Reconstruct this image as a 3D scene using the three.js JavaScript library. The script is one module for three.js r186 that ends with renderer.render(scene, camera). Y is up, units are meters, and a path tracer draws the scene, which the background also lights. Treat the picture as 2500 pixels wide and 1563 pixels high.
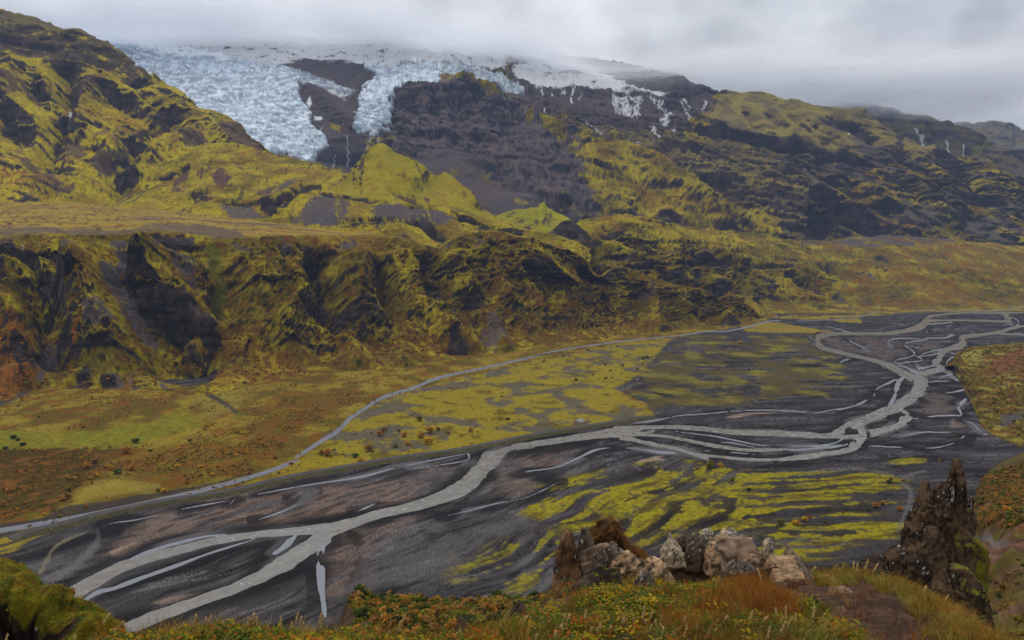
import * as THREE from 'three';
import { mergeGeometries, mergeVertices } from 'three/addons/utils/BufferGeometryUtils.js';

// ------------------------------------------------------------------ camera, sky, sun, exposure
const H = 200;                                   // eye height above the river plain
const F = 2080, CX = 1250, CY = 781.5;           // focal length and centre of the photograph, in its pixels
const PITCH = Math.atan(181.5 / F), SP = Math.sin(PITCH), CP = Math.cos(PITCH);
const scene = new THREE.Scene();
const camera = new THREE.PerspectiveCamera(2 * Math.atan(781.5 / F) * 180 / Math.PI, 1.6, 0.3, 60000);
camera.position.set(0, H, 0);
camera.rotation.set(-PITCH, 0, 0);

// noise
let seedState = 1;
const rng = (s) => { let a = s >>> 0; return () => { a = (a + 0x6D2B79F5) | 0; let t = Math.imul(a ^ (a >>> 15), 1 | a); t = (t + Math.imul(t ^ (t >>> 7), 61 | t)) ^ t; return ((t ^ (t >>> 14)) >>> 0) / 4294967296; }; };
const PERM = new Uint8Array(512), GX = new Float32Array(256), GY = new Float32Array(256), GZ = new Float32Array(256);
{
  const r = rng(7), p = Array.from({ length: 256 }, (_, i) => i);
  for (let i = 255; i > 0; i--) { const j = Math.floor(r() * (i + 1)); [p[i], p[j]] = [p[j], p[i]]; }
  for (let i = 0; i < 512; i++) PERM[i] = p[i & 255];
  for (let i = 0; i < 256; i++) {
    const z = 2 * r() - 1, a = 2 * Math.PI * r(), q = Math.sqrt(1 - z * z);
    GX[i] = q * Math.cos(a); GY[i] = q * Math.sin(a); GZ[i] = z;
  }
}
const fade = (t) => t * t * t * (t * (t * 6 - 15) + 10);
function n3(x, y, z) {
  const X = Math.floor(x), Y = Math.floor(y), Z = Math.floor(z);
  x -= X; y -= Y; z -= Z;
  const u = fade(x), v = fade(y), w = fade(z), a = X & 255, b = Y & 255, c = Z & 255;
  const A = PERM[a] + b, B = PERM[a + 1 & 255] + b, AA = PERM[A & 255] + c, AB = PERM[A + 1 & 255] + c, BA = PERM[B & 255] + c, BB = PERM[B + 1 & 255] + c;
  const g = (h, x, y, z) => { const i = PERM[h & 255]; return GX[i] * x + GY[i] * y + GZ[i] * z; };
  const l = (t, p, q) => p + t * (q - p);
  return 1.6 * l(w, l(v, l(u, g(AA, x, y, z), g(BA, x - 1, y, z)), l(u, g(AB, x, y - 1, z), g(BB, x - 1, y - 1, z))),
    l(v, l(u, g(AA + 1, x, y, z - 1), g(BA + 1, x - 1, y, z - 1)), l(u, g(AB + 1, x, y - 1, z - 1), g(BB + 1, x - 1, y - 1, z - 1))));
}
const n2 = (x, y, s = 0.37) => n3(x, y, s * 17.3 + 0.5);
function fbm2(x, y, o = 4, s = 0.1) { let a = 0.5, t = 0; for (let i = 0; i < o; i++) { t += a * n2(x, y, s + i * 0.31); x = x * 2.03 + 11.7; y = y * 2.03 - 5.3; a *= 0.5; } return t; }
function fbm3(x, y, z, o = 4) { let a = 0.5, t = 0; for (let i = 0; i < o; i++) { t += a * n3(x, y, z); x = x * 2.03 + 3.1; y = y * 2.03 - 7.7; z = z * 2.03 + 1.3; a *= 0.5; } return t; }
function ridge2(x, y, o = 3, s = 0.2) { let a = 0.55, t = 0; for (let i = 0; i < o; i++) { t += a * (1 - 2 * Math.abs(n2(x, y, s + i * 0.4))); x = x * 2.1 + 4.2; y = y * 2.1 + 9.1; a *= 0.48; } return t; }
function crag3(x, y, z, o = 4) { let a = 0.5, t = 0; for (let i = 0; i < o; i++) { t += a * (1 - 2.6 * Math.abs(n3(x, y, z))); x = x * 2.07 + 5.1; y = y * 2.07 - 3.7; z = z * 2.07 + 8.3; a *= 0.52; } return t; }
const sstep = (a, b, x) => { const t = Math.min(1, Math.max(0, (x - a) / (b - a))); return t * t * (3 - 2 * t); };
const clamp = (x, a, b) => Math.min(b, Math.max(a, x));
const mix = (a, b, t) => a + (b - a) * t;
const s2l = (c) => { c /= 255; return c <= 0.04045 ? c / 12.92 : ((c + 0.055) / 1.055) ** 2.4; };
const C = (r, g, b, k = 1) => [s2l(r) * k, s2l(g) * k, s2l(b) * k];
const tone = (c, f) => [c[0] * f, c[1] * f, c[2] * f];
const cmix = (a, b, t) => [a[0] + (b[0] - a[0]) * t, a[1] + (b[1] - a[1]) * t, a[2] + (b[2] - a[2]) * t];

{ // overcast sky: brighter towards the zenith, with soft cloud structure
  const w = 1536, h = 768, data = new Float32Array(w * h * 4);
  for (let j = 0; j < h; j++) {
    const el = (j + 0.5) / h * Math.PI - Math.PI / 2, sy = Math.sin(el), cy = Math.cos(el);
    for (let i = 0; i < w; i++) {
      const az = ((i + 0.5) / w - 0.5) * 2 * Math.PI, dx = cy * Math.cos(az), dz = cy * Math.sin(az);
      const y = Math.max(0, sy);
      let L = 1.34 * (1 + 1.8 * y) / 2.8;
      const q = 1 / (y + 0.12), X = dx * q, Z = dz * q;      // cloud deck seen from below
      const big = fbm2(X * 0.55 + 3.1, Z * 0.9 + 1.7, 5, 0.3), fine = fbm2(X * 1.6 + 9, Z * 2.6 + 4, 4, 0.8);
      const puff = fbm3(dx * 5 + 2, sy * 7.5 + 1, dz * 5, 5);
      const puff2 = fbm3(dx * 12 + 7, sy * 17 + 3, dz * 12, 4);
      L *= 1.08 + 0.34 * big + 0.2 * fine + 0.9 * puff + 0.34 * puff2;
      L *= 1 + 0.16 * Math.exp(-((y - 0.17) ** 2) / 0.01) * sstep(0.2, -0.9, dx);
      const o = (j * w + i) * 4, cool = clamp(0.5 - 1.1 * puff, 0, 1);
      const ground = sy < 0 ? mix(1, 0.3, sstep(0, -0.25, sy)) : 1;
      data[o] = L * ground * (0.955 - 0.035 * cool); data[o + 1] = L * ground * (0.985 - 0.015 * cool); data[o + 2] = L * ground * (1.03 + 0.02 * cool); data[o + 3] = 1;
    }
  }
  const tex = new THREE.DataTexture(data, w, h, THREE.RGBAFormat, THREE.FloatType);
  tex.mapping = THREE.EquirectangularReflectionMapping; tex.magFilter = THREE.LinearFilter; tex.minFilter = THREE.LinearFilter; tex.needsUpdate = true;
  scene.background = tex; scene.environment = tex;
}
const sun = new THREE.DirectionalLight(0xfff4e6, 1.3);       // the sun behind thick cloud, ahead of the camera
sun.position.set(-1500, 5200, -3000); sun.target.position.set(0, 0, -1500);
sun.castShadow = true; sun.shadow.radius = 30; sun.shadow.mapSize.set(2048, 2048);
Object.assign(sun.shadow.camera, { left: -5000, right: 5000, top: 5000, bottom: -5000, near: 100, far: 14000 });
scene.add(sun, sun.target);
scene.fog = new THREE.FogExp2(new THREE.Color().setRGB(0.47, 0.63, 1.0), 3.0e-5);

const renderer = new THREE.WebGLRenderer({ antialias: true });
renderer.toneMapping = THREE.LinearToneMapping;
renderer.toneMappingExposure = 0.93;
renderer.shadowMap.enabled = true;

// ------------------------------------------------------------------ helpers
const names = {};
const numbered = (n) => { const k = names[n] = (names[n] ?? -1) + 1; return k ? `${n}_${String(k).padStart(3, '0')}` : n; };
function put(name, o, data, parent) {
  o.name = parent ? name : numbered(name); o.userData = { ...data };
  o.traverse((m) => { if (m.isMesh) { m.castShadow = true; m.receiveShadow = true; } });
  (parent || scene).add(o); return o;
}
const thing = (label, category, group) => group ? { label, category, group } : { label, category };
const structure = (label) => ({ kind: 'structure', label });
const part = (name, geo, mat, parent) => put(name, new THREE.Mesh(geo, mat), {}, parent);

// pixel of the photograph -> slopes of its ray per metre of depth
function ray(px, py) { const xc = (px - CX) / F, yc = (CY - py) / F, w = yc * SP + CP; return [xc / w, (yc * CP - SP) / w]; }
const at = (px, py, D) => { const [u, t] = ray(px, py); return [u * D, H + t * D, -D]; };
const groundD = (px, py) => -H / ray(px, py)[1];
function onPlain(px, py) { const D = groundD(px, py); return [ray(px, py)[0] * D, D]; }          // (x, depth) on the river plain
const tile = (x0, y0, s) => (l) => l.map(([x, y, w, ...r]) => w === undefined ? [x0 + x * s, y0 + y * s] : [x0 + x * s, y0 + y * s, w * s, ...r]);
const T1 = tile(1900, 740, 0.248), T2 = tile(1300, 740, 0.248), T3 = tile(700, 1000, 0.3307), T4 = tile(0, 1063, 0.3307);
const TA = tile(0, 500, 0.3307), T5 = tile(700, 450, 0.3307), T6 = tile(1400, 450, 0.3307), T7 = tile(1700, 150, 0.3307), T8 = tile(0, 0, 0.3307), T9 = tile(500, 80, 0.3307), T10 = tile(1100, 100, 0.3307);
const Q3 = tile(0, 782, 0.5168), Q4 = tile(1250, 782, 0.5168);

function pchip(xs, ys) {
  const n = xs.length, d = [], m = new Array(n).fill(0);
  for (let i = 0; i < n - 1; i++) d.push((ys[i + 1] - ys[i]) / (xs[i + 1] - xs[i] || 1e-9));
  for (let i = 1; i < n - 1; i++) m[i] = d[i - 1] * d[i] <= 0 ? 0 : 2 * d[i - 1] * d[i] / (d[i - 1] + d[i]);
  m[0] = d[0] || 0; m[n - 1] = d[n - 2] || 0;
  return (x) => {
    if (x <= xs[0]) return ys[0]; if (x >= xs[n - 1]) return ys[n - 1];
    let lo = 0, hi = n - 1; while (hi - lo > 1) { const k = (lo + hi) >> 1; xs[k] <= x ? lo = k : hi = k; }
    const h = xs[hi] - xs[lo], t = (x - xs[lo]) / h, t2 = t * t, t3 = t2 * t;
    return (2 * t3 - 3 * t2 + 1) * ys[lo] + (t3 - 2 * t2 + t) * h * m[lo] + (3 * t2 - 2 * t3) * ys[hi] + (t3 - t2) * h * m[hi];
  };
}
// signed distance to a polygon of flat numbers [x0, y0, x1, y1 ...], inside negative
function polySD(p, x, y) {
  let d = 1e18, inside = false; const n = p.length;
  for (let i = 0, j = n - 2; i < n; j = i, i += 2) {
    const ax = p[j], ay = p[j + 1], bx = p[i], by = p[i + 1], ex = bx - ax, ey = by - ay, wx = x - ax, wy = y - ay;
    const t = clamp((wx * ex + wy * ey) / (ex * ex + ey * ey || 1e-9), 0, 1), qx = wx - ex * t, qy = wy - ey * t;
    d = Math.min(d, qx * qx + qy * qy);
    if ((ay > y) !== (by > y) && x < (bx - ax) * (y - ay) / (by - ay) + ax) inside = !inside;
  }
  return (inside ? -1 : 1) * Math.sqrt(d);
}
// a line with widths -> outline
function outline(pts) {
  const L = [], R = [], n = pts.length;
  const dense = [];
  for (let i = 0; i < n - 1; i++) {   // Catmull-Rom
    const p0 = pts[Math.max(0, i - 1)], p1 = pts[i], p2 = pts[i + 1], p3 = pts[Math.min(n - 1, i + 2)], k = Math.max(2, Math.min(8, Math.round(Math.hypot(p2[0] - p1[0], p2[1] - p1[1]) / 9)));
    for (let j = 0; j < k; j++) { const t = j / k, q = (c) => 0.5 * (2 * p1[c] + (p2[c] - p0[c]) * t + (2 * p0[c] - 5 * p1[c] + 4 * p2[c] - p3[c]) * t * t + (3 * p1[c] - p0[c] - 3 * p2[c] + p3[c]) * t * t * t); dense.push([q(0), q(1), mix(p1[2], p2[2], t)]); }
  }
  dense.push(pts[n - 1]);
  for (let i = 0; i < dense.length; i++) {
    const a = dense[Math.max(0, i - 1)], b = dense[Math.min(dense.length - 1, i + 1)], dx = b[0] - a[0], dy = b[1] - a[1], l = Math.hypot(dx, dy) || 1, w = dense[i][2] / 2 * (dense.wob ? 1 : 1);
    L.push([dense[i][0] - dy / l * w, dense[i][1] + dx / l * w]); R.push([dense[i][0] + dy / l * w, dense[i][1] - dx / l * w]);
  }
  return { poly: [...L, ...R.slice().reverse()], L, R, dense };
}
function gridMesh(P, nu, nv, col, pick, mat) {       // triangles of the cells that pick() accepts
  const idx = [], map = new Int32Array(nu * nv).fill(-1), keep = [];
  const id = (k) => { if (map[k] < 0) { map[k] = keep.length; keep.push(k); } return map[k]; };
  for (let v = 0; v < nv - 1; v++) for (let u = 0; u < nu - 1; u++) {
    const a = v * nu + u;
    if (pick && !pick(a, u, v)) continue;
    const b = a + 1, c = a + nu, d = c + 1;
    const A = id(a), B = id(b), Cc = id(c), Dd = id(d);
    if ((u + v) & 1) idx.push(A, B, Cc, B, Dd, Cc); else idx.push(A, B, Dd, A, Dd, Cc);
  }
  const n = keep.length, pos = new Float32Array(n * 3), nor = new Float32Array(n * 3), co = col ? new Float32Array(n * 3) : null;
  for (let i = 0; i < n; i++) for (let k = 0; k < 3; k++) { pos[i * 3 + k] = P.pos[keep[i] * 3 + k]; nor[i * 3 + k] = P.nor[keep[i] * 3 + k]; if (co) co[i * 3 + k] = col[keep[i] * 3 + k]; }
  const g = new THREE.BufferGeometry();
  g.setAttribute('position', new THREE.BufferAttribute(pos, 3)); g.setAttribute('normal', new THREE.BufferAttribute(nor, 3));
  if (co) g.setAttribute('color', new THREE.BufferAttribute(co, 3));
  g.setIndex(new THREE.BufferAttribute(new Uint32Array(idx), 1));
  return new THREE.Mesh(g, mat);
}
function gridNormals(pos, nu, nv) {
  const nor = new Float32Array(nu * nv * 3);
  for (let v = 0; v < nv; v++) for (let u = 0; u < nu; u++) {
    const a = (v * nu + Math.max(0, u - 1)) * 3, b = (v * nu + Math.min(nu - 1, u + 1)) * 3, c = (Math.max(0, v - 1) * nu + u) * 3, d = (Math.min(nv - 1, v + 1) * nu + u) * 3;
    const ux = pos[b] - pos[a], uy = pos[b + 1] - pos[a + 1], uz = pos[b + 2] - pos[a + 2], vx = pos[d] - pos[c], vy = pos[d + 1] - pos[c + 1], vz = pos[d + 2] - pos[c + 2];
    let x = uy * vz - uz * vy, y = uz * vx - ux * vz, z = ux * vy - uy * vx; const l = Math.hypot(x, y, z) || 1, o = (v * nu + u) * 3;
    nor[o] = x / l; nor[o + 1] = y / l; nor[o + 2] = z / l;
  }
  return nor;
}
const matGround = new THREE.MeshPhysicalMaterial({ vertexColors: true, roughness: 1, specularIntensity: 0.12, color: new THREE.Color().setRGB(0.74, 0.72, 0.70) });
const matIce = new THREE.MeshStandardMaterial({ vertexColors: true, roughness: 0.7 });

// ------------------------------------------------------------------ a hillside between curves; each curve is [pixel x, pixel y, depth] points
const ROAD_CLEAR = [];
function hill({ x0, x1, step = 2, curves, relief = [], noise, edgeCap }) {
  const u0 = (x0 - CX) / F, u1 = (x1 - CX) / F, nu = Math.round((x1 - x0) / step) + 1;
  const cs = curves.map((c) => {
    const q = c.p.map(([px, py, D]) => { const [u, t] = ray(px, py); return [u, t, D === undefined ? -H / t : D]; }).sort((a, b) => a[0] - b[0]);
    const us = q.map((e) => e[0]);
    return { h: pchip(us, q.map((e) => H + e[1] * e[2])), D: pchip(us, q.map((e) => e[2])), t: pchip(us, q.map((e) => e[1])) };
  });
  const rows = [];
  for (let i = 0; i < curves.length - 1; i++) for (let j = 0; j < curves[i].n; j++) rows.push([i, j / curves[i].n]);
  rows.push([curves.length - 2, 1]);
  const nv = rows.length, N = nu * nv, nom = new Float32Array(N * 3);
  for (let iu = 0; iu < nu; iu++) {
    const u = u0 + (u1 - u0) * iu / (nu - 1), cD = cs.map((c) => c.D(u)), ch = cs.map((c, i) => H + c.t(u) * cD[i]);
    for (let iv = 0; iv < nv; iv++) {
      const [i, s] = rows[iv], D = mix(cD[i], cD[i + 1], s), h = mix(ch[i], ch[i + 1], Math.pow(s, curves[i].k ?? 1)), o = (iv * nu + iu) * 3;
      nom[o] = u * D; nom[o + 1] = h; nom[o + 2] = -D;
    }
  }
  // smoothed normals of the plain slope
  const nn = new Float32Array(N * 3);
  for (let v = 0; v < nv; v++) for (let u = 0; u < nu; u++) {
    const R = 7, a = (v * nu + Math.max(0, u - R * 2)) * 3, b = (v * nu + Math.min(nu - 1, u + R * 2)) * 3, c = (Math.max(0, v - R) * nu + u) * 3, d = (Math.min(nv - 1, v + R) * nu + u) * 3;
    const ux = nom[b] - nom[a], uy = nom[b + 1] - nom[a + 1], uz = nom[b + 2] - nom[a + 2], vx = nom[d] - nom[c], vy = nom[d + 1] - nom[c + 1], vz = nom[d + 2] - nom[c + 2];
    let x = uy * vz - uz * vy, y = uz * vx - ux * vz, z = ux * vy - uy * vx; const l = Math.hypot(x, y, z) || 1, o = (v * nu + u) * 3;
    nn[o] = x / l; nn[o + 1] = y / l; nn[o + 2] = z / l;
  }
  const lift = (px, py) => {       // the point of the slope that the photograph shows at this pixel: grid column and row
    const [u, t] = ray(px, py), fu = clamp((u - u0) / (u1 - u0) * (nu - 1), 0, nu - 1), iu = Math.round(fu);
    let iv = nv - 1;
    for (let v = 0; v < nv; v++) { const o = (v * nu + iu) * 3; if ((nom[o + 1] - H) / -nom[o + 2] >= t) { iv = v; if (v > 0) { const p = o - nu * 3, a = (nom[p + 1] - H) / -nom[p + 2], b = (nom[o + 1] - H) / -nom[o + 2]; iv = v - 1 + clamp((t - a) / (b - a || 1), 0, 1); } break; } }
    return [fu, iv];
  };
  const point = (fu, fv, src = nom) => { const a = Math.min(nu - 2, Math.floor(fu)), b = Math.min(nv - 2, Math.floor(fv)), s = fu - a, t = fv - b, r = []; for (let k = 0; k < 3; k++) { const q = (v, u) => src[(v * nu + u) * 3 + k]; r.push(mix(mix(q(b, a), q(b, a + 1), s), mix(q(b + 1, a), q(b + 1, a + 1), s), t)); } return r; };
  const disp = new Float32Array(N);
  const near = (pts, r, fn) => {       // fn(vertex, distance) for vertices closer than r to a line in space
    const L = pts.map(([x, y]) => lift(x, y)), W = L.map(([a, b]) => point(a, b)), best = new Map();
    for (let s = 0; s < L.length - 1; s++) {
      const A = W[s], B = W[s + 1], cw = Math.max(0.3, Math.min(-A[2], -B[2]) * (u1 - u0) / (nu - 1)), m = Math.ceil(r / cw) + 1;
      const ua = Math.max(0, Math.floor(Math.min(L[s][0], L[s + 1][0])) - m), ub = Math.min(nu - 1, Math.ceil(Math.max(L[s][0], L[s + 1][0])) + m);
      const ex = B[0] - A[0], ey = B[1] - A[1], ez = B[2] - A[2], ll = ex * ex + ey * ey + ez * ez || 1;
      for (let v = 0; v < nv; v++) for (let u = ua; u <= ub; u++) {
        const k = v * nu + u, o = k * 3, wx = nom[o] - A[0], wy = nom[o + 1] - A[1], wz = nom[o + 2] - A[2], t = clamp((wx * ex + wy * ey + wz * ez) / ll, 0, 1);
        const d = Math.hypot(wx - ex * t, wy - ey * t, wz - ez * t);
        if (d < r && d < (best.get(k) ?? 1e9)) best.set(k, d);
      }
    }
    best.forEach((d, k) => fn(k, d));
  };
  for (const f of relief) near(f.p, f.r * 2.2, (k, d) => { disp[k] += f.a * (f.sharp ? Math.max(0, 1 - d / (f.r * 1.6)) : Math.exp(-((d / f.r) ** 2))); });
  const pos = new Float32Array(N * 3);
  for (let k = 0; k < N; k++) {
    const o = k * 3, v = Math.floor(k / nu), edge = Math.min(1, v / 3, (nv - 1 - v) / 3 + 0.6);
    const d = (disp[k] * (edgeCap ? 1 - 0.95 * sstep(edgeCap[0], edgeCap[1], v / (nv - 1)) : 1) + noise(nom[o], nom[o + 1], -nom[o + 2], nn[o + 1], v / (nv - 1), k)) * edge;
    pos[o] = nom[o] + nn[o] * d; pos[o + 1] = nom[o + 1] + nn[o + 1] * d; pos[o + 2] = nom[o + 2] + nn[o + 2] * d;
  }
  const nor = gridNormals(pos, nu, nv);
  const masks = (poly, rag = 0, freq = 0.05) => {       // 1 inside a patch of the slope, with a ragged outline
    const q = poly.flatMap(([x, y]) => lift(x, y)), m = new Float32Array(N), ks = q.filter((_, i) => i % 2 === 0), vs = q.filter((_, i) => i % 2);
    const ua = Math.max(0, Math.floor(Math.min(...ks)) - 12), ub = Math.min(nu - 1, Math.ceil(Math.max(...ks)) + 12), va = Math.max(0, Math.floor(Math.min(...vs)) - 12), vb = Math.min(nv - 1, Math.ceil(Math.max(...vs)) + 12);
    for (let v = va; v <= vb; v++) for (let u = ua; u <= ub; u++) { const k = v * nu + u, o = k * 3; m[k] = sstep(1, -1, polySD(q, u, v) + rag * fbm3(nom[o] * freq, nom[o + 1] * freq, nom[o + 2] * freq, 4) * 2); }
    return m;
  };
  const line = (pts, r, rag = 0.5) => { const m = new Float32Array(N); near(pts, r * 1.6, (k, d) => { const o = k * 3; m[k] = Math.max(m[k], sstep(r, r * 0.6, d + r * rag * n3(nom[o] * 0.09, nom[o + 1] * 0.09, nom[o + 2] * 0.09))); }); return m; };
  return { nu, nv, N, nom, pos, nor, lift, point, masks, line, near, slopeAt: (px, py) => { const [a, b] = lift(px, py); return [point(a, b, pos), point(a, b, nor)]; } };
}
function paint(S, fn) {
  const col = new Float32Array(S.N * 3);
  for (let k = 0; k < S.N; k++) { const o = k * 3, c = fn(k, S.pos[o], S.pos[o + 1], -S.pos[o + 2], S.nor[o + 1]); col[o] = Math.max(0.004, c[0]); col[o + 1] = Math.max(0.004, c[1]); col[o + 2] = Math.max(0.004, c[2]); }
  return col;
}

// ------------------------------------------------------------------ the river plain
const CHANNELS = [   // braided water, [x, y, width] along each channel
  // the main river upstream of the bank
  ...[[[2419, 92, 8], [2200, 97, 8], [1800, 95, 8], [1600, 115, 12], [1470, 140, 30], [1460, 180, 60], [1400, 230, 70], [1300, 260, 50], [1150, 290, 36], [1000, 300, 30], [800, 298, 28], [600, 300, 30], [430, 318, 50], [390, 360, 60], [410, 420, 55], [500, 460, 40], [650, 495, 38], [850, 540, 38], [1000, 580, 42], [1150, 640, 60], [1230, 690, 70], [1330, 740, 80]],
    [[2210, 95, 30], [2260, 140, 40], [2280, 172, 35], [2180, 178, 20], [2000, 172, 14], [1800, 168, 14], [1600, 170, 16], [1460, 178, 24]],
    [[2500, 215, 12], [2419, 225, 12], [2330, 240, 30], [2250, 260, 30], [2150, 290, 28], [2000, 310, 26], [1880, 325, 40], [1810, 340, 50], [1820, 390, 80], [1800, 420, 70], [1720, 440, 50], [1640, 465, 50], [1610, 500, 50], [1580, 560, 55], [1540, 585, 45], [1570, 610, 35], [1640, 650, 40]],
    [[2500, 310, 10], [2419, 310, 10], [2200, 302, 12], [2100, 295, 14]],
    [[1660, 645, 40], [1550, 670, 30], [1450, 690, 50], [1400, 720, 110], [1405, 770, 140], [1400, 825, 130], [1340, 905, 110], [1250, 970, 110], [1150, 1030, 100], [1040, 1075, 95], [900, 1130, 90], [780, 1180, 90], [690, 1214, 80], [625, 1256, 76], [560, 1284, 64], [300, 1295, 52], [0, 1277, 50], [-60, 1275, 50]],
    [[840, 1190, 70], [810, 1240, 80], [840, 1290, 90], [790, 1350, 100], [740, 1420, 70], [600, 1462, 50], [400, 1485, 42], [200, 1515, 36], [0, 1545, 34]],
    [[870, 1300, 80], [740, 1314, 44], [640, 1314, 44], [520, 1302, 54], [300, 1297, 54]], [[900, 1295, 70], [830, 1300, 90], [950, 1275, 70], [1080, 1230, 60], [1220, 1170, 80], [1280, 1115, 80], [1262, 1084, 40], [1225, 1056, 34]],
    [[1640, 650, 40], [1700, 700, 40], [1730, 745, 18], [1800, 770, 11], [1900, 790, 7]]].map(T1),
  ...[[[2460, 1278, 52], [1990, 1270, 50], [1700, 1238, 45], [1450, 1220, 40], [1200, 1222, 40], [930, 1240, 70], [800, 1260, 100]],
    [[1200, 1235, 60], [930, 1262, 112], [700, 1285, 85], [400, 1328, 60], [0, 1389, 58], [-200, 1415, 58]],
    [[2460, 1440, 28], [2150, 1445, 26], [1900, 1420, 36], [1700, 1385, 36], [1400, 1325, 28], [1200, 1300, 24], [1000, 1295, 30], [880, 1285, 60]],
    [[1740, 1535, 36], [1600, 1490, 36], [1450, 1440, 34], [1200, 1390, 32], [1000, 1345, 34], [860, 1315, 60]]].map(T2),
  Q4([[640, 575, 14], [740, 600, 13], [870, 630, 13], [1000, 645, 13], [1150, 658, 14], [1300, 655, 15], [1450, 640, 17]]),
].map((p) => ({ p, main: true }));
CHANNELS.push(...[
  [[1250, 720, 50], [1190, 770, 70], [1165, 850, 60], [1145, 920, 50], [1120, 970, 50], [1080, 1030, 60]],
  [[1330, 1010, 16], [1350, 1050, 12]], [[1310, 1140, 20], [1400, 1130, 14], [1550, 1110, 14], [1700, 1103, 14], [1800, 1105, 16], [1795, 1070, 30], [1775, 1030, 30], [1810, 980, 50], [1850, 940, 40], [1850, 910, 30], [1930, 880, 30], [1970, 850, 25], [1980, 840, 10]],
  [[1970, 870, 12], [2030, 890, 12], [2050, 930, 16], [2080, 960, 18]],
  [[1170, 745, 10], [1100, 780, 32], [1020, 815, 28], [975, 842, 16], [955, 870, 14], [940, 940, 12]], [[905, 930, 26], [830, 980, 25], [760, 1010, 16], [650, 1040, 9], [500, 1080, 8]],
  [[880, 945, 8], [700, 1022, 11], [550, 1045, 8], [400, 1076, 14], [300, 1075, 10], [150, 1062, 9], [0, 1055, 9], [-60, 1054, 9]],
  [[280, 315, 12], [330, 345, 14], [370, 375, 20]],
  [[1150, 570, 8], [1190, 550, 14], [1300, 530, 12], [1340, 500, 14], [1330, 470, 12], [1270, 430, 10], [1250, 400, 10], [1300, 380, 12], [1420, 365, 14], [1480, 345, 12], [1650, 340, 11], [1700, 320, 28], [1740, 310, 8]],
  [[1330, 455, 11], [1390, 420, 11]], [[1150, 575, 9], [1200, 612, 13], [1280, 640, 14], [1330, 668, 36], [1390, 695, 50]],
  [[1340, 510, 11], [1400, 540, 18], [1420, 560, 15], [1380, 572, 8], [1250, 582, 9], [1190, 600, 10]], [[1390, 525, 13], [1450, 490, 15], [1560, 460, 12], [1640, 455, 10]], [[1400, 525, 9], [1540, 505, 11], [1580, 490, 10], [1580, 462, 10]],
  [[1370, 630, 36], [1430, 640, 36], [1530, 612, 12]], [[1370, 600, 10], [1390, 670, 36]], [[1450, 660, 8], [1560, 642, 8], [1620, 636, 8]],
  [[1120, 455, 18], [1100, 410, 16], [1080, 375, 11], [1180, 347, 9], [1400, 350, 6]], [[880, 475, 18], [860, 450, 15], [790, 410, 13], [720, 380, 6], [690, 340, 6]],
  [[1430, 255, 13], [1480, 292, 16]], [[1660, 240, 13], [1720, 190, 10], [1600, 200, 8], [1480, 206, 12]], [[1690, 225, 8], [1770, 260, 6]],
  [[1480, 780, 15], [1560, 766, 10], [1680, 771, 8]], [[1580, 745, 8], [1640, 717, 13], [1700, 706, 9]], [[1650, 885, 8], [1750, 870, 12], [1830, 850, 19], [1900, 830, 18], [1860, 800, 14], [1840, 785, 8]],
  [[1690, 480, 13], [1760, 512, 15], [1700, 542, 22], [1660, 582, 24], [1680, 640, 28]], [[2280, 140, 11], [2350, 160, 15], [2370, 200, 13], [2330, 235, 12]], [[2330, 212, 9], [2250, 206, 11], [2220, 225, 6]],
  [[1850, 1155, 15], [1920, 1190, 19], [1980, 1250, 13], [2010, 1262, 6]], [[2010, 1290, 12], [2040, 1290, 26], [2062, 1284, 10]],
  [[1840, 1300, 12], [1790, 1340, 9], [1700, 1387, 11], [1550, 1421, 13], [1350, 1426, 9], [1150, 1416, 9], [950, 1406, 6], [840, 1400, 6]], [[1180, 1312, 7], [1300, 1287, 11], [1450, 1266, 12], [1600, 1271, 11], [1780, 1276, 9]],
  [[600, 592, 18], [650, 562, 20], [715, 545, 12]], [[1020, 610, 9], [1040, 642, 18]], [[450, 222, 5], [600, 257, 5], [720, 290, 5]],
  [[0, 1400, 12], [250, 1405, 13], [450, 1395, 15], [580, 1368, 18], [640, 1330, 40]], [[0, 1432, 22], [200, 1442, 26], [380, 1425, 26], [560, 1410, 28], [690, 1385, 38]],
].map((p) => ({ p: T1(p) })));
CHANNELS.push(...[
  [[2460, 1054, 9], [2250, 1053, 10], [2000, 1060, 10], [1800, 1080, 10], [1600, 1095, 13], [1450, 1105, 13], [1350, 1125, 13], [1200, 1155, 16], [1050, 1175, 15], [930, 1198, 14]],
  [[1370, 1255, 9], [1600, 1285, 10], [1800, 1310, 13], [2000, 1350, 16], [2200, 1390, 16], [2350, 1400, 8]], [[1520, 1362, 16], [1600, 1376, 14]], [[1830, 1375, 13], [1950, 1372, 18], [2100, 1400, 13], [2200, 1420, 11]],
  [[490, 1508, 28], [580, 1460, 42], [700, 1427, 18], [900, 1421, 13], [1100, 1441, 13], [1250, 1465, 36], [1380, 1471, 28], [1435, 1476, 4]], [[1700, 1450, 9], [2000, 1470, 9], [2200, 1490, 8]],
  [[1000, 752, 5], [1030, 745, 9], [1055, 740, 4]],
].map((p) => ({ p: T2(p) })));
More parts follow.
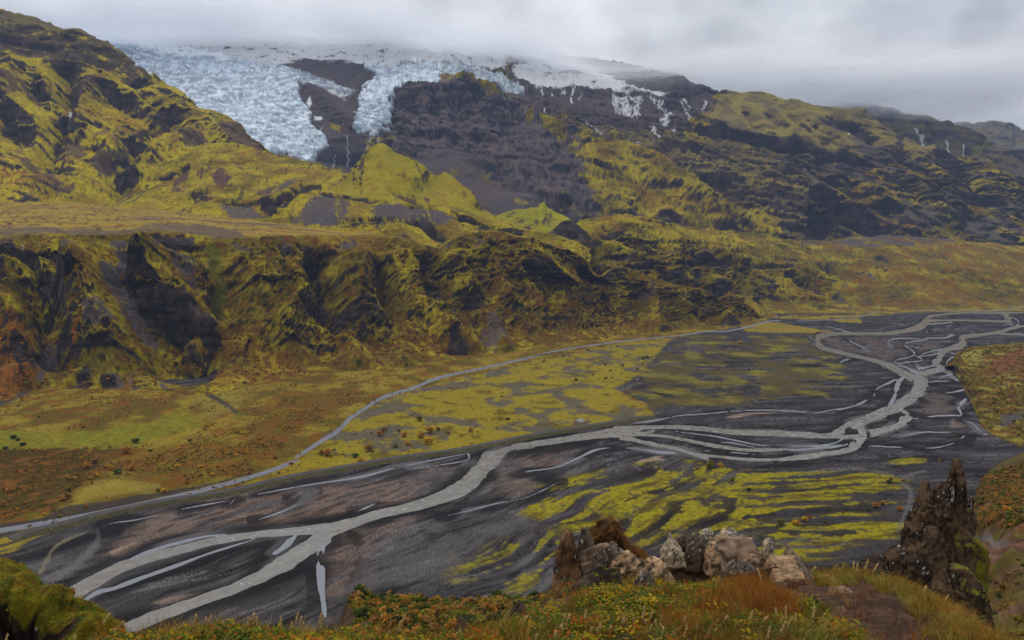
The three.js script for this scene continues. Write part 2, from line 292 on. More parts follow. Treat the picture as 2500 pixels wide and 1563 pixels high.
CHANNELS.push(...[
  [[265, 1000, 70], [245, 1080, 82], [250, 1180, 90], [255, 1300, 72], [270, 1420, 56], [282, 1530, 50]],
  [[1350, 320, 14], [1200, 347, 13], [1000, 387, 13], [800, 428, 13], [600, 483, 22], [400, 518, 20], [200, 548, 13], [0, 581, 10]], [[1340, 330, 18], [1343, 368, 26], [1200, 397, 13], [900, 437, 12]],
  [[655, 690, 12], [580, 725, 18], [510, 754, 8]], [[160, 565, 9], [40, 652, 7]], [[70, 700, 14], [0, 737, 14], [-60, 765, 10]], [[1998, 533, 12], [1900, 590, 9], [1750, 651, 9], [1550, 691, 13], [1350, 741, 13], [1170, 786, 7]],
  [[2480, 278, 12], [2330, 286, 13], [2240, 311, 28], [2140, 361, 15], [1980, 426, 15], [1800, 451, 15], [1700, 478, 6]],
].map((p) => ({ p: T3(p) })));
CHANNELS.push(...[
  [[1700, 722, 16], [1500, 747, 26], [1350, 782, 32], [1200, 822, 32], [1050, 872, 30], [950, 922, 22], [880, 957, 16]],
  [[2190, 735, 38], [2130, 790, 46], [2080, 832, 44], [2035, 862, 36], [2008, 872, 14]],
  [[1880, 765, 18], [1700, 820, 28], [1500, 885, 28], [1300, 960, 33], [1100, 1030, 33], [950, 1085, 36], [830, 1130, 40], [720, 1155, 32], [600, 1232, 26], [555, 1262, 18]],
  [[2419, 342, 13], [2200, 377, 12], [1900, 432, 9]], [[1690, 480, 13], [1500, 512, 12], [1340, 542, 8]], [[1180, 582, 15], [1000, 622, 17], [850, 642, 13], [750, 667, 6]], [[1340, 560, 15], [1308, 592, 13]], [[830, 670, 13], [812, 694, 13]], [[1735, 465, 16], [1690, 512, 14]], [[2280, 375, 11], [2160, 460, 8]], [[2200, 507, 13], [2050, 572, 17], [1900, 622, 7]], [[2300, 410, 8], [2200, 512, 8]],
].map((p) => ({ p: T4(p) })));
const WATER_POLYS = [   // reaches whose two banks differ, as outlines
  { poly: [...T3([[1840, 245], [1640, 272], [1455, 312], [1420, 380], [1330, 480], [1230, 550], [1080, 630], [850, 700], [560, 770], [330, 832], [-20, 890], [-20, 925], [200, 908], [242, 912], [130, 980], [-10, 1055], [-10, 1195], [60, 1142], [180, 1045], [300, 975], [340, 930], [480, 870], [700, 800], [930, 750], [1150, 690], [1300, 640], [1420, 555], [1500, 450], [1560, 410], [1590, 350], [1650, 300], [1840, 278]])], main: true },
  { poly: [...T4([[2419, 640], [2200, 675], [1900, 703], [1600, 745], [1300, 815], [1100, 868], [900, 925], [700, 1012], [550, 1098], [400, 1180], [150, 1310], [120, 1400], [400, 1300], [530, 1228], [720, 1120], [900, 1010], [1100, 935], [1300, 880], [1600, 800], [1900, 752], [2200, 735], [2419, 722]])], main: true },
  { poly: [...T4([[2440, 690], [2300, 740], [2200, 800], [2080, 885], [1900, 1000], [1700, 1102], [1400, 1205], [1100, 1305], [840, 1422], [700, 1490], [600, 1560], [860, 1560], [900, 1500], [1100, 1400], [1400, 1288], [1650, 1198], [1950, 1080], [2150, 980], [2300, 880], [2440, 790]])], main: true },
  { poly: T2([[425, 1150], [440, 1138], [480, 1136], [512, 1148], [515, 1160], [490, 1170], [450, 1168]]) },
];
const ISLANDS = [
  ...[[[692, 1216], [732, 1236], [780, 1264], [745, 1290], [672, 1288], [650, 1276], [662, 1246]], [[590, 1388], [640, 1345], [680, 1338], [685, 1360], [640, 1397]], [[695, 1415], [740, 1370], [765, 1340], [772, 1375], [730, 1405]], [[450, 1210], [520, 1198], [585, 1192], [570, 1218], [500, 1228]], [[300, 1265], [420, 1240], [560, 1250], [540, 1275], [420, 1284]], [[850, 1215], [900, 1180], [1040, 1130], [1140, 1090], [1205, 1075], [1225, 1105], [1180, 1175], [1060, 1215], [930, 1242], [870, 1245]]].map(T1),
  T2([[1030, 1262], [1090, 1242], [1200, 1238], [1120, 1262], [1060, 1268]]), T3([[236, 1042], [262, 1035], [266, 1070], [250, 1112], [238, 1100]]), T3([[250, 1120], [262, 1110], [258, 1150]]),
];
const PXR = { x0: -130, x1: 2630, yA: 1640, yB: 733 };
const plain = (() => {
  const ys = [];
  for (let y = PXR.yA; y > PXR.yB;) { ys.push(y); y -= y > 1300 ? 3 : y > 1000 ? 2.25 : 1.7; }
  const nv = ys.length, step = 2.4, nu = Math.round((PXR.x1 - PXR.x0) / step) + 1, N = nu * nv;
  const u0 = (PXR.x0 - CX) / F, u1 = (PXR.x1 - CX) / F;
  const Ds = ys.map((y) => groundD(CX, y));
  const X = new Float32Array(N), Z = new Float32Array(N), h = new Float32Array(N);
  for (let v = 0; v < nv; v++) for (let u = 0; u < nu; u++) { const k = v * nu + u; X[k] = (u0 + (u1 - u0) * u / (nu - 1)) * Ds[v]; Z[k] = Ds[v]; }
  const rowOf = (D) => { let lo = 0, hi = nv - 1; while (hi - lo > 1) { const m = (lo + hi) >> 1; Ds[m] <= D ? lo = m : hi = m; } return lo + clamp((D - Ds[lo]) / (Ds[hi] - Ds[lo]), 0, 1); };
  const colOf = (x, D) => clamp((x / D - u0) / (u1 - u0) * (nu - 1), 0, nu - 1);
  const region = (pts, pad, fn) => {     // fn(vertex, signed distance in metres) around an outline given in pixels
    const q = pts.flatMap(([x, y]) => onPlain(x, Math.max(y, 640)));
    let ua = 1e9, ub = -1, va = 1e9, vb = -1;
    for (let i = 0; i < q.length; i += 2) { const c = colOf(q[i], q[i + 1]), r = rowOf(q[i + 1]); ua = Math.min(ua, c); ub = Math.max(ub, c); va = Math.min(va, r); vb = Math.max(vb, r); }
    ua = Math.max(0, Math.floor(ua - pad)); ub = Math.min(nu - 1, Math.ceil(ub + pad)); va = Math.max(0, Math.floor(va - pad)); vb = Math.min(nv - 1, Math.ceil(vb + pad));
    for (let v = va; v <= vb; v++) for (let u = ua; u <= ub; u++) { const k = v * nu + u; fn(k, polySD(q, X[k], Z[k])); }
  };
  const mask = (pts, feather = 6, rag = 8, freq = 0.03) => { const m = new Float32Array(N); region(pts, 14, (k, d) => { m[k] = sstep(feather, -feather, d + rag * 2 * fbm2(X[k] * freq, Z[k] * freq, 4, 0.7)); }); return m; };
  return { nu, nv, N, X, Z, h, Ds, u0, u1, rowOf, colOf, region, mask };
})();
const ROAD = [...T4([[-420, 770, 40], [0, 705, 36], [300, 655, 34], [600, 600, 33], [900, 540, 32], [1200, 475, 32], [1500, 405, 30], [1800, 325, 29], [2000, 262, 28], [2200, 180, 26]]), ...T3([[60, 365, 26], [150, 303, 27], [250, 238, 28], [350, 178, 30], [420, 115, 30], [475, 60, 28], [570, 0, 24]]), [932, 972, 8], ...T5([[950, 1500, 24], [1050, 1455, 22], [1200, 1410, 20], [1400, 1370, 18], [1600, 1325, 17], [1800, 1280, 16], [2000, 1240, 14], [2200, 1205, 13]]), ...T2([[0, 525, 17], [300, 460, 16], [600, 415, 16], [900, 375, 15], [1200, 345, 12], [1500, 316, 10], [1680, 284, 10], [1900, 278, 10], [2080, 245, 12], [2250, 197, 12], [2350, 178, 11], [2440, 172, 9]])];
const FAR_TRACK = T1([[180, 178, 6], [400, 172, 5], [650, 155, 6], [830, 130, 6], [1000, 80, 6], [1100, 70, 6], [1400, 73, 5], [1800, 77, 5], [2100, 75, 5], [2419, 40, 5], [2600, 22, 5]]);
const LEVEE = [[20, 1318], [100, 1297], [160, 1284], [240, 1262], [400, 1229], [560, 1204], [700, 1171], [830, 1147], [960, 1124], [1100, 1105], [1200, 1087], [1330, 1061], [1500, 1034], [1597, 1017]];
{
  const P = plain, { N, X, Z, h } = P;
  const M = {};
  const footLine = [[-200, 980], [0, 955], [100, 925], [250, 925], [400, 935], [480, 950], [560, 935], [650, 915], [800, 890], [865, 880], [965, 873], [1064, 860], [1163, 847], [1262, 830], [1361, 820], [1500, 800], [1600, 787], [1700, 777], [1800, 767], [1870, 755]];
  M.veg = P.mask([...footLine, [1900, 770], [1860, 788], [1780, 803], [1705, 812], [1640, 829], [1600, 870], [1570, 911], [1531, 935], [1500, 950], [1580, 985], [1597, 1017], ...LEVEE.slice(0, -1).reverse(), [-200, 1360]], 4, 3);
  M.scrub = P.mask([...T4([[-500, 130], [0, 105], [400, 100], [760, 120], [960, 70], [1000, 150], [880, 170], [700, 270], [600, 380], [540, 480], [400, 560], [0, 650], [-500, 720]])], 5, 10);
  M.scrub2 = P.mask([...T4([[700, 270], [900, 140], [1300, 60], [1700, 20]]), [640, 1000], [700, 960], [880, 960], [800, 1000], [760, 1040], [640, 1110], [540, 1160], [430, 1175], [330, 1175]], 12, 26, 0.02);
  M.field = P.mask(Q3([[-300, 540], [0, 520], [200, 540], [500, 520], [760, 480], [820, 420], [900, 440], [1000, 480], [900, 520], [750, 550], [640, 600], [500, 610], [300, 600], [0, 615], [-300, 640]]), 4, 9);
  M.pale = P.mask(T4([[510, 525], [560, 440], [700, 350], [850, 290], [1000, 320], [1080, 400], [1000, 440], [800, 490], [600, 527]]), 9, 22, 0.02);
  M.bank = P.mask(T4([[-300, 700], [0, 665], [300, 622], [500, 530], [800, 495], [1050, 442], [1200, 432], [1600, 350], [1900, 262], [1880, 280], [1650, 352], [1300, 430], [900, 522], [600, 592], [350, 652], [0, 700]]), 1.5, 3);
  M.strips = P.mask(T4([[-500, 790], [0, 735], [300, 690], [480, 680], [300, 740], [200, 800], [100, 860], [0, 890], [-500, 960]]), 2, 3);
  M.moss = P.mask([[870, 1000], [1010, 955], [1200, 905], [1400, 865], [1500, 842], [1640, 829], [1600, 870], [1570, 911], [1531, 933], [1500, 950], [1597, 1017], [1330, 1058], [1100, 1100], [830, 1140], [700, 1150], [780, 1090]], 8, 10);
  M.shelf = P.mask(Q3([[920, 300], [1000, 270], [1250, 320], [1180, 380], [1100, 430], [1000, 470], [930, 400]]), 4, 8);
  M.isle = P.mask([[1280, 1230], [1365, 1205], [1330, 1190], [1420, 1155], [1560, 1140], [1640, 1128], [1700, 1124], [1830, 1130], [1850, 1150], [2000, 1158], [2130, 1148], [2200, 1168], [2232, 1190], [2230, 1290], [2150, 1340], [2050, 1375], [1850, 1365], [1700, 1345], [1580, 1340], [1480, 1310], [1380, 1300], [1300, 1310]], 10, 14);
  M.isle2 = P.mask([[1130, 1340], [1250, 1310], [1400, 1290], [1400, 1420], [1300, 1450], [1150, 1440], [1100, 1420]], 14, 20);
  M.isle3 = P.mask([[2165, 1128], [2220, 1118], [2270, 1119], [2255, 1132], [2200, 1136]], 2, 3);
  M.delta = P.mask([[1640, 835], [1700, 818], [1900, 820], [1990, 815], [2010, 850], [2060, 895], [2092, 930], [2000, 968], [1800, 985], [1680, 1000], [1600, 1015], [1550, 960], [1570, 911]], 12, 22, 0.02);
  M.tri = P.mask(T1([[-400, 215], [-150, 190], [0, 192], [200, 225], [550, 285], [380, 296], [0, 292], [-300, 290]]), 4, 6);
  M.tri2 = P.mask(T1([[500, 166], [790, 150], [842, 205], [600, 186]]), 3, 4);
  M.flatgreen = P.mask(T1([[0, 130], [200, 120], [700, 120], [1000, 70], [2600, 20], [2600, 75], [1550, 90], [1200, 95], [1000, 125], [700, 140], [400, 165], [0, 150]]), 10, 12);
  M.sand = P.mask(T3([[-700, 640], [-200, 560], [100, 570], [500, 540], [800, 480], [1300, 400], [1300, 470], [1050, 620], [700, 690], [300, 800], [0, 830], [-500, 900], [-1400, 1150], [-1500, 1080], [-1000, 800]]), 10, 22, 0.015);
  M.sand2 = P.mask(T3([[380, 900], [700, 830], [930, 790], [900, 900], [700, 1000], [650, 1150], [560, 1260], [470, 1290], [330, 1420], [300, 1560], [290, 1300], [330, 1000]]), 6, 16, 0.02);
  M.sand3 = P.mask(T3([[1400, 480], [1560, 340], [1800, 300], [2200, 280], [2100, 390], [1700, 500], [1850, 560], [1750, 650], [1450, 640]]), 8, 20, 0.02);
  M.sand4 = P.mask(T1([[450, 340], [1000, 350], [1600, 380], [1300, 520], [1000, 560], [700, 480], [500, 440]]), 14, 30, 0.012);
  M.sand5 = P.mask(T1([[1450, 920], [1700, 900], [1780, 1050], [1500, 1100], [1400, 1000]]), 10, 16, 0.02);
  M.brown = P.mask(T3([[430, 890], [480, 880], [550, 920], [550, 1000], [540, 1060], [660, 1140], [600, 1180], [540, 1255], [500, 1230], [490, 1150], [510, 1060], [480, 960], [430, 950]]), 1.5, 4, 0.08);
  const tans = [[[1210, 1120], [1330, 1085], [1420, 1072], [1700, 1085], [1690, 1092], [1480, 1105], [1300, 1118]].map(([x, y]) => [x * 0.248 + 1550, y * 0.248 + 740])];
  M.tan = P.mask(T1([[1700, 1150], [1830, 1190], [1830, 1210], [1700, 1230]]), 3, 5); M.tan2 = P.mask(T1([[1630, 1365], [1730, 1335], [1800, 1325], [1720, 1355]]), 2, 3);
  M.tan3 = P.mask(Q4([[600, 670], [690, 630], [765, 627], [700, 650], [720, 660]]), 2, 3); M.tan4 = P.mask(T2([[1900, 1125], [2050, 1085], [2350, 1070], [2410, 1080], [2150, 1105], [2000, 1135]]), 2, 5);
  M.tan5 = P.mask(T4([[820, 860], [1000, 790], [1040, 800], [900, 890], [850, 890]]), 1.5, 3); M.tan6 = P.mask(T4([[1150, 1240], [1350, 1175], [1480, 1165], [1300, 1220]]), 2, 4);
  M.wash = P.mask(outline(T4([[715, 690, 20], [725, 760, 34], [680, 840, 46], [580, 930, 46], [450, 1020, 40], [330, 1080, 34]])).poly, 2, 3);
  M.wash2 = P.mask(outline(T4([[640, 715, 8], [520, 760, 20], [400, 830, 24], [340, 930, 26], [290, 1020, 20]])).poly, 1, 2); M.wash3 = P.mask(outline(T4([[320, 855, 8], [220, 865, 16], [170, 910, 22], [140, 960, 20]])).poly, 1, 2);
  M.fan1 = P.mask(outline(Q3([[1060, 40, 20], [1040, 90, 26], [980, 170, 30], [910, 240, 34], [920, 310, 24], [980, 350, 18], [1050, 390, 16], [1120, 440, 18]])).poly, 2, 3);
  M.fan2 = P.mask(outline(Q3([[210, 60, 90], [220, 170, 80], [190, 270, 40], [120, 340, 24], [40, 380, 18], [-60, 420, 18]])).poly, 3, 4);
  M.darkRiver = P.mask([[1200, 1075], [1480, 1068], [1560, 1070], [1720, 1110], [1500, 1090], [1400, 1100], [1250, 1130], [1200, 1200], [1050, 1300], [950, 1340], [930, 1340], [1060, 1260], [1140, 1200]], 6, 16, 0.02);
  M.path = P.mask(outline([[2190, 1300, 5], [2225, 1210, 6], [2205, 1180, 7], [2220, 1160, 6], [2260, 1150, 4]]).poly, 1.5, 1);
  M.grey = P.mask([[860, 1440], [900, 1330], [1000, 1290], [1100, 1290], [1350, 1230], [1330, 1290], [1150, 1330], [1100, 1410], [1000, 1440]], 12, 18);

  const road = P.mask(outline(ROAD.map(([x, y, w]) => [x, y, w * 1.3])).poly, 1, 0), levee = P.mask(outline(LEVEE.map(([x, y]) => [x, y + 6, 34])).poly, 1, 0);
  const sd = new Float32Array(N).fill(60), mainSD = new Float32Array(N).fill(60), bestMain = new Uint8Array(N);
  const carve = (poly, main, pad = 10) => P.region(poly, pad, (k, d) => { if (d < sd[k]) { sd[k] = d; bestMain[k] = main ? 1 : 0; } });
  for (const c of CHANNELS) carve(outline(c.p.map(([x, y, w], i, a) => [x, y, c.main ? Math.max(w, 4) : Math.max(w * (0.55 + 0.8 * Math.abs(n2(x / 37, y / 23, 0.2))), y < 960 ? 2.7 : y < 1150 ? 2.5 : 1.8) * (i === 0 || i === a.length - 1 ? 0.5 : 1)])).poly, c.main);
  for (const c of WATER_POLYS) carve(c.poly, c.main);
  for (const c of ISLANDS) P.region(c, 6, (k, d) => { sd[k] = Math.max(sd[k], -d); });
  const col = new Float32Array(N * 3);
  const GR = C(64, 61, 62), GRD = C(34, 31, 31), GRL = C(104, 101, 102), SAND = C(136, 116, 104), BRN = C(60, 48, 42), TAN = C(170, 148, 128), MOSS = C(146, 136, 18), MOSS2 = C(132, 122, 28), OLIVE = C(96, 82, 24), PALE = C(146, 134, 58), RUST = C(118, 74, 26), FIELD = C(118, 118, 26), DKVEG = C(68, 54, 18), FLAT = C(140, 122, 38), SILT = C(124, 120, 96);
  const rnd = rng(91), ca = Math.cos(0.92), sa = Math.sin(0.92), cb = Math.cos(0.16), sb = Math.sin(0.16);
  for (let k = 0; k < N; k++) {
    const x = X[k], z = Z[k], px = CX + x / z * F;
    const wx = x + 22 * fbm2(x / 90, z / 90, 2, 0.6), wz = z + 22 * fbm2(x / 90 + 40, z / 90, 2, 0.9);
    const A = [wx * ca + wz * sa, -wx * sa + wz * ca], B = [wx * cb + wz * sb, -wx * sb + wz * cb];
    const tb = sstep(1500, 2000, px + 0.35 * (z - 900));
    const streak = (L, S, o, s) => mix(fbm2(A[0] / L, A[1] / S, o, s), fbm2(B[0] / L, B[1] / S, o, s), tb);
    const f1 = streak(160, 22, 4, 0.2), f2 = streak(46, 9, 3, 0.5), fine = rnd() - 0.5, sp = rnd();
    const big = fbm2(x / 260, z / 260, 3, 0.4);
    // colours of gravel, sand and silt
    let c = cmix(GR, GRD, sstep(0.02, 0.3, f1)); c = cmix(c, GRL, sstep(0.02, 0.35, -f1 * 0.8 - f2 * 0.5) * 0.7);
    const dry = Math.abs(streak(150, 17, 4, 3.3)), dry2 = Math.abs(streak(60, 8, 3, 5.1)), dry3 = Math.abs(streak(210, 30, 5, 8.1));
    c = cmix(c, GRL, 0.75 * sstep(0.035, 0.012, dry) * sstep(-0.1, 0.15, big)); c = cmix(c, GRD, 0.8 * sstep(0.045, 0.015, dry2) * sstep(-0.15, 0.1, -big)); c = cmix(c, GRD, 0.85 * sstep(0.03, 0.012, dry3));
    const sandM = Math.max(M.sand[k], M.sand2[k] * 0.8, M.sand3[k] * 0.75, M.sand4[k] * 0.55, M.sand5[k] * 0.6);
    c = cmix(c, SAND, sandM * sstep(-0.16, 0.12, f2 * 0.8 + f1 * 0.6 + 0.06) * 0.6);
    c = cmix(c, BRN, sandM * sstep(0.18, 0.3, f2 + 0.5 * big) * 0.8);
    if (M.brown[k] > 0) c = cmix(c, BRN, M.brown[k]);
    c = cmix(c, GRL, M.grey[k] * 0.45 * sstep(-0.1, 0.2, f2 + 0.2));
    c = cmix(c, GRD, M.darkRiver[k] * sstep(-0.2, 0.1, f1 + 0.5 * f2) * 0.9);
    const tan = Math.max(M.tan[k] * 0.55, M.tan2[k], M.tan3[k], M.tan4[k] * 0.7, M.tan5[k], M.tan6[k] * 0.7); if (tan > 0) c = cmix(c, TAN, tan * 0.7 * sstep(-0.4, 0, f2 + 0.2));
    c = cmix(c, GRL, M.wash[k] * 0.75); c = cmix(c, SILT, Math.max(M.wash2[k], M.wash3[k]) * 0.75);
    const peb = 1 + fine * (0.34 + 0.2 * (z < 900 ? 1 : 0)) + (sp > 0.965 ? 0.55 : sp < 0.05 ? -0.3 : 0);
    c = [c[0] * peb, c[1] * peb, c[2] * peb];
    let hh = 0.12 * f2 + 0.10 * n2(x / 7, z / 7);
    // moss on the islands and the delta
    const mf = streak(95, 12, 5, 0.9), mg = streak(220, 40, 3, 1.7), tuft = n2(x / 3.2, z / 3.2, 0.3);
    if (M.isle[k] > 0.01) c = cmix(c, tone(OLIVE, 0.7 + 0.5 * fine), 0.5 * M.isle[k] * sstep(-0.25, 0.1, mf + 0.6 * mg));
    const is = M.isle[k] * sstep(-0.03, 0.05, mf + 0.7 * mg + 0.16 * n2(x / 14, z / 14, 0.4) + 0.1 * n2(x / 5, z / 5, 1.4)) , is2 = M.isle2[k] * sstep(0.06, 0.14, mf + 0.5 * mg + 0.1 * n2(x / 6, z / 6, 1.4)), is3 = M.isle3[k];
    const grain = 0.72 + 0.5 * (0.5 + 0.5 * tuft) + fine * 0.25;
    const ml = Math.max(is, is2 * 0.85, is3 * 0.85);
    if (ml > 0.01) { const mcol = cmix(cmix(MOSS, OLIVE, sstep(-0.05, 0.35, f2 + 0.4 * mg)), GR, sstep(0.0, 0.4, n2(x / 9, z / 9) * 0.6 + 0.3 * n2(x / 3.5, z / 3.5) + mf * -0.6) * 0.7); c = cmix(c, mcol.map((q) => q * grain), ml * (0.72 + 0.28 * sstep(-0.2, 0.1, tuft))); hh += ml * 0.35; }
    const df = 0.9 * (0.26 - Math.abs(fbm2(wx / 150, wz / 240, 4, 1.3))) * -1 + 0.7 * fbm2(wx / 46, wz / 80, 5, 4.3), dm = M.delta[k] * sstep(-0.22, -0.04, df + 0.45 * mg + 0.04 + 0.08 * n2(x / 8, z / 12, 2.4));
    if (dm > 0.01) { const mcol = cmix(cmix(OLIVE, MOSS, sstep(-0.05, 0.3, fbm2(x / 60, z / 90, 3, 3.1))), GR, 0.3); c = cmix(c, mcol.map((q) => q * grain), dm * 0.85); }
    const tr = Math.max(M.tri[k], M.tri2[k]); if (tr > 0.01) c = cmix(c, cmix(FLAT, GR, sstep(0.05, 0.3, f1) * 0.5).map((q) => q * grain), tr);
    if (M.flatgreen[k] > 0.01) c = cmix(c, cmix(FLAT, DKVEG, sstep(0, 0.3, mf)).map((q) => q * grain), M.flatgreen[k]);
    // the vegetated flat below the cliff
    const vg = M.veg[k];
    if (vg > 0.01) {
      let g = cmix(OLIVE, FLAT, sstep(-0.2, 0.2, fbm2(x / 40, z / 60, 4, 2.2)));
      g = cmix(g, RUST, 0.75 * sstep(0.0, 0.25, fbm2(x / 18, z / 24, 4, 4.4) + 0.1 * M.scrub2[k]));
      g = cmix(g, cmix(DKVEG, RUST, sstep(-0.05, 0.35, fbm2(x / 9, z / 14, 3, 1.1))), M.scrub[k] * 0.9);
      g = cmix(g, cmix(RUST, OLIVE, sstep(-0.2, 0.25, fbm2(x / 12, z / 18, 3, 5.1))), M.scrub2[k] * 0.6);
      g = cmix(g, cmix(cmix(FIELD, MOSS2, sstep(-0.1, 0.3, fbm2(x / 16, z / 30, 3, 0.3))), OLIVE, 0.7 * sstep(0.05, 0.3, fbm2(x / 9, z / 14, 4, 7.3))), M.field[k] * 0.9);
      const mo = M.moss[k], sl = 0.30 - 1.15 * Math.abs(fbm2(wx / 120, wz / 170, 4, 2.7)) + 0.45 * fbm2(wx / 40, wz / 60, 4, 1.2);
      g = cmix(g, cmix(cmix(FLAT, MOSS, 0.35), cmix(GR, GRL, 0.4), sstep(0.17, 0.26, sl + 0.08 * n2(x / 6, z / 8, 3.4)) * 0.85), mo * 0.92);
      g = cmix(g, OLIVE, mo * 0.8 * sstep(0.16, 0.3, fbm2(x / 28, z / 34, 4, 6.1)));
      g = cmix(g, cmix(cmix(PALE, FLAT, sstep(-0.3, 0.2, fbm2(x / 12, z / 22, 4, 3.3))), GRL, sstep(0.02, 0.3, f2 + 0.3 * f1) * 0.6), M.pale[k] * 0.85);
      g = cmix(g, PALE.map((q) => q * 0.85), M.shelf[k] * 0.8 * sstep(-0.25, 0.2, fbm2(x / 6, z / 6, 3, 0.8)));
      c = cmix(c, g.map((q) => q * grain), vg);
      hh = mix(hh, 0.7 + 0.5 * fbm2(x / 14, z / 14, 3, 0.2), vg);
    }
    if (M.strips[k] > 0.01) c = cmix(c, cmix(FLAT, GR, sstep(-0.05, 0.15, f2 + 0.4 * f1)).map((q) => q * grain), M.strips[k]);
    c = cmix(c, cmix(GR, BRN, 0.5), M.bank[k] * 0.9); c = cmix(c, GR, Math.max(M.fan1[k], M.fan2[k]) * 0.95); c = cmix(c, GRL, M.path[k] * 0.8);
    const flat = Math.max(road[k], levee[k]); hh = mix(hh, 0.12, flat); 
    // water margins are wet and dark, and the bed drops below the water
    const s = sd[k];
    if (s < 40) {
      const px1 = z / F, jig = Math.min(3.4, 3.2 * px1) * (1.5 * n2(x / 26, z / 26, 0.5) + 1.2 * n2(x / 10, z / 10, 0.2) + 0.7 * n2(x / 4, z / 4, 0.9)), q = s + (bestMain[k] ? jig : jig * 0.28 + Math.max(0, 9 * (n2(x / 42, z / 42, 4.2) - 0.3)) * sstep(1500, 900, z));
      const wet = sstep(15, 1, q + 16 * n2(x / 30, z / 50, 0.6)) * (1 - vg), lag = sstep(7, 3, q + 6 * n2(x / 40, z / 60, 1.6)) * sstep(-1, 1, q) * sstep(0.1, 0.3, n2(x / 70, z / 90, 2.2)) * (1 - vg); c = cmix(c, GRD.map((e) => e * 0.9 * (1 + 0.5 * fine)), wet * 0.85); c = cmix(c, GRL, lag * 0.7);
      if (q < 4) hh = Math.min(hh, -0.35 + clamp(q * 0.22, -1.1, 0.9));
    }
    h[k] = hh; col[k * 3] = c[0]; col[k * 3 + 1] = c[1]; col[k * 3 + 2] = c[2];
  }
  const pos = new Float32Array(N * 3);
  for (let k = 0; k < N; k++) { pos[k * 3] = X[k]; pos[k * 3 + 1] = h[k]; pos[k * 3 + 2] = -Z[k]; }
  P.pos = pos; P.sd = sd; P.M = M;
  P.heightAt = (x, D) => { const a = P.colOf(x, D), b = P.rowOf(D), i = Math.min(P.nu - 2, Math.floor(a)), j = Math.min(P.nv - 2, Math.floor(b)), s = a - i, t = b - j, k = j * P.nu + i; return mix(mix(h[k], h[k + 1], s), mix(h[k + P.nu], h[k + P.nu + 1], s), t); };
  const G = { pos, nor: gridNormals(pos, P.nu, P.nv) };
  put('river_plain', gridMesh(G, P.nu, P.nv, col, null, matGround), structure('dark gravel river plain with pinkish sandbars and yellow-green moss flats'));
  // the water: level sheets over every cell whose bed lies below them
  const water = (main, y, color, rough, name, label, bump) => {
    const wp = new Float32Array(N * 3), wn = new Float32Array(N * 3), wc = new Float32Array(N * 3);
    for (let k = 0; k < N; k++) { const x = X[k], z = Z[k]; wp[k * 3] = x; wp[k * 3 + 1] = y; wp[k * 3 + 2] = -z; wn[k * 3] = 0.05 * n2(x / 6, z / 6, 0.4) + 0.04 * n2(x / 2.3, z / 2.3, 0.4); wn[k * 3 + 2] = 0.06 * n2(x / 7 + 9, z / 7, 0.9) + 0.05 * n2(x / 2.1, z / 2.1 + 4, 0.9); wn[k * 3 + 1] = 1;
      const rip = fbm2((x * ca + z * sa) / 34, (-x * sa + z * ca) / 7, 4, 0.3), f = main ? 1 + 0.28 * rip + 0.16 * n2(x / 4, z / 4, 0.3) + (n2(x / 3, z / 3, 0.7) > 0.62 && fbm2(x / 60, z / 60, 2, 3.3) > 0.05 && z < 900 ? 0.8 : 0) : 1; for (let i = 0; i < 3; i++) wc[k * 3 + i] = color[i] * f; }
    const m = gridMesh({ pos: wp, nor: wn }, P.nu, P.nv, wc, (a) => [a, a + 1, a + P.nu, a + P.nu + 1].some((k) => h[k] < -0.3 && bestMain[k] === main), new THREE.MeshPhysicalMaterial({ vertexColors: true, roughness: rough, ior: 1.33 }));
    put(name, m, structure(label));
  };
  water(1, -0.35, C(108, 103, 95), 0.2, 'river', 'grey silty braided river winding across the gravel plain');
  water(0, -0.346, C(110, 112, 118), 0.26, 'stream_water', 'thin shining side streams and pools on the gravel plain');
  // road and levee
  const strip = (pts, y, colr, name, label, rough = 0.9) => {
    const o = outline(pts), n = o.L.length, M2 = 6; [o.L, o.R] = [o.R, o.L];
    const gp = new Float32Array(n * M2 * 3), gc = new Float32Array(n * M2 * 3), R = o.R, r = rng(5);
    for (let i = 0; i < n; i++) { const a = onPlain(...o.L[i]), b = onPlain(...R[i]); for (let j = 0; j < M2; j++) { const t = j / (M2 - 1), k = (i * M2 + j) * 3, x = mix(a[0], b[0], t), z = mix(a[1], b[1], t); gp[k] = x; gp[k + 1] = y + (j === 0 || j === M2 - 1 ? -0.25 : 0); gp[k + 2] = -z; const f = 0.86 + 0.3 * r() + (j === 2 || j === 3 ? 0.1 * n2(x / 8, z / 8) : 0); for (let q = 0; q < 3; q++) gc[k + q] = colr[q] * f; } }
    const nor = gridNormals(gp, M2, n); for (let i = 0; i < n * M2; i++) if (nor[i * 3 + 1] < 0) for (let q = 0; q < 3; q++) nor[i * 3 + q] *= -1;
    put(name, gridMesh({ pos: gp, nor }, M2, n, gc, null, new THREE.MeshStandardMaterial({ vertexColors: true, roughness: rough })), structure(label));
  };
  strip(ROAD.map(([x, y, w]) => [x, y, w * 1.25]), 0.3, C(96, 97, 104), 'gravel_road', 'grey gravel road curving across the vegetated flat below the cliff');
  strip(FAR_TRACK, 0.5, C(98, 98, 108), 'gravel_track', 'thin grey track along the far foot of the right hillside');
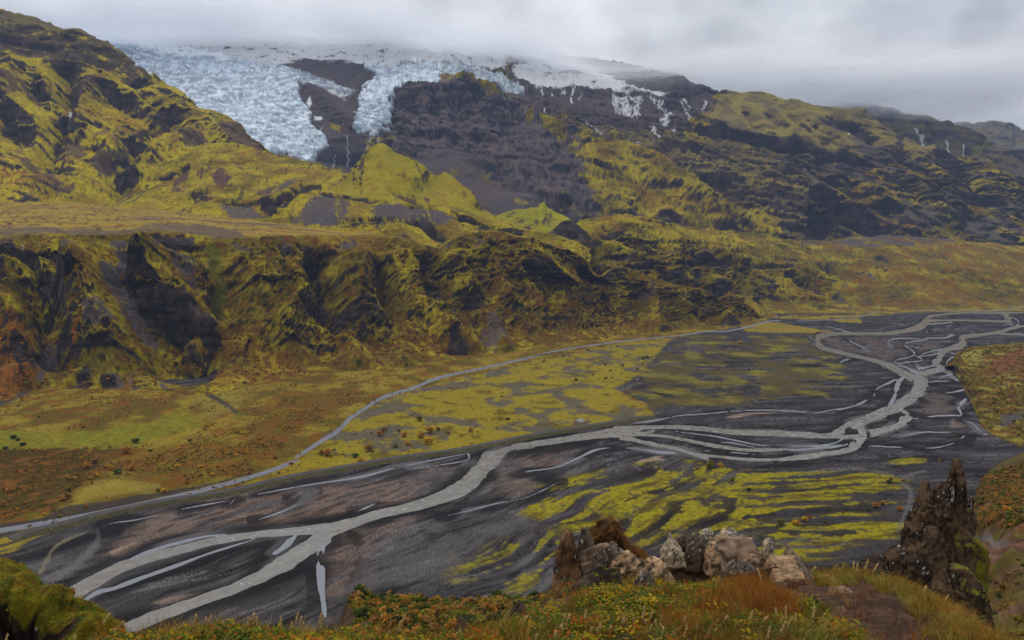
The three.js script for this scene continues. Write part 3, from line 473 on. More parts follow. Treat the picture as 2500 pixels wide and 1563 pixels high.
  {   // levee: a bank with a flat top, its river side armoured with stones
    const o = outline(LEVEE.map(([x, y]) => [x, y, 4])), n = o.dense.length, Wp = o.dense.map(([x, y]) => onPlain(x, y));
    const prof = [[-9, -0.4], [-4.6, 2.3], [-3.8, 2.7], [0, 2.75], [3.4, 2.7], [4.2, 2.4], [7.5, 0.9], [10, -0.6]], M2 = prof.length;
    const gp = new Float32Array(n * M2 * 3), gc = new Float32Array(n * M2 * 3), r = rng(8), stones = [], sub = [];
    for (let i = 0; i < n; i++) {
      const a = Wp[Math.max(0, i - 1)], b = Wp[Math.min(n - 1, i + 1)], dx = b[0] - a[0], dz = b[1] - a[1], l = Math.hypot(dx, dz), nx = dz / l, nz = -dx / l, taper = Math.min(1, i / 6, (n - 1 - i) / 3) ;
      for (let j = 0; j < M2; j++) { const k = (i * M2 + j) * 3, f = 0.8 + 0.4 * r(); gp[k] = Wp[i][0] + nx * prof[j][0]; gp[k + 1] = prof[j][1] * (prof[j][1] > 0 ? taper : 1) + (j === 0 || j === M2 - 1 ? 0 : 0.15 * (r() - 0.5)); gp[k + 2] = -(Wp[i][1] + nz * prof[j][0]); const c = j < 2 ? C(104, 100, 52) : j < 5 ? C(84, 81, 80) : C(78, 74, 50); for (let q = 0; q < 3; q++) gc[k + q] = c[q] * f; }
      if (i < n - 1) { const L = Math.hypot(Wp[i + 1][0] - Wp[i][0], Wp[i + 1][1] - Wp[i][1]), cnt = Math.min(60, Math.round(L * 0.9)); for (let q = 0; q < cnt; q++) { const t = r(), s = 4 + 6.5 * Math.pow(r(), 0.8), y = (s < 7.5 ? mix(2.4, 0.9, (s - 4.2) / 3.3) : mix(0.9, -0.5, (s - 7.5) / 2.5)) * taper; stones.push([mix(Wp[i][0], Wp[i + 1][0], t) + nx * s, y, -(mix(Wp[i][1], Wp[i + 1][1], t) + nz * s), 0.4 + 0.55 * r()]); } }
    }
    const nor = gridNormals(gp, M2, n); for (let i = 0; i < n * M2; i++) if (nor[i * 3 + 1] < 0) for (let q = 0; q < 3; q++) nor[i * 3 + q] *= -1;
    const lev = put('river_levee', gridMesh({ pos: gp, nor }, M2, n, gc, null, matGround), structure('long stone-armoured embankment with a dark track on top beside the river'));
    const im = new THREE.InstancedMesh(new THREE.DodecahedronGeometry(1, 0), new THREE.MeshStandardMaterial({ roughness: 0.95 }), stones.length), q = new THREE.Quaternion(), e = new THREE.Euler(), m4 = new THREE.Matrix4(), cc = new THREE.Color();
    stones.forEach(([x, y, z, s], i) => { e.set(r() * 6, r() * 6, r() * 6); q.setFromEuler(e); m4.compose(new THREE.Vector3(x, y, z), q, new THREE.Vector3(s, s * (0.6 + 0.5 * r()), s)); im.setMatrixAt(i, m4); const c = r() < 0.45 ? C(96, 90, 48) : C(70, 68, 66); const f = 0.6 + 0.8 * r(); im.setColorAt(i, cc.setRGB(c[0] * f, c[1] * f, c[2] * f)); });
    put('armour_stone', im, { kind: 'stuff' }, lev);
  }
}

// ------------------------------------------------------------------ hills and mountains
const ROCK = C(70, 62, 58), ROCKD = C(38, 34, 34), ROCKB = C(100, 84, 78), SCREE = C(84, 79, 82), SCREEB = C(96, 84, 80), MOSSB = C(162, 146, 28), MOSSO = C(108, 94, 26), MOSSD = C(58, 50, 19), RUSTY = C(138, 82, 28), SNOW = C(228, 232, 236), HEATH = C(104, 68, 28);
const grainRnd = rng(33);
// moss with its own variety; rock bands; scree
function mossCol(x, y, z, s = 1, bright = 0) {
  const a = fbm3(x / (60 * s), y / (40 * s), z / (60 * s), 3), b = fbm3(x / (13 * s), y / (10 * s), z / (13 * s), 3);
  let c = cmix(MOSSO, MOSSB, sstep(-0.3, 0.3, a + 0.6 * b + bright)); c = cmix(c, MOSSD, sstep(0.05, 0.35, b * 0.9 - a * 0.3 - bright * 0.6));
  const sp = n3(x / (4.6 * s), y / (3.8 * s), z / (4.6 * s)), lo = fbm3(x / (150 * s), y / (90 * s), z / (150 * s) + 7, 2);
  const sp2 = n3(x / (2.1 * s) + 5, y / (1.8 * s), z / (2.1 * s)); c = cmix(c, C(126, 92, 34), 0.5 * sstep(0.02, 0.3, lo + 0.25 * b)); return tone(c, (0.86 + 0.28 * grainRnd()) * (1 + 0.5 * sp + 0.35 * sp2) * (1 + 0.3 * lo));
}
function rockCol(x, y, z, s = 1, brown = 0) {
  const st = fbm3(x / (90 * s), y / (7 * s), z / (90 * s), 3), b = fbm3(x / (16 * s), y / (16 * s), z / (16 * s), 3);
  let c = cmix(ROCKD, ROCK, sstep(-0.25, 0.3, st + 0.5 * b)); c = cmix(c, ROCKB, clamp(brown + 0.6 * b + 0.5 * st, 0, 1));
  return tone(c, (0.8 + 0.4 * grainRnd()) * (1 + 0.4 * n3(x / (4 * s), y / (3 * s), z / (4 * s))));
}
const screeCol = (x, y, z, s = 1) => tone(cmix(SCREE, SCREEB, sstep(-0.3, 0.3, fbm3(x / (50 * s), y / (90 * s), z / (50 * s), 3))), 0.86 + 0.28 * grainRnd());

{ // the cliff across the river, its plateau behind
  const foot = [[-180, 992], [0, 988], [100, 962], [250, 955], [400, 962], [480, 975], [560, 962], [650, 946], [800, 922], [865, 908], [965, 900], [1064, 888], [1163, 875], [1262, 858], [1361, 848], [1500, 829], [1600, 814], [1700, 804], [1800, 794], [1850, 780], [1870, 776]];
  const low = [[-180, 905, 1210], [0, 900, 1215], [250, 890, 1270], [480, 905, 1240], [650, 890, 1330], [865, 860, 1460], [1064, 842, 1560], [1262, 818, 1700], [1500, 796, 1920], [1700, 780, 2130], [1830, 775, 2280], [1870, 774, 2400]];
  const mid = [[-180, 730, 1370], [0, 730, 1370], [250, 738, 1400], [480, 738, 1400], [650, 725, 1480], [865, 705, 1610], [1064, 690, 1730], [1262, 690, 1850], [1400, 705, 1950], [1500, 720, 2030], [1600, 735, 2110], [1700, 742, 2190], [1800, 755, 2270], [1855, 774, 2330], [1870, 773, 2410]];
  const edge = [[-180, 580, 1490], [0, 579, 1490], [100, 572, 1495], [230, 578, 1490], [345, 570, 1500], [380, 566, 1505], [500, 577, 1510], [560, 584, 1540], [650, 577, 1590], [735, 575, 1665], [850, 577, 1735], [958, 578, 1780], [1000, 590, 1790], [1070, 605, 1800], [1113, 584, 1840], [1163, 568, 1870], [1213, 568, 1890], [1272, 581, 1900], [1312, 590, 1910], [1361, 606, 1930], [1395, 614, 1950], [1428, 636, 1970], [1447, 666, 1980], [1463, 676, 1990], [1509, 653, 2060], [1542, 665, 2090], [1598, 685, 2140], [1640, 695, 2170], [1658, 703, 2190], [1714, 709, 2220], [1740, 722, 2250], [1750, 735, 2260], [1780, 722, 2270], [1803, 729, 2290], [1830, 753, 2310], [1853, 772, 2340], [1870, 772, 2420]];
  const back = [[-180, 490, 2350], [0, 493, 2350], [160, 494, 2350], [300, 506, 2250], [420, 517, 2200], [520, 527, 2120], [620, 539, 2020], [735, 552, 1960], [830, 564, 1940], [910, 571, 1920], [960, 574, 1900], [1000, 588, 1880], [1070, 603, 1890], [1113, 580, 1930], [1163, 563, 1960], [1213, 565, 1980], [1272, 579, 1990], [1312, 588, 1990], [1361, 604, 2010], [1395, 612, 2030], [1428, 634, 2050], [1447, 665, 2060], [1463, 674, 2070], [1509, 651, 2130], [1542, 663, 2160], [1598, 683, 2210], [1658, 701, 2250], [1714, 707, 2280], [1750, 733, 2310], [1780, 720, 2320], [1803, 727, 2340], [1830, 751, 2360], [1853, 772, 2380], [1870, 772, 2440]];
  const drop = back.map(([x, y, D]) => [x, y + (x < 700 ? 40 : 60), D + 160]);
  const R = [];
  const g = (pts, r, a, sharp) => R.push({ p: pts, r: r * 1.08, a: a * 1.3, sharp: sharp ?? a > 0 });
  // spurs
  g(TA([[690, 260], [665, 460], [705, 620], [765, 800], [835, 950], [900, 1060]]), 42, 46); g(TA([[690, 620], [600, 800], [460, 980], [425, 1090]]), 24, 26); g(TA([[680, 640], [720, 900], [700, 1040]]), 30, 16);
  g(TA([[1195, 430], [1160, 520], [1200, 620], [1300, 750], [1440, 830], [1560, 905], [1585, 990]]), 30, 46); g(TA([[1120, 560], [1080, 700], [1060, 800]]), 24, 22);
  g(TA([[1240, 960], [1450, 1000], [1570, 1040]]), 14, -16);
  g(TA([[1700, 480], [1800, 600], [1900, 800], [2000, 950], [2100, 1120]]), 34, 34); g(TA([[1430, 330], [1490, 480], [1560, 600], [1500, 720]]), 22, 26); g(TA([[1000, 470], [1060, 560], [1140, 520]]), 20, 20);
  g(TA([[-100, 260], [120, 430], [215, 500], [265, 640]]), 22, 30); g(TA([[285, 440], [350, 520], [420, 620], [400, 720]]), 22, 32); g(TA([[520, 440], [555, 560], [520, 640]]), 18, 22); g(TA([[0, 760], [130, 900], [280, 1030]]), 26, 26); g(TA([[100, 1090], [200, 1100], [250, 1220], [140, 1290]]), 24, 22); g(TA([[100, 720], [250, 800], [230, 900]]), 22, 22); g(TA([[560, 1290], [640, 1270]]), 12, 13); g(TA([[740, 1320], [840, 1310]]), 12, 11);
  g(TA([[1900, 480], [1980, 600], [2070, 700]]), 20, 20); g(TA([[2110, 700], [2180, 690], [2200, 780]]), 18, 18); g(TA([[2150, 800], [2060, 950], [2000, 1010]]), 20, 18);
  // gullies
  g(TA([[235, 440], [265, 600], [290, 750], [305, 900], [330, 1000], [345, 1150]]), 20, -48, 1); g(TA([[345, 1100], [320, 1250], [240, 1350]]), 24, -12); g(TA([[420, 470], [445, 600], [430, 640]]), 12, -26, 1);
  g(TA([[870, 300], [900, 500], [950, 750], [1000, 900], [1150, 1050], [1250, 1160], [1390, 1260]]), 26, -24); g(TA([[1410, 380], [1400, 550], [1440, 700], [1480, 740]]), 20, -26); g(TA([[1570, 320], [1590, 480], [1640, 620], [1590, 790], [1600, 900], [1650, 970], [1560, 1080], [1400, 1250]]), 20, -34, 1);
  g(TA([[1150, 360], [1420, 360]]), 16, -14); g(TA([[30, 420], [330, 400], [520, 390]]), 14, -20);
  g(T5([[220, 500], [250, 620], [330, 720], [350, 880], [350, 1040]]), 24, -54, 1); g(T5([[690, 600], [725, 740], [755, 880], [790, 1010]]), 15, -30, 1); g(T5([[1040, 560], [1055, 640], [1090, 780], [1110, 840]]), 22, -36, 1); g(T5([[1765, 630], [1820, 750], [1900, 850], [1940, 1000]]), 12, -22, 1); g(T5([[2255, 540], [2265, 660]]), 28, -40, 1); g(T5([[1240, 900], [1390, 890]]), 16, -14); g(T5([[560, 1130], [640, 1060]]), 16, -16);
  g(T5([[0, 510], [60, 700], [110, 740]]), 16, -20, 1); g(T5([[500, 840], [540, 900]]), 16, -10);
  g(T5([[570, 560], [520, 700], [500, 850], [530, 1000]]), 30, 28); g(T5([[440, 700], [430, 850]]), 20, 14); g(T5([[840, 580], [900, 660], [900, 760]]), 28, 26); g(T5([[1120, 520], [1250, 650], [1330, 780]]), 24, 24); g(T5([[1400, 400], [1420, 550], [1500, 700], [1620, 850]]), 22, 22); g(T5([[1560, 420], [1680, 600], [1800, 800], [1900, 960]]), 18, 16); g(T5([[1830, 480], [1900, 600], [2050, 720], [2300, 870]]), 24, 26);
  g(T5([[940, 880], [1080, 960], [1160, 960]]), 26, 18); g(T5([[1180, 1110], [1330, 1200]]), 22, 28); g(T5([[1180, 1230], [1340, 1260]]), 10, -22); g(T5([[1480, 1000], [1560, 1140], [1600, 1220]]), 22, 16); g(T5([[100, 880], [60, 1020], [100, 1120]]), 30, 16); g(T5([[380, 1090], [480, 1220], [540, 1350]]), 22, 20); g(T5([[680, 1030], [620, 1100]]), 18, 22); g(T5([[870, 1180], [880, 1340]]), 18, 12);
  g(T6([[330, 610], [480, 760], [560, 900], [610, 1060]]), 26, 26); g(T6([[600, 710], [700, 850], [820, 960]]), 24, 24); g(T6([[790, 768], [950, 890], [1100, 980], [1180, 1040]]), 24, 24); g(T6([[470, 800], [500, 980]]), 18, -18); g(T6([[960, 1010], [1170, 1030]]), 10, -16); g(T6([[1060, 860], [1090, 930]]), 22, -22);
  const S = hill({
    x0: -180, x1: 1870, step: 1.95, edgeCap: [0.64, 0.775],
    curves: [{ p: foot, n: 26, k: 1.25 }, { p: low, n: 74, k: 1 }, { p: mid, n: 50, k: 0.9 }, { p: edge, n: 34, k: 1 }, { p: back, n: 6 }, { p: drop, n: 1 }].map((c, i) => ({ ...c, p: i === 0 ? c.p.map(([x, y]) => [x, y]) : c.p })),
    relief: R,
    noise: (x, y, z, ny, v) => {
      const up = sstep(1, 22, y) * (1 - 0.86 * sstep(0.86, 0.98, ny)), w = fbm2(x / 120, y / 90, 3, 0.3) * 34, a = x + 0.3 * z + 0.1 * y + w;
      const gul = ridge2(a / 120, y / 300, 4, 0.6) * 8, rough = crag3(x / 60, y / 52, z / 60, 5) * 12 + crag3((x + w) / 13, y / 11, z / 13, 3) * 4.2, str = sstep(0.0, 0.2, fbm2((x + w) / 90, (y + 0.15 * x + w) / 20, 4, 0.8)) * 5 * sstep(-0.1, 0.25, fbm3(x / 150, y / 90, z / 150, 2));
      const cap = 1 - mix(0.92, 0.5, sstep(900, 1000, CX + x / z * F)) * sstep(0.7, 0.79, v); return cap * up * (gul + rough + str - 7) + 1.6 * fbm3(x / 40, y / 40, z / 40, 3) - (v < 0.06 ? (0.06 - v) * 40 : 0);
    },
  });
  const scree = new Float32Array(S.N), add = (m, f = 1) => { for (let k = 0; k < S.N; k++) if (m[k] * f > scree[k]) scree[k] = m[k] * f; };
  add(S.masks(TA([[690, 255], [640, 480], [560, 640], [440, 800], [520, 640], [660, 430], [655, 330]]), 3)); add(S.masks(TA([[800, 250], [850, 330], [880, 480], [800, 480], [820, 650], [900, 820], [1000, 960], [1140, 1050], [1150, 960], [1040, 860], [1010, 720], [960, 560], [970, 380], [920, 260]]), 4)); add(S.masks(TA([[1100, 380], [1430, 370], [1440, 560], [1490, 740], [1400, 690], [1360, 560], [1290, 440], [1230, 400], [1250, 520], [1200, 400]]), 3));
  add(S.masks(TA([[270, 950], [330, 940], [410, 1040], [440, 1180], [360, 1220], [300, 1300], [270, 1280], [300, 1100]]), 2)); add(S.masks(TA([[560, 460], [660, 440], [600, 560], [545, 580]]), 2), 0.8); add(S.masks(TA([[1730, 290], [1850, 330], [1900, 420], [1760, 400]]), 4), 0.9); add(S.masks(TA([[2080, 250], [2180, 340], [2080, 330]]), 3), 0.9); add(S.masks(TA([[660, 960], [760, 900], [880, 960], [960, 1060], [760, 1080], [650, 1060]]), 5), 0.85); add(S.masks(TA([[940, 1250], [1060, 1390], [980, 1420]]), 3)); add(S.masks(TA([[1160, 1250], [1280, 1330], [1200, 1350]]), 3)); add(S.masks(TA([[800, 1230], [900, 1380], [940, 1400], [860, 1260]]), 3), 0.8);
  add(S.masks(T5([[340, 480], [480, 390], [560, 500], [420, 510]]), 3)); add(S.masks(T5([[1400, 395], [1450, 470], [1370, 500], [1390, 430]]), 2)); add(S.masks(T5([[1110, 480], [1270, 400], [1390, 350], [1200, 470]]), 2), 0.8); add(S.masks(T5([[1480, 1000], [1640, 1160], [1540, 1240], [1420, 1180]]), 6), 0.8); add(S.masks(T5([[1560, 570], [1660, 650], [1600, 610]]), 2)); add(S.masks(T5([[1830, 480], [1900, 560], [1840, 500]]), 2), 0.7); add(S.masks(T6([[190, 680], [330, 610], [260, 700], [220, 760]]), 3), 0.7); add(S.masks(T6([[470, 820], [580, 720], [600, 830], [510, 900]]), 4), 0.8); add(S.masks(T6([[0, 700], [100, 800], [60, 790]]), 3), 0.8);
  const face = new Float32Array(S.N), addF = (m) => { for (let k = 0; k < S.N; k++) face[k] = Math.max(face[k], m[k]); };
  addF(S.masks(TA([[1040, 800], [1070, 720], [1150, 730], [1330, 800], [1540, 900], [1590, 1040], [1530, 1020], [1350, 950], [1180, 940], [1060, 880]]), 2)); addF(S.masks(TA([[950, 240], [1430, 240], [1430, 350], [1120, 380], [980, 360]]), 3)); addF(S.masks(TA([[0, 280], [100, 250], [150, 400], [20, 420]]), 4)); addF(S.masks(TA([[160, 390], [520, 380], [450, 450], [200, 450]]), 3)); addF(S.masks(TA([[280, 600], [420, 620], [380, 720], [300, 760]]), 4)); addF(S.masks(TA([[60, 600], [230, 620], [280, 740], [100, 700]]), 6)); addF(S.masks(TA([[410, 1050], [560, 930], [640, 940], [520, 1040], [430, 1110]]), 3)); addF(S.masks(TA([[80, 1100], [200, 1110], [260, 1250], [130, 1310]]), 4)); addF(S.masks(TA([[560, 1280], [610, 1262], [660, 1270], [680, 1310], [670, 1340], [600, 1370], [565, 1340]]), 6, 0.12)); addF(S.masks(TA([[740, 1310], [800, 1290], [870, 1300], [880, 1340], [860, 1380], [800, 1400], [760, 1390]]), 6, 0.12)); addF(S.masks(TA([[1510, 1190], [1600, 1120], [1640, 1200], [1570, 1250]]), 2)); addF(S.masks(TA([[1000, 470], [1130, 480], [1100, 600], [1010, 560]]), 3)); addF(S.masks(T5([[140, 500], [330, 505], [280, 570], [160, 530]]), 2)); addF(S.masks(T5([[350, 900], [640, 880], [700, 1000], [560, 1060], [360, 1040]]), 6)); addF(S.masks(T5([[1180, 1130], [1230, 1150], [1340, 1240], [1330, 1275], [1190, 1230]]), 2)); addF(S.masks(T5([[280, 600], [340, 700], [370, 1000], [330, 1050], [250, 900], [300, 780]]), 2)); addF(S.masks(T5([[1040, 640], [1150, 700], [1180, 840], [1090, 850]]), 4)); addF(S.masks(T6([[960, 1010], [1200, 1020], [1180, 1050], [980, 1040]]), 1)); addF(S.masks(T6([[930, 870], [1010, 880], [1000, 920], [930, 910]]), 2)); addF(S.masks(T6([[1040, 850], [1110, 820], [1110, 930], [1050, 920]]), 2));
  const flatTop = S.masks([[-300, 500], [0, 488], [400, 510], [800, 548], [960, 570], [840, 576], [650, 574], [500, 576], [380, 563], [230, 577], [0, 577], [-300, 578]], 2), lip = S.masks([[0, 560], [130, 556], [330, 560], [440, 548], [540, 553], [620, 580], [500, 578], [380, 566], [230, 579], [0, 580]], 3, 0.02), gully = S.line(TA([[1575, 330], [1590, 480], [1640, 620], [1580, 800]]), 16), orange = S.masks(TA([[-200, 920], [100, 930], [280, 1080], [270, 1330], [60, 1460], [-200, 1480]]), 10), orange2 = S.masks(TA([[640, 960], [700, 940], [560, 1130], [420, 1230]]), 6), redTop = S.masks(TA([[1950, 230], [2150, 230], [2170, 280], [2080, 290]]), 4);
  const lowRust = S.masks([[1050, 800], [1300, 720], [1450, 740], [1600, 790], [1560, 815], [1350, 840], [1150, 870], [900, 900], [600, 950], [500, 900], [800, 850]], 10, 0.02);
  const col = paint(S, (k, x, y, z, ny) => {
    const e = fbm3(x / 22, y / 18, z / 22, 4), e2 = n3(x / 5, y / 4, z / 5), m = ny + 0.36 * e + 0.12 * e2;
    let c = mossCol(x, y, z, 1, -0.06);
    c = cmix(c, tone(HEATH, 0.75 + 0.5 * grainRnd()), 0.85 * sstep(0.05, 0.25, fbm3(x / 15, y / 12, z / 15, 3) + 0.4 * Math.max(orange[k], orange2[k]) + 0.16 * lowRust[k]));
    if (Math.max(orange[k], orange2[k]) > 0.3 && n3(x / 6, y / 6, z / 6) > 0.05) c = tone(RUSTY, 0.7 + 0.6 * grainRnd());
    c = cmix(c, rockCol(x, y, z), Math.max(sstep(0.26, 0.2, m), sstep(0.34, 0.42, crag3(x / 17 + 9, y / 12, z / 17, 3) * -0.8 + 0.3 * e - 0.1), face[k] * sstep(-0.35, -0.1, e2 * 0.4 + e + 0.25)));
    c = cmix(c, screeCol(x, y, z), scree[k] * sstep(-0.4, -0.15, e + 0.5 * e2));
    c = cmix(c, C(106, 104, 34), gully[k] * 0.8);
    if (flatTop[k] > 0.01) { let f = cmix(C(160, 136, 52), C(132, 104, 54), sstep(-0.1, 0.25, fbm2(x / 120, z / 40, 4, 0.6))); f = cmix(f, C(96, 84, 76), Math.max(0.8 * sstep(0.14, 0.26, fbm2(x / 200 + 3, z / 60, 4, 1.9)), lip[k] * 0.85)); f = cmix(f, C(86, 66, 34), sstep(0.2, 0.3, n2(x / 14, z / 14, 0.8) * 0.6 + 0.4 * fbm2(x / 60, z / 40, 2, 0.2))); c = cmix(c, tone(f, 0.88 + 0.24 * grainRnd()), flatTop[k]); }
    c = cmix(c, C(120, 66, 40), redTop[k] * 0.6 * sstep(-0.1, 0.1, e));
    return c;
  });
  put('cliff_hillside', gridMesh(S, S.nu, S.nv, col, null, matGround), structure('long moss-covered cliff with dark gullies below a flat grassy plateau'));
  globalThis.cliff = S;
}
{ // the long slope at the right, behind the nose of the cliff
  const foot = [[1380, 700, 2100], [1460, 690, 2150], [1600, 720, 2250], [1750, 770, 2420], [1846, 770, 2450], [1896, 768], [1995, 772], [2094, 774], [2127, 767], [2200, 761], [2350, 754], [2500, 747], [2680, 741]].map((p) => p.length < 3 ? [p[0], p[1] + 2, groundD(p[0], p[1] + 2)] : p);
  const low = [[1380, 690, 2140], [1460, 660, 2200], [1600, 700, 2320], [1750, 745, 2520], [1896, 745, 2620], [2100, 745, 2740], [2200, 738, 2750], [2500, 728, 2950], [2680, 722, 3050]];
  const ledge = [[1380, 600, 2330], [1435, 600, 2350], [1500, 585, 2420], [1615, 600, 2550], [1731, 620, 2700], [1813, 650, 2800], [1896, 655, 2880], [2005, 674, 2950], [2060, 672, 3000], [2111, 655, 3040], [2200, 648, 3080], [2350, 655, 3150], [2500, 662, 3250], [2680, 664, 3350]];
  const crest = [[1380, 556, 2500], [1433, 541, 2560], [1509, 523, 2700], [1560, 530, 2780], [1598, 537, 2850], [1658, 550, 2980], [1757, 561, 3180], [1830, 568, 3280], [1929, 585, 3380], [1980, 590, 3420], [2028, 588, 3450], [2094, 579, 3480], [2150, 576, 3500], [2196, 578, 3520], [2328, 585, 3600], [2420, 594, 3650], [2500, 603, 3700], [2680, 616, 3800]];
  const drop = crest.map(([x, y, D]) => [x, y + 40, D + 320]);
  const R = [], g = (p, r, a, s) => R.push({ p, r, a, sharp: s });
  g(T6([[650, 425], [850, 440], [960, 470], [1040, 520]]), 18, -16); g(T6([[1250, 605], [1500, 622], [1640, 625], [1830, 692]]), 16, -20); g(T6([[1500, 560], [1640, 570]]), 14, -12); g(T6([[1800, 580], [1880, 640], [1940, 690]]), 20, -24); g(T6([[1950, 640], [2100, 650], [2150, 620]]), 18, -16); g(T6([[2220, 540], [2350, 580]]), 16, -14); g(T6([[1600, 700], [1800, 790], [1950, 850]]), 24, -22); g(T6([[160, 345], [260, 350], [390, 340]]), 14, -14); g(T6([[890, 580], [1100, 600]]), 24, -16); g(T6([[920, 680], [920, 770]]), 14, -30, 1); g(T6([[140, 480], [140, 650]]), 24, -34, 1); g(T6([[0, 330], [90, 420]]), 18, -18);
  g(T6([[1150, 640], [1300, 800], [1350, 950]]), 24, 18); g(T6([[700, 520], [760, 640], [720, 740]]), 24, 14); g(T6([[960, 760], [1080, 740], [1200, 800]]), 22, 16); g(T6([[400, 560], [560, 640], [680, 720]]), 22, 16); g(T6([[200, 330], [150, 440]]), 14, 14);
  const S = hill({
    x0: 1380, x1: 2680, step: 2.1, curves: [{ p: foot, n: 16, k: 1.2 }, { p: low, n: 50, k: 1 }, { p: ledge, n: 36, k: 0.9 }, { p: crest, n: 5 }, { p: drop, n: 1 }], relief: R,
    noise: (x, y, z, ny, v) => { const w = 40 * fbm2(x / 160, z / 160, 2, 0.3), s = sstep(2, 20, y), q = sstep(0.97, 0.82, ny); return s * ((4 + 10 * q) * crag3((x + 0.6 * y) / 80, y / 46, z / 80, 5) + (1.6 + 3.5 * q) * crag3(x / 20, y / 12, z / 20, 3) + 9 * q * ridge2((x + 0.9 * y + w) / 110, y / 300, 2, 0.3) + (2 + 7 * q) * sstep(0, 0.16, fbm2((x + w) / 240, (y + 0.1 * x) / 16, 3, 0.4)) + 2 * fbm3(x / 14, y / 10, z / 14, 3) + 7 * crag3(x / 130, y / 90, z / 130, 3) * sstep(0, 0.2, v)) - 3 - (v < 0.08 ? (0.08 - v) * 30 : 0); },
  });
  const dark = new Float32Array(S.N), add = (m) => { for (let k = 0; k < S.N; k++) dark[k] = Math.max(dark[k], m[k]); };
  [[[740, 480], [820, 440], [920, 450], [1000, 490], [960, 490], [860, 460], [780, 500]], [[1250, 600], [1350, 605], [1500, 605], [1640, 610], [1830, 690], [1740, 670], [1620, 635], [1400, 625]], [[1490, 555], [1640, 560], [1660, 585], [1520, 575]], [[1780, 570], [1880, 600], [1945, 690], [1880, 680], [1800, 620]], [[1860, 580], [1950, 580], [2000, 610], [1900, 600]], [[1950, 640], [2130, 640], [2160, 610], [2140, 660], [1980, 670]], [[2210, 540], [2280, 530], [2370, 580], [2260, 570]], [[2230, 620], [2330, 640], [2300, 660]], [[1600, 700], [1700, 740], [1900, 820], [1940, 860], [1800, 830], [1660, 760]], [[890, 560], [1000, 540], [1160, 590], [1140, 640], [960, 610]], [[150, 350], [270, 345], [240, 365], [160, 370]], [[160, 430], [300, 350], [390, 335], [360, 400], [430, 440], [200, 450]], [[0, 310], [60, 340], [130, 450], [60, 460], [0, 440]], [[130, 560], [200, 540], [210, 670], [120, 660]], [[640, 680], [760, 650], [800, 740], [700, 760]], [[910, 670], [940, 680], [920, 770], [890, 760]], [[970, 760], [1060, 720], [1120, 800], [1060, 860]], [[1860, 690], [1940, 710], [1930, 740], [1870, 720]], [[1350, 680], [1480, 740], [1480, 800], [1400, 740]], [[1960, 860], [2000, 900], [1940, 880]]].forEach((p) => add(S.masks(T6(p), 3, 0.03)));
  const sc = [[[940, 500], [1010, 490], [1060, 550], [980, 530]], [[1930, 800], [2000, 850], [2060, 920]], [[2090, 820], [2200, 880], [2150, 880]], [[350, 570], [400, 560], [390, 600]], [[1690, 640], [1720, 690], [1680, 660]], [[2170, 640], [2230, 700], [2200, 720]]].map((p) => S.masks(T6(p), 2)), top = S.masks([[1940, 592], [2094, 576], [2200, 574], [2360, 590], [2200, 600], [2050, 602]], 6, 0.01), right = S.masks([[2080, 640], [2200, 585], [2700, 590], [2700, 745], [2200, 760], [2050, 760]], 20, 0.01), mossTop = S.masks([[1490, 540], [1509, 520], [1570, 530], [1700, 560], [1850, 600], [1760, 600], [1600, 580]], 6, 0.01);
  const col = paint(S, (k, x, y, z, ny) => {
    const e = fbm3(x / 40, y / 24, z / 40, 4), e2 = n3(x / 9, y / 7, z / 9);
    let c = mossCol(x, y, z, 1.5, -0.1 + 0.3 * mossTop[k]);
    c = cmix(c, tone(C(118, 100, 46), 0.85 + 0.3 * grainRnd()), right[k] * 0.4 * sstep(-0.2, 0.2, e)); c = cmix(c, tone(RUSTY, 0.6 + 0.4 * grainRnd()), 0.6 * sstep(0.12, 0.35, fbm3(x / 50, y / 30, z / 60, 4) + 0.1 * right[k]));
    c = cmix(c, rockCol(x, y, z, 1.4), Math.max(sstep(0.5, 0.42, ny + 0.3 * e + 0.1 * e2), 0.8 * sstep(0.3, 0.4, crag3(x / 30 + 9, y / 16, z / 30, 3) * -0.8 + 0.3 * e - 0.1), dark[k] * sstep(-0.3, -0.1, e + 0.2)));
    for (const m of sc) if (m[k] > 0) c = cmix(c, screeCol(x, y, z, 1.5), m[k]);
    c = cmix(c, screeCol(x, y, z, 1.5), Math.max(top[k] * sstep(-0.25, 0, fbm2(x / 120, z / 60, 4, 0.9)), 0.5 * sstep(0.22, 0.3, fbm2((x + z) / 120, (x - z) / 22, 4, 0.2))) * sstep(0.6, 0.8, ny));
    return c;
  });
  put('right_hillside', gridMesh(S, S.nu, S.nv, col, null, matGround), structure('long moss and grass slope with dark rock ledges on the right of the valley'));
  globalThis.rightHill = S;
}
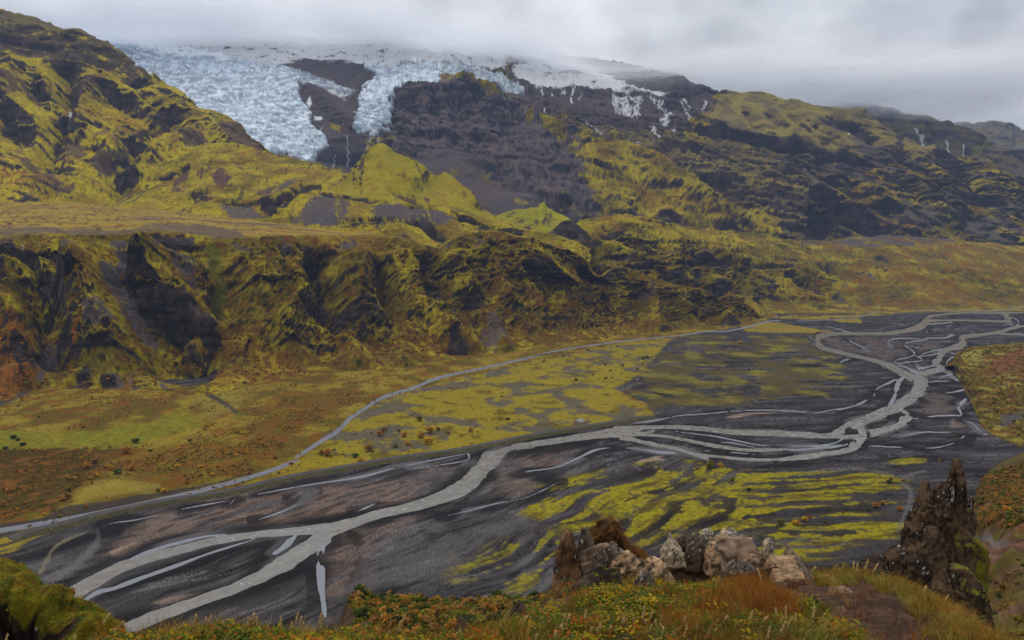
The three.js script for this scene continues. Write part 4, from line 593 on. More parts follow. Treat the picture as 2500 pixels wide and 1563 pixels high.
{ // green foothills and the green peak before the glacier
  const base = [[240, 530, 2250], [420, 535, 2250], [520, 545, 2200], [620, 556, 2150], [735, 570, 2080], [830, 580, 2060], [958, 592, 2000], [1000, 606, 1960], [1070, 622, 1960], [1113, 606, 2010], [1163, 590, 2050], [1213, 592, 2060], [1310, 610, 2080], [1400, 620, 2100], [1440, 640, 2120]];
  const brk = [[240, 500, 2400], [330, 500, 2400], [430, 506, 2400], [533, 492, 2400], [600, 489, 2400], [680, 482, 2350], [740, 462, 2350], [790, 468, 2330], [831, 478, 2300], [943, 494, 2250], [1062, 503, 2250], [1128, 520, 2230], [1201, 541, 2220], [1287, 563, 2200], [1340, 572, 2200], [1400, 590, 2200], [1440, 610, 2200]];
  const crest = [[240, 520, 2700], [300, 480, 2720], [340, 452, 2750], [400, 400, 2850], [470, 370, 2920], [530, 350, 2950], [560, 347, 2960], [600, 354, 2960], [661, 377, 2940], [727, 391, 2900], [760, 395, 2880], [800, 410, 2850], [831, 420, 2820], [856, 428, 2800], [866, 420, 2790], [877, 405, 2780], [885, 384, 2780], [891, 373, 2780], [900, 365, 2780], [930, 361, 2780], [946, 367, 2770], [976, 379, 2740], [996, 391, 2730], [1029, 409, 2710], [1056, 426, 2700], [1078, 426, 2690], [1112, 442, 2670], [1135, 463, 2640], [1153, 484, 2610], [1171, 507, 2550], [1201, 529, 2480], [1240, 548, 2420], [1287, 561, 2380], [1340, 570, 2360], [1400, 588, 2350], [1440, 608, 2350]];
  const drop = crest.map(([x, y, D]) => [x, y + 50, D + 170]);
  const R = [], g = (p, r, a, s) => R.push({ p, r, a, sharp: s });
  g(T9([[300, 790], [200, 900], [260, 1080], [130, 1200]]).map(([x, y]) => [x - 60, y]), 40, 14); g(T8([[1340, 1240], [1240, 1300], [1080, 1380]]), 26, -30); g(T9([[1080, 1060], [900, 1150], [700, 1140], [450, 1240]]), 30, 12); g(T9([[740, 1140], [600, 1230], [450, 1290]]), 20, -24); g(T9([[1290, 860], [1340, 980], [1480, 1080], [1640, 1140]]), 30, 20); g(T9([[1690, 1060], [1640, 1120], [1560, 1190]]), 20, -20, 1); g(T9([[1370, 1140], [1450, 1190], [1600, 1260]]), 18, -16); g(T9([[1750, 1060], [1850, 1160], [1980, 1280]]), 24, 16); g(T9([[1200, 880], [1160, 960], [1120, 1040]]), 26, -20);
  g(T9([[1000, 1400], [1100, 1380], [1400, 1370], [1580, 1400]]), 14, -14); g(T9([[1610, 1390], [1680, 1440], [1740, 1500]]), 20, -30); g(T9([[1520, 1280], [1700, 1290]]), 12, -10); g(T9([[900, 1190], [1100, 1220], [1340, 1250]]), 12, -12); g(T9([[1900, 1370], [2100, 1400], [2300, 1470]]), 20, -18); g(T9([[120, 1240], [300, 1250]]), 16, -18); g(T9([[480, 1320], [560, 1340]]), 16, 14); g(T9([[1150, 1000], [1000, 1090]]), 20, 10);
  const S = hill({
    x0: 240, x1: 1440, step: 2, curves: [{ p: base, n: 46, k: 1 }, { p: brk, n: 58, k: 1.15 }, { p: crest, n: 5 }, { p: drop, n: 1 }], relief: R,
    noise: (x, y, z, ny, v) => { const w = 30 * fbm2(x / 100, y / 100, 2, 0.3), q = sstep(0.93, 0.8, ny); return (2.5 + 9 * q) * ridge2((x + w + 0.3 * y) / 64, y / 240, 4, 0.4) + (2 + 5 * q) * crag3(x / 60, y / 44, z / 60, 5) + (0.6 + 2.2 * q) * crag3(x / 14, y / 11, z / 14, 3) - 2; },
  });
  const dark = new Float32Array(S.N), scr = new Float32Array(S.N), brown = new Float32Array(S.N), A = (t, m, f = 1) => { for (let k = 0; k < S.N; k++) t[k] = Math.max(t[k], m[k] * f); };
  [[[80, 1240], [200, 1230], [380, 1240], [500, 1230], [640, 1170], [740, 1130], [870, 1150], [860, 1165], [740, 1190], [640, 1250], [560, 1330], [480, 1360], [380, 1280], [200, 1290]], [[880, 1180], [1000, 1200], [1130, 1215], [1340, 1248], [1240, 1262], [1050, 1230]], [[950, 1430], [1050, 1390], [1180, 1380], [1300, 1360], [1430, 1365], [1560, 1390], [1600, 1420], [1400, 1410], [1200, 1415], [1000, 1450]], [[1600, 1400], [1650, 1385], [1700, 1410], [1800, 1500], [1850, 1540], [1700, 1540], [1650, 1450]], [[1400, 1490], [1480, 1490], [1520, 1520], [1400, 1520]], [[1520, 1275], [1600, 1280], [1740, 1300], [1620, 1300]], [[1820, 1310], [1950, 1350], [2100, 1400], [2380, 1460], [2300, 1500], [2050, 1460], [1900, 1380]], [[1630, 1110], [1680, 1100], [1700, 1140], [1640, 1150]], [[1530, 1170], [1610, 1180], [1570, 1200]]].forEach((p) => A(dark, S.masks(T9(p), 2.5, 0.04)));
  A(dark, S.masks(T8([[1090, 1360], [1200, 1290], [1280, 1245], [1330, 1245], [1330, 1290], [1200, 1350], [1100, 1400]]), 1.5)); A(dark, S.masks(T8([[1400, 1450], [1500, 1440], [1560, 1470], [1440, 1500]]), 3));
  [[[640, 1420], [700, 1320], [820, 1220], [930, 1180], [1060, 1240], [1060, 1350], [940, 1440]], [[100, 1270], [350, 1290], [450, 1380], [200, 1370]], [[1150, 1330], [1330, 1255], [1530, 1280], [1700, 1300], [1850, 1360], [1760, 1420], [1600, 1380], [1400, 1360]], [[400, 1180], [520, 1140], [700, 1060], [620, 1130], [500, 1190]]].forEach((p) => A(scr, S.masks(T9(p), 4, 0.04)));
  [[[60, 1080], [110, 1020], [180, 1050], [210, 1130], [90, 1150]], [[180, 920], [250, 980], [340, 1060], [260, 1000]], [[380, 1190], [470, 1140], [590, 1150], [440, 1210]], [[1130, 1030], [1180, 900], [1200, 890], [1190, 960], [1150, 1040]], [[1370, 1140], [1450, 1170], [1620, 1250], [1560, 1250], [1440, 1200]], [[1960, 1250], [2050, 1290], [2100, 1340], [2000, 1300]], [[740, 1020], [780, 1040], [760, 1050]], [[920, 1160], [1090, 1060], [960, 1150]], [[1610, 1210], [1660, 1230], [1650, 1265]]].forEach((p) => A(brown, S.masks(T9(p), 2.5, 0.05)));
  A(brown, S.masks(T8([[1340, 1240], [1400, 1250], [1380, 1320], [1310, 1370], [1340, 1420], [1260, 1400], [1290, 1330], [1330, 1290]]), 1.5)); A(brown, S.masks(T8([[1450, 1270], [1500, 1260], [1520, 1300], [1480, 1350]]), 1.5));
  const pk = S.masks([[856, 428], [891, 372], [930, 360], [1000, 395], [1060, 426], [1115, 444], [1150, 484], [1201, 529], [1230, 548], [1060, 500], [940, 490], [830, 476], [790, 468]], 3), red = S.masks(T9([[1640, 1160], [1700, 1180], [1800, 1270], [1740, 1260]]), 3);
  const col = paint(S, (k, x, y, z, ny) => {
    const e = fbm3(x / 30, y / 22, z / 30, 4), e2 = n3(x / 7, y / 6, z / 7), str = fbm2((x + 0.4 * y) / 9, y / 90, 4, 0.4);
    let c = cmix(mossCol(x, y, z, 1.6, 0.14), tone(C(146, 136, 24), (0.85 + 0.3 * grainRnd()) * (1 + 0.3 * e2)), pk[k] * 0.6);
    c = cmix(c, tone(C(128, 96, 52), 0.8 + 0.3 * grainRnd()), (1 - pk[k]) * 0.55 * sstep(0.08, 0.28, fbm3(x / 70, y / 50, z / 70, 4)));
    c = cmix(c, tone(C(132, 76, 40), 1), Math.max(0.6 * sstep(0.26, 0.36, fbm3(x / 40 + 9, y / 30, z / 40, 3)), red[k] * 0.7 * sstep(-0.1, 0.15, e2)));
    c = cmix(c, rockCol(x, y, z, 1.2), Math.max(sstep(0.56, 0.46, ny + 0.25 * e + 0.1 * e2), 0.7 * sstep(0.34, 0.42, 1.2 * fbm2((x + 0.5 * y) / 26 + 4, y / 90, 4, 2.2) + 0.25 * e)));
    c = cmix(c, screeCol(x, y, z, 1.2), scr[k] * sstep(0.36, 0.24, str + 0.35 * e2 + 0.3 * e)); c = cmix(c, tone(C(92, 70, 60), 0.85 + 0.3 * grainRnd()), brown[k] * sstep(0.3, 0.1, str));
    c = cmix(c, cmix(ROCKD, ROCK, 0.15 + 0.5 * sstep(0, 0.3, e)).map((q) => q * (0.75 + 0.5 * grainRnd())), dark[k] * sstep(-0.35, -0.15, e + 0.4 * e2));
    return c;
  });
  put('green_foothill', gridMesh(S, S.nu, S.nv, col, null, matGround), structure('rounded mossy foothills rising to a bright green pointed peak before the glacier'));
}
{ // small brown cone and rocks between foothill and right slope
  const base = [[1160, 600, 2330], [1250, 610, 2330], [1330, 620, 2330], [1400, 625, 2330], [1470, 640, 2330], [1500, 650, 2330]], mid = [[1160, 570, 2400], [1213, 560, 2400], [1300, 566, 2400], [1350, 580, 2390], [1391, 560, 2380], [1437, 600, 2380], [1500, 630, 2380]];
  const crest = [[1160, 560, 2500], [1195, 535, 2500], [1213, 527, 2500], [1240, 517, 2500], [1262, 513, 2500], [1290, 510, 2500], [1315, 504, 2500], [1325, 501, 2500], [1345, 511, 2500], [1378, 528, 2500], [1398, 542, 2480], [1437, 565, 2450], [1470, 590, 2450], [1500, 620, 2450]], drop = crest.map(([x, y, D]) => [x, y + 40, D + 100]);
  const S = hill({ x0: 1160, x1: 1500, step: 1.9, curves: [{ p: base, n: 12, k: 1 }, { p: mid, n: 30, k: 1 }, { p: crest, n: 4 }, { p: drop, n: 1 }], relief: [{ p: T5([[1890, 160], [1860, 260], [1900, 360]]), r: 14, a: 8 }, { p: T5([[2000, 360], [2090, 300], [2220, 420]]), r: 24, a: 16 }, { p: T5([[1640, 230], [1760, 330]]), r: 14, a: -6 }], noise: (x, y, z) => 6 * ridge2((x - 0.5 * y) / 34, y / 160, 3, 0.2) + 5 * fbm3(x / 30, y / 20, z / 30, 4) - 3 });
  const gm = S.masks(T5([[1840, 200], [1880, 150], [1930, 170], [2100, 270], [2060, 290], [1930, 200], [1880, 260], [1870, 310], [1920, 300], [1960, 350], [1900, 380], [1850, 350], [1860, 260]]), 1.5, 0.06), dk = S.masks(T5([[1980, 370], [2090, 300], [2150, 330], [2240, 440], [2080, 470]]), 2, 0.05), gr = S.masks(T5([[2100, 280], [2260, 360], [2280, 420], [2150, 330]]), 2);
  const col = paint(S, (k, x, y, z, ny) => { const e = fbm3(x / 20, y / 16, z / 20, 4); let c = tone(cmix(C(104, 84, 68), C(86, 74, 70), sstep(-0.2, 0.2, fbm2((x - 0.4 * y) / 12, y / 90, 3, 0.1))), 0.84 + 0.32 * grainRnd()); c = cmix(c, tone(C(156, 152, 36), 0.8 + 0.4 * grainRnd()), Math.max(gm[k], gr[k] * 0.8, 0.8 * sstep(0.62, 0.75, ny + 0.3 * e))); c = cmix(c, rockCol(x, y, z, 0.8), dk[k]); return c; });
  put('brown_cone', gridMesh(S, S.nu, S.nv, col, null, matGround), structure('small brown rocky cone with a yellow-green crest in the middle of the valley side'));
}
{ // the high mountain at the left
  const base = [[-180, 520, 2500], [0, 515, 2500], [160, 515, 2500], [320, 525, 2500], [420, 530, 2520], [520, 520, 2560], [700, 480, 2700], [760, 450, 2800]];
  const mid = [[-180, 350, 2950], [0, 350, 2950], [150, 340, 2950], [300, 350, 2980], [450, 360, 3050], [560, 375, 3150], [650, 395, 3250], [700, 402, 3300], [760, 420, 3300]];
  const high = [[-180, 160, 3350], [0, 150, 3350], [200, 165, 3350], [320, 200, 3350], [420, 255, 3350], [520, 300, 3380], [600, 345, 3400], [680, 388, 3420], [760, 412, 3420]];
  const crest = [[-180, -30, 3700], [0, 28, 3700], [60, 36, 3690], [95, 47, 3680], [126, 60, 3670], [160, 69, 3660], [180, 74, 3650], [205, 82, 3640], [225, 93, 3630], [248, 104, 3620], [291, 130, 3600], [321, 160, 3580], [340, 172, 3560], [354, 185, 3550], [360, 192, 3550], [374, 190, 3540], [396, 203, 3530], [413, 212, 3520], [443, 229, 3510], [463, 250, 3500], [489, 268, 3490], [516, 275, 3480], [546, 288, 3470], [579, 305, 3460], [605, 327, 3460], [648, 355, 3450], [678, 380, 3450], [698, 388, 3450], [760, 410, 3450]];
  const drop = crest.map(([x, y, D]) => [x, y + 70, D + 250]);
  const R = [], g = (p, r, a, s) => R.push({ p: T8(p), r: r * 1.15, a: a * 1.35, sharp: s ?? a > 0 });
  g([[480, 500], [480, 650], [505, 760], [512, 850], [445, 900], [430, 980], [400, 1080], [345, 1180], [345, 1300]], 32, -56, 1); g([[1060, 700], [1200, 850], [1290, 900], [1180, 990], [1060, 1060], [980, 1150], [1000, 1250]], 30, -40, 1); g([[860, 1280], [900, 1400], [990, 1460]], 36, -46); g([[260, 600], [140, 560]], 24, -14); g([[120, 560], [260, 720], [420, 830]], 24, -22); g([[700, 660], [860, 760], [1030, 860], [1120, 960]], 24, -22); g([[740, 990], [840, 1040], [960, 1080]], 24, -28); g([[20, 880], [100, 980], [200, 1040]], 30, -30); g([[560, 1060], [420, 1110]], 20, -14);
  g([[100, 470], [130, 600], [40, 720]], 34, 24); g([[680, 650], [600, 800], [570, 880], [660, 990], [820, 1100], [940, 1230], [1010, 1290]], 40, 38); g([[310, 620], [400, 750], [470, 850]], 26, 26); g([[80, 600], [60, 760], [210, 870], [340, 1000], [410, 1090]], 36, 26); g([[1270, 780], [1400, 900], [1640, 1050]], 36, 26); g([[800, 640], [960, 730], [1100, 850], [1180, 980]], 30, 18); g([[900, 600], [1030, 700], [1230, 830]], 26, 14); g([[600, 1090], [780, 1160], [860, 1280]], 36, 26); g([[0, 1180], [200, 1300], [420, 1400], [560, 1460]], 34, 16); g([[1080, 1180], [1250, 1060], [1400, 1020]], 36, 22); g([[380, 1190], [420, 1120], [530, 1100]], 26, 22); g([[540, 1250], [640, 1400]], 26, 18);
  g([[0, 200], [300, 230], [420, 300], [600, 330], [880, 460], [1080, 590]], 26, 18); g([[0, 300], [240, 330], [450, 410], [700, 470], [980, 620]], 30, -20); g([[960, 630], [1080, 620]], 18, -20);
  const S = hill({
    x0: -180, x1: 760, step: 2.05, curves: [{ p: base, n: 68, k: 1 }, { p: mid, n: 80, k: 1 }, { p: high, n: 58, k: 1 }, { p: crest, n: 5 }, { p: drop, n: 1 }], relief: R,
    noise: (x, y, z, ny, v) => { const w = 50 * fbm2(x / 200, y / 200, 3, 0.7), f = sstep(0, 0.12, v); return f * (20 * ridge2((x + w - 0.3 * y) / 260, y / 800, 4, 0.9) + 8 * crag3(x / 120, y / 95, z / 120, 5) + 4 * crag3((x + w) / 36, y / 26, z / 36, 4) + 8 * sstep(0, 0.15, fbm2((x + w) / 320, (y + 0.25 * x) / 26, 3, 0.3)) + 4 * fbm3(x / 22, y / 16, z / 22, 4)) - 8; },
  });
  const band = S.masks(T8([[-500, 190], [0, 200], [300, 215], [600, 300], [900, 450], [1080, 580], [1080, 650], [980, 640], [900, 600], [700, 520], [500, 520], [300, 450], [0, 450], [-500, 450]]), 14, 0.012), cap = S.masks(T8([[-500, -40], [0, 85], [300, 150], [620, 240], [900, 400], [1000, 500], [900, 450], [600, 300], [300, 210], [-500, 190]]), 6, 0.02), dark = new Float32Array(S.N), brown = new Float32Array(S.N), A = (t, m) => { for (let k = 0; k < S.N; k++) t[k] = Math.max(t[k], m[k]); };
  [[[300, 1160], [330, 1140], [380, 1170], [390, 1300], [340, 1320], [300, 1270]], [[850, 1280], [900, 1290], [960, 1380], [1050, 1400], [1080, 1480], [960, 1500], [880, 1400]], [[940, 620], [1090, 620], [1080, 650], [980, 660]], [[1000, 1050], [1050, 1000], [1100, 1020], [1060, 1060]], [[860, 1180], [960, 1220], [1000, 1290], [940, 1330]], [[0, 830], [60, 870], [100, 980], [160, 1060], [60, 1020], [0, 980]], [[1160, 650], [1270, 680], [1360, 760], [1300, 780], [1180, 700]], [[480, 580], [500, 700], [470, 640]], [[60, 1470], [200, 1450], [280, 1480], [100, 1490]], [[740, 990], [840, 1030], [800, 1040]], [[520, 1080], [640, 1040], [700, 1060], [560, 1090]], [[430, 900], [450, 960], [400, 1100], [380, 1080]]].forEach((p) => A(dark, S.masks(T8(p), 3, 0.03)));
  [[[1270, 1030], [1380, 980], [1450, 1010], [1540, 1080], [1400, 1110]], [[30, 700], [100, 590], [150, 640], [180, 720], [80, 700]], [[470, 1170], [600, 1120], [670, 1160], [540, 1230]], [[600, 700], [700, 600], [740, 660], [620, 760]], [[140, 1200], [280, 1180], [300, 1270], [180, 1270]], [[220, 1270], [420, 1370], [560, 1450], [440, 1440], [260, 1320]], [[520, 850], [600, 770], [580, 850]], [[680, 1200], [760, 1190], [830, 1280], [740, 1300]], [[110, 560], [200, 640], [300, 760], [280, 780], [160, 660]], [[1600, 900], [1750, 930], [1960, 1080], [1900, 1100], [1700, 1050], [1600, 960]]].forEach((p) => A(brown, S.masks(T8(p), 4, 0.03)));
  const red = S.masks(T8([[0, 1190], [160, 1260], [200, 1350], [40, 1400], [-200, 1350]]), 12, 0.03), snow = S.line(T8([[497, 758], [508, 790], [515, 840]]), 7, 0.6);
  const col = paint(S, (k, x, y, z, ny) => {
    const e = fbm3(x / 60, y / 45, z / 60, 5), e2 = n3(x / 12, y / 9, z / 12);
    let c = mossCol(x, y, z, 2.2, 0.26); c = cmix(c, tone(C(112, 84, 52), 0.85 + 0.3 * grainRnd()), 0.7 * sstep(0.08, 0.26, fbm3(x / 100, y / 70, z / 100, 4) + 0.1 * sstep(800, 300, y) * 0));
    c = cmix(c, tone(C(128, 72, 42), 1), Math.max(red[k] * sstep(0, 0.25, e2), 0.4 * sstep(0.28, 0.4, fbm3(x / 70 + 5, y / 50, z / 70, 3))));
    c = cmix(c, tone(cmix(C(96, 88, 48), C(92, 80, 66), sstep(-0.1, 0.2, e)), 0.85 + 0.3 * grainRnd()), cap[k] * 0.9);
    c = cmix(c, rockCol(x, y, z, 2, 0.1), Math.max(sstep(0.5, 0.42, ny + 0.26 * e + 0.1 * e2), 0.85 * sstep(0.36, 0.44, crag3(x / 60 + 9, y / 36, z / 60, 3) * -0.8 + 0.3 * e - 0.08), band[k] * 0.9 * sstep(-0.28, -0.02, e + 0.3 * e2 + 0.12)));
    c = cmix(c, tone(C(90, 72, 62), 0.85 + 0.3 * grainRnd()), brown[k] * 0.85); c = cmix(c, rockCol(x, y, z, 1.2), dark[k] * sstep(-0.35, -0.15, e));
    return cmix(tone(c, 1.22), SNOW, snow[k]);
  });
  put('left_mountain', gridMesh(S, S.nu, S.nv, col, null, matGround), structure('high moss-covered mountain with dark rock bands at the left of the glacier'));
  globalThis.leftMountain = S;
}
{ // the range behind with its two glacier tongues and the snow below the cloud
  const base = [[140, 500, 3300], [500, 460, 3500], [700, 450, 3700], [860, 470, 3700], [1000, 520, 3500], [1150, 570, 3300], [1300, 590, 3200], [1500, 590, 3200], [1750, 595, 3400], [2000, 610, 3600]];
  const mid = [[140, 400, 3900], [500, 380, 3950], [700, 388, 4000], [770, 372, 4050], [860, 345, 4150], [930, 345, 4150], [960, 400, 3900], [1060, 400, 3850], [1200, 400, 3800], [1400, 410, 3750], [1600, 420, 3750], [1750, 430, 3850], [2000, 460, 4000]];
  const up = [[140, 250, 5000], [500, 250, 4800], [700, 250, 4750], [860, 255, 4700], [960, 262, 4600], [1010, 245, 4450], [1090, 236, 4400], [1180, 250, 4450], [1300, 270, 4500], [1400, 285, 4500], [1600, 300, 4500], [1750, 310, 4600], [2000, 340, 4700]];
  const crest = [[140, 60, 6900], [400, 62, 6900], [600, 70, 6900], [900, 84, 6800], [1100, 110, 6600], [1300, 135, 6300], [1450, 152, 6100], [1560, 172, 5900], [1640, 188, 5700], [1672, 198, 5600], [1680, 208, 5600], [1689, 217, 5600], [1700, 213, 5600], [1708, 211, 5600], [1720, 217, 5550], [1740, 226, 5500], [1758, 236, 5400], [1800, 250, 5300], [2000, 330, 5200]];
  const drop = crest.map(([x, y, D]) => [x, y + 90, D + 500]);
  const R = [], g = (p, r, a, s) => R.push({ p, r, a, sharp: s });
  g(T9([[1420, 560], [1560, 500], [1760, 520], [1950, 490], [2100, 540], [2150, 640]]), 60, 60); g(T9([[1450, 780], [1700, 760], [2000, 800], [2400, 860]]), 40, 26); g(T9([[1480, 820], [1800, 850], [2200, 900]]), 40, -20); g(T9([[1780, 860], [1850, 960]]), 60, 26); g(T9([[1550, 560], [1560, 700]]), 30, -30); g(T9([[1850, 560], [1860, 760]]), 36, -36); g(T9([[1720, 560], [1700, 720]]), 24, -24); g(T9([[2150, 620], [2080, 740]]), 30, -26); g(T9([[2300, 660], [2250, 800]]), 30, -30);
  g(T9([[760, 420], [900, 520], [1040, 640], [1100, 700]]), 60, 36); g(T9([[760, 740], [900, 800], [1100, 780]]), 40, 20); g(T9([[820, 900], [1000, 930], [1130, 960]]), 40, -30); g(T9([[1090, 480], [1130, 300], [1240, 340]]), 46, 20);
  g(T10([[60, 430], [300, 480], [560, 590], [760, 690], [980, 780], [1230, 830], [1500, 900], [1700, 1030], [1900, 1200]]), 60, 44); g(T10([[560, 600], [700, 760], [800, 830]]), 40, 24); g(T10([[980, 1020], [1040, 1180], [1060, 1280]]), 50, 30); g(T10([[1440, 1080], [1460, 1250]]), 40, -36); g(T10([[1100, 950], [1300, 1020], [1650, 1120]]), 30, -26); g(T10([[700, 1060], [850, 1000], [1030, 1080]]), 40, -30); g(T10([[1550, 860], [1800, 980], [2000, 1100]]), 50, -40); g(T10([[1560, 800], [1700, 820], [1850, 880]]), 40, 30); g(T10([[880, 560], [930, 640]]), 24, 24); g(T10([[1200, 700], [1270, 780]]), 24, 20); g(T10([[1940, 1160], [2080, 1280], [2180, 1380]]), 50, -44); g(T10([[1700, 1120], [1900, 1280], [2020, 1400]]), 40, 30); g(T10([[1160, 1150], [1300, 1300]]), 36, 24); g(T10([[650, 1000], [720, 1120], [800, 1220]]), 36, 20); g(T10([[1250, 400], [1260, 560]]), 34, -26); g(T10([[1480, 420], [1620, 580]]), 34, -26); g(T10([[1650, 420], [1780, 580]]), 34, -26);
  const SCREE_AREA = [1000, 398, 1090, 362, 1150, 405, 1260, 462, 1370, 528, 1400, 575, 1150, 575, 1080, 450];
  const G1 = [[60, 60], [300, 80], [450, 117], [560, 140], [662, 156], [712, 166], [731, 179], [728, 212], [735, 245], [761, 278], [757, 311], [778, 328], [800, 345], [801, 357], [790, 362], [771, 371], [756, 374], [760, 384], [775, 401], [760, 400], [731, 393], [698, 376], [640, 378], [560, 360], [400, 330], [60, 300]];
  const G2 = [[893, 169], [963, 174], [1059, 166], [1079, 189], [1072, 222], [1042, 229], [996, 249], [973, 265], [963, 295], [950, 318], [927, 335], [905, 333], [884, 331], [867, 318], [874, 278], [877, 245], [897, 212], [917, 196]];
  const S = hill({
    x0: 140, x1: 1960, step: 2.1, curves: [{ p: base, n: 44, k: 1 }, { p: mid, n: 82, k: 1 }, { p: up, n: 74, k: 0.95 }, { p: crest, n: 3 }, { p: drop, n: 1 }], relief: R,
    noise: (x, y, z, ny, v) => { const px = CX + x / z * F, rock = sstep(850, 950, px), w = 60 * fbm2(x / 260, y / 260, 3, 0.2), sh = x + 0.7 * y * sstep(1200, 1500, px); const a = 0.35 + 0.65 * rock; const wall0 = sstep(930, 990, px) * sstep(1480, 1380, px); const calm = 0.25 + 0.75 * sstep(-12, 18, polySD(SCREE_AREA, px, 600 - F * (y - H) / z)); return calm * a * (wall0 * 15 * sstep(-0.04, 0.07, fbm2((x + w) / 380, (y + 0.12 * x + 0.3 * w) / 21, 3, 2.2)) + 16 * crag3(x / 200, y / 170, z / 200, 4) + 9 * crag3((sh + w) / 34, y / 120, z / 90, 4) + 22 * ridge2((sh + w) / 150, y / 700, 5, 0.4) * (1 - 0.7 * sstep(1250, 1450, px)) + 28 * ridge2((0.5 * x + 0.86 * y + w) / 135, (0.86 * x - 0.5 * y) / 820, 5, 0.4) * sstep(1250, 1450, px) + 8 * sstep(-0.05, 0.1, fbm2((x + w) / 300, (y + 0.2 * x) / 18, 3, 1.6)) + 9 * sstep(0, 0.14, fbm2((x + w) / 420, (y + 0.25 * x) / 34, 3, 0.6)) + 7 * fbm3(x / 40, y / 22, z / 40, 4)) - 12; },
  });
  const ice = S.masks(G1, 3, 0.014), ice2 = S.masks(G2, 5, 0.016), iceA = new Float32Array(S.N), snow = new Float32Array(S.N), A = (t, m, f = 1) => { for (let k = 0; k < S.N; k++) t[k] = Math.max(t[k], m[k] * f); };
  A(iceA, ice); A(iceA, ice2); A(iceA, S.masks([[1059, 166], [1150, 168], [1235, 200], [1284, 241], [1270, 241], [1200, 222], [1215, 230], [1190, 232], [1140, 212], [1079, 192]], 2, 0.015)); A(iceA, S.masks([[712, 166], [780, 190], [830, 210], [866, 230], [862, 240], [840, 232], [800, 224], [745, 213], [728, 200]], 2, 0.015));
  A(snow, S.masks([[60, 40], [255, 40], [700, 60], [1100, 80], [1250, 120], [1230, 175], [1140, 168], [1060, 166], [963, 173], [893, 168], [860, 150], [750, 140], [670, 158], [640, 152], [560, 146], [470, 142], [400, 134], [330, 110], [60, 100]], 3, 0.008)); A(snow, S.masks([[1249, 179], [1298, 163], [1365, 182], [1497, 196], [1580, 222], [1636, 232], [1600, 233], [1563, 231], [1431, 224], [1338, 227], [1312, 227], [1285, 212], [1262, 200]], 2, 0.012)); A(snow, S.masks([[1298, 160], [1400, 165], [1500, 190], [1480, 196], [1365, 180]], 2, 0.012), 0.9); A(snow, S.masks(T9([[900, 430], [1000, 450], [1070, 490], [980, 470]]), 1.5, 0.02)); A(snow, S.masks(T9([[750, 500], [780, 495], [785, 530], [770, 550]]), 1, 0.02)); A(snow, S.masks(T9([[800, 610], [860, 615], [870, 640], [810, 645]]), 1, 0.02), 0.9); A(snow, S.masks(T10([[815, 405], [845, 405], [840, 418], [820, 418]]), 0.6, 0.02)); A(snow, S.masks(T10([[1540, 605], [1575, 607], [1565, 616], [1545, 614]]), 0.6, 0.02));
  const streaks = new Float32Array(S.N); [[[[1225, 405], [1222, 480], [1245, 550]], 26], [[[1275, 400], [1285, 490], [1310, 575]], 24], [[[1340, 420], [1335, 470]], 14], [[[1385, 420], [1380, 490], [1360, 580]], 22], [[[1480, 415], [1560, 490], [1615, 550], [1575, 640]], 16], [[[1540, 480], [1600, 530], [1640, 570]], 14], [[[1650, 420], [1720, 490], [1760, 555], [1750, 610]], 15], [[[1690, 430], [1780, 520], [1820, 530]], 9], [[[1880, 470], [1855, 540]], 9], [[[660, 390], [690, 440]], 7], [[[730, 410], [780, 460]], 7], [[[915, 385], [880, 440], [895, 490]], 7], [[[970, 420], [940, 460]], 8], [[[690, 520], [685, 640]], 6], [[[1000, 610], [1050, 670], [1110, 720]], 8], [[[1480, 680], [1510, 720], [1535, 740]], 9], [[[1640, 665], [1650, 700]], 10], [[[1310, 760], [1335, 805]], 7], [[[1385, 760], [1390, 830]], 7], [[[1380, 578], [1420, 578]], 8]].forEach(([p, r]) => A(streaks, S.line(T10(p), r, 0.9)));
  // crevasses: broken waves across the flow
  for (let k = 0; k < S.N; k++) {
    const m = iceA[k]; if (m <= 0.01) continue;
    const o = k * 3, x = S.nom[o], y = S.nom[o + 1], z = S.nom[o + 2], w = 90 * fbm3(x / 150, y / 150, z / 150, 3);
    const cr = ridge2((x + w) / 90, (y + 0.28 * x + w * 0.6) / 21, 4, 0.2), se = fbm3(x / 26, y / 14, z / 26, 4);
    const d = m * m * (7 + 15 * cr + 11 * se + 9 * crag3(x / 30, y / 16, z / 30, 3)); S.pos[o + 1] += d * 0.8; S.pos[o + 2] += d * 0.6;
  }
  S.nor = gridNormals(S.pos, S.nu, S.nv);
  const brown = S.masks([[963, 300], [990, 255], [1090, 232], [1190, 245], [1300, 285], [1400, 350], [1470, 440], [1500, 530], [1400, 560], [1250, 500], [1150, 440], [1080, 410], [1000, 385], [930, 345]], 20, 0.006), scree = S.masks([[1000, 390], [1090, 360], [1150, 410], [1260, 470], [1370, 530], [1400, 570], [1250, 590], [1150, 500], [1080, 420]], 12, 0.008), scree2 = S.masks(T9([[1490, 920], [1780, 855], [1880, 950], [1940, 1010], [1750, 1050], [1600, 1010]]), 4, 0.01), mossZ = S.masks(T10([[880, 850], [1000, 760], [1250, 800], [1500, 880], [1700, 1020], [1950, 1120], [2300, 1250], [2400, 1500], [1100, 1330], [1040, 1200], [950, 1000]]), 14, 0.006), mossY = new Float32Array(S.N), wall = S.masks(T9([[770, 880], [900, 830], [1110, 760], [1180, 800], [1150, 1020], [1080, 1050], [860, 980]]), 8, 0.01);
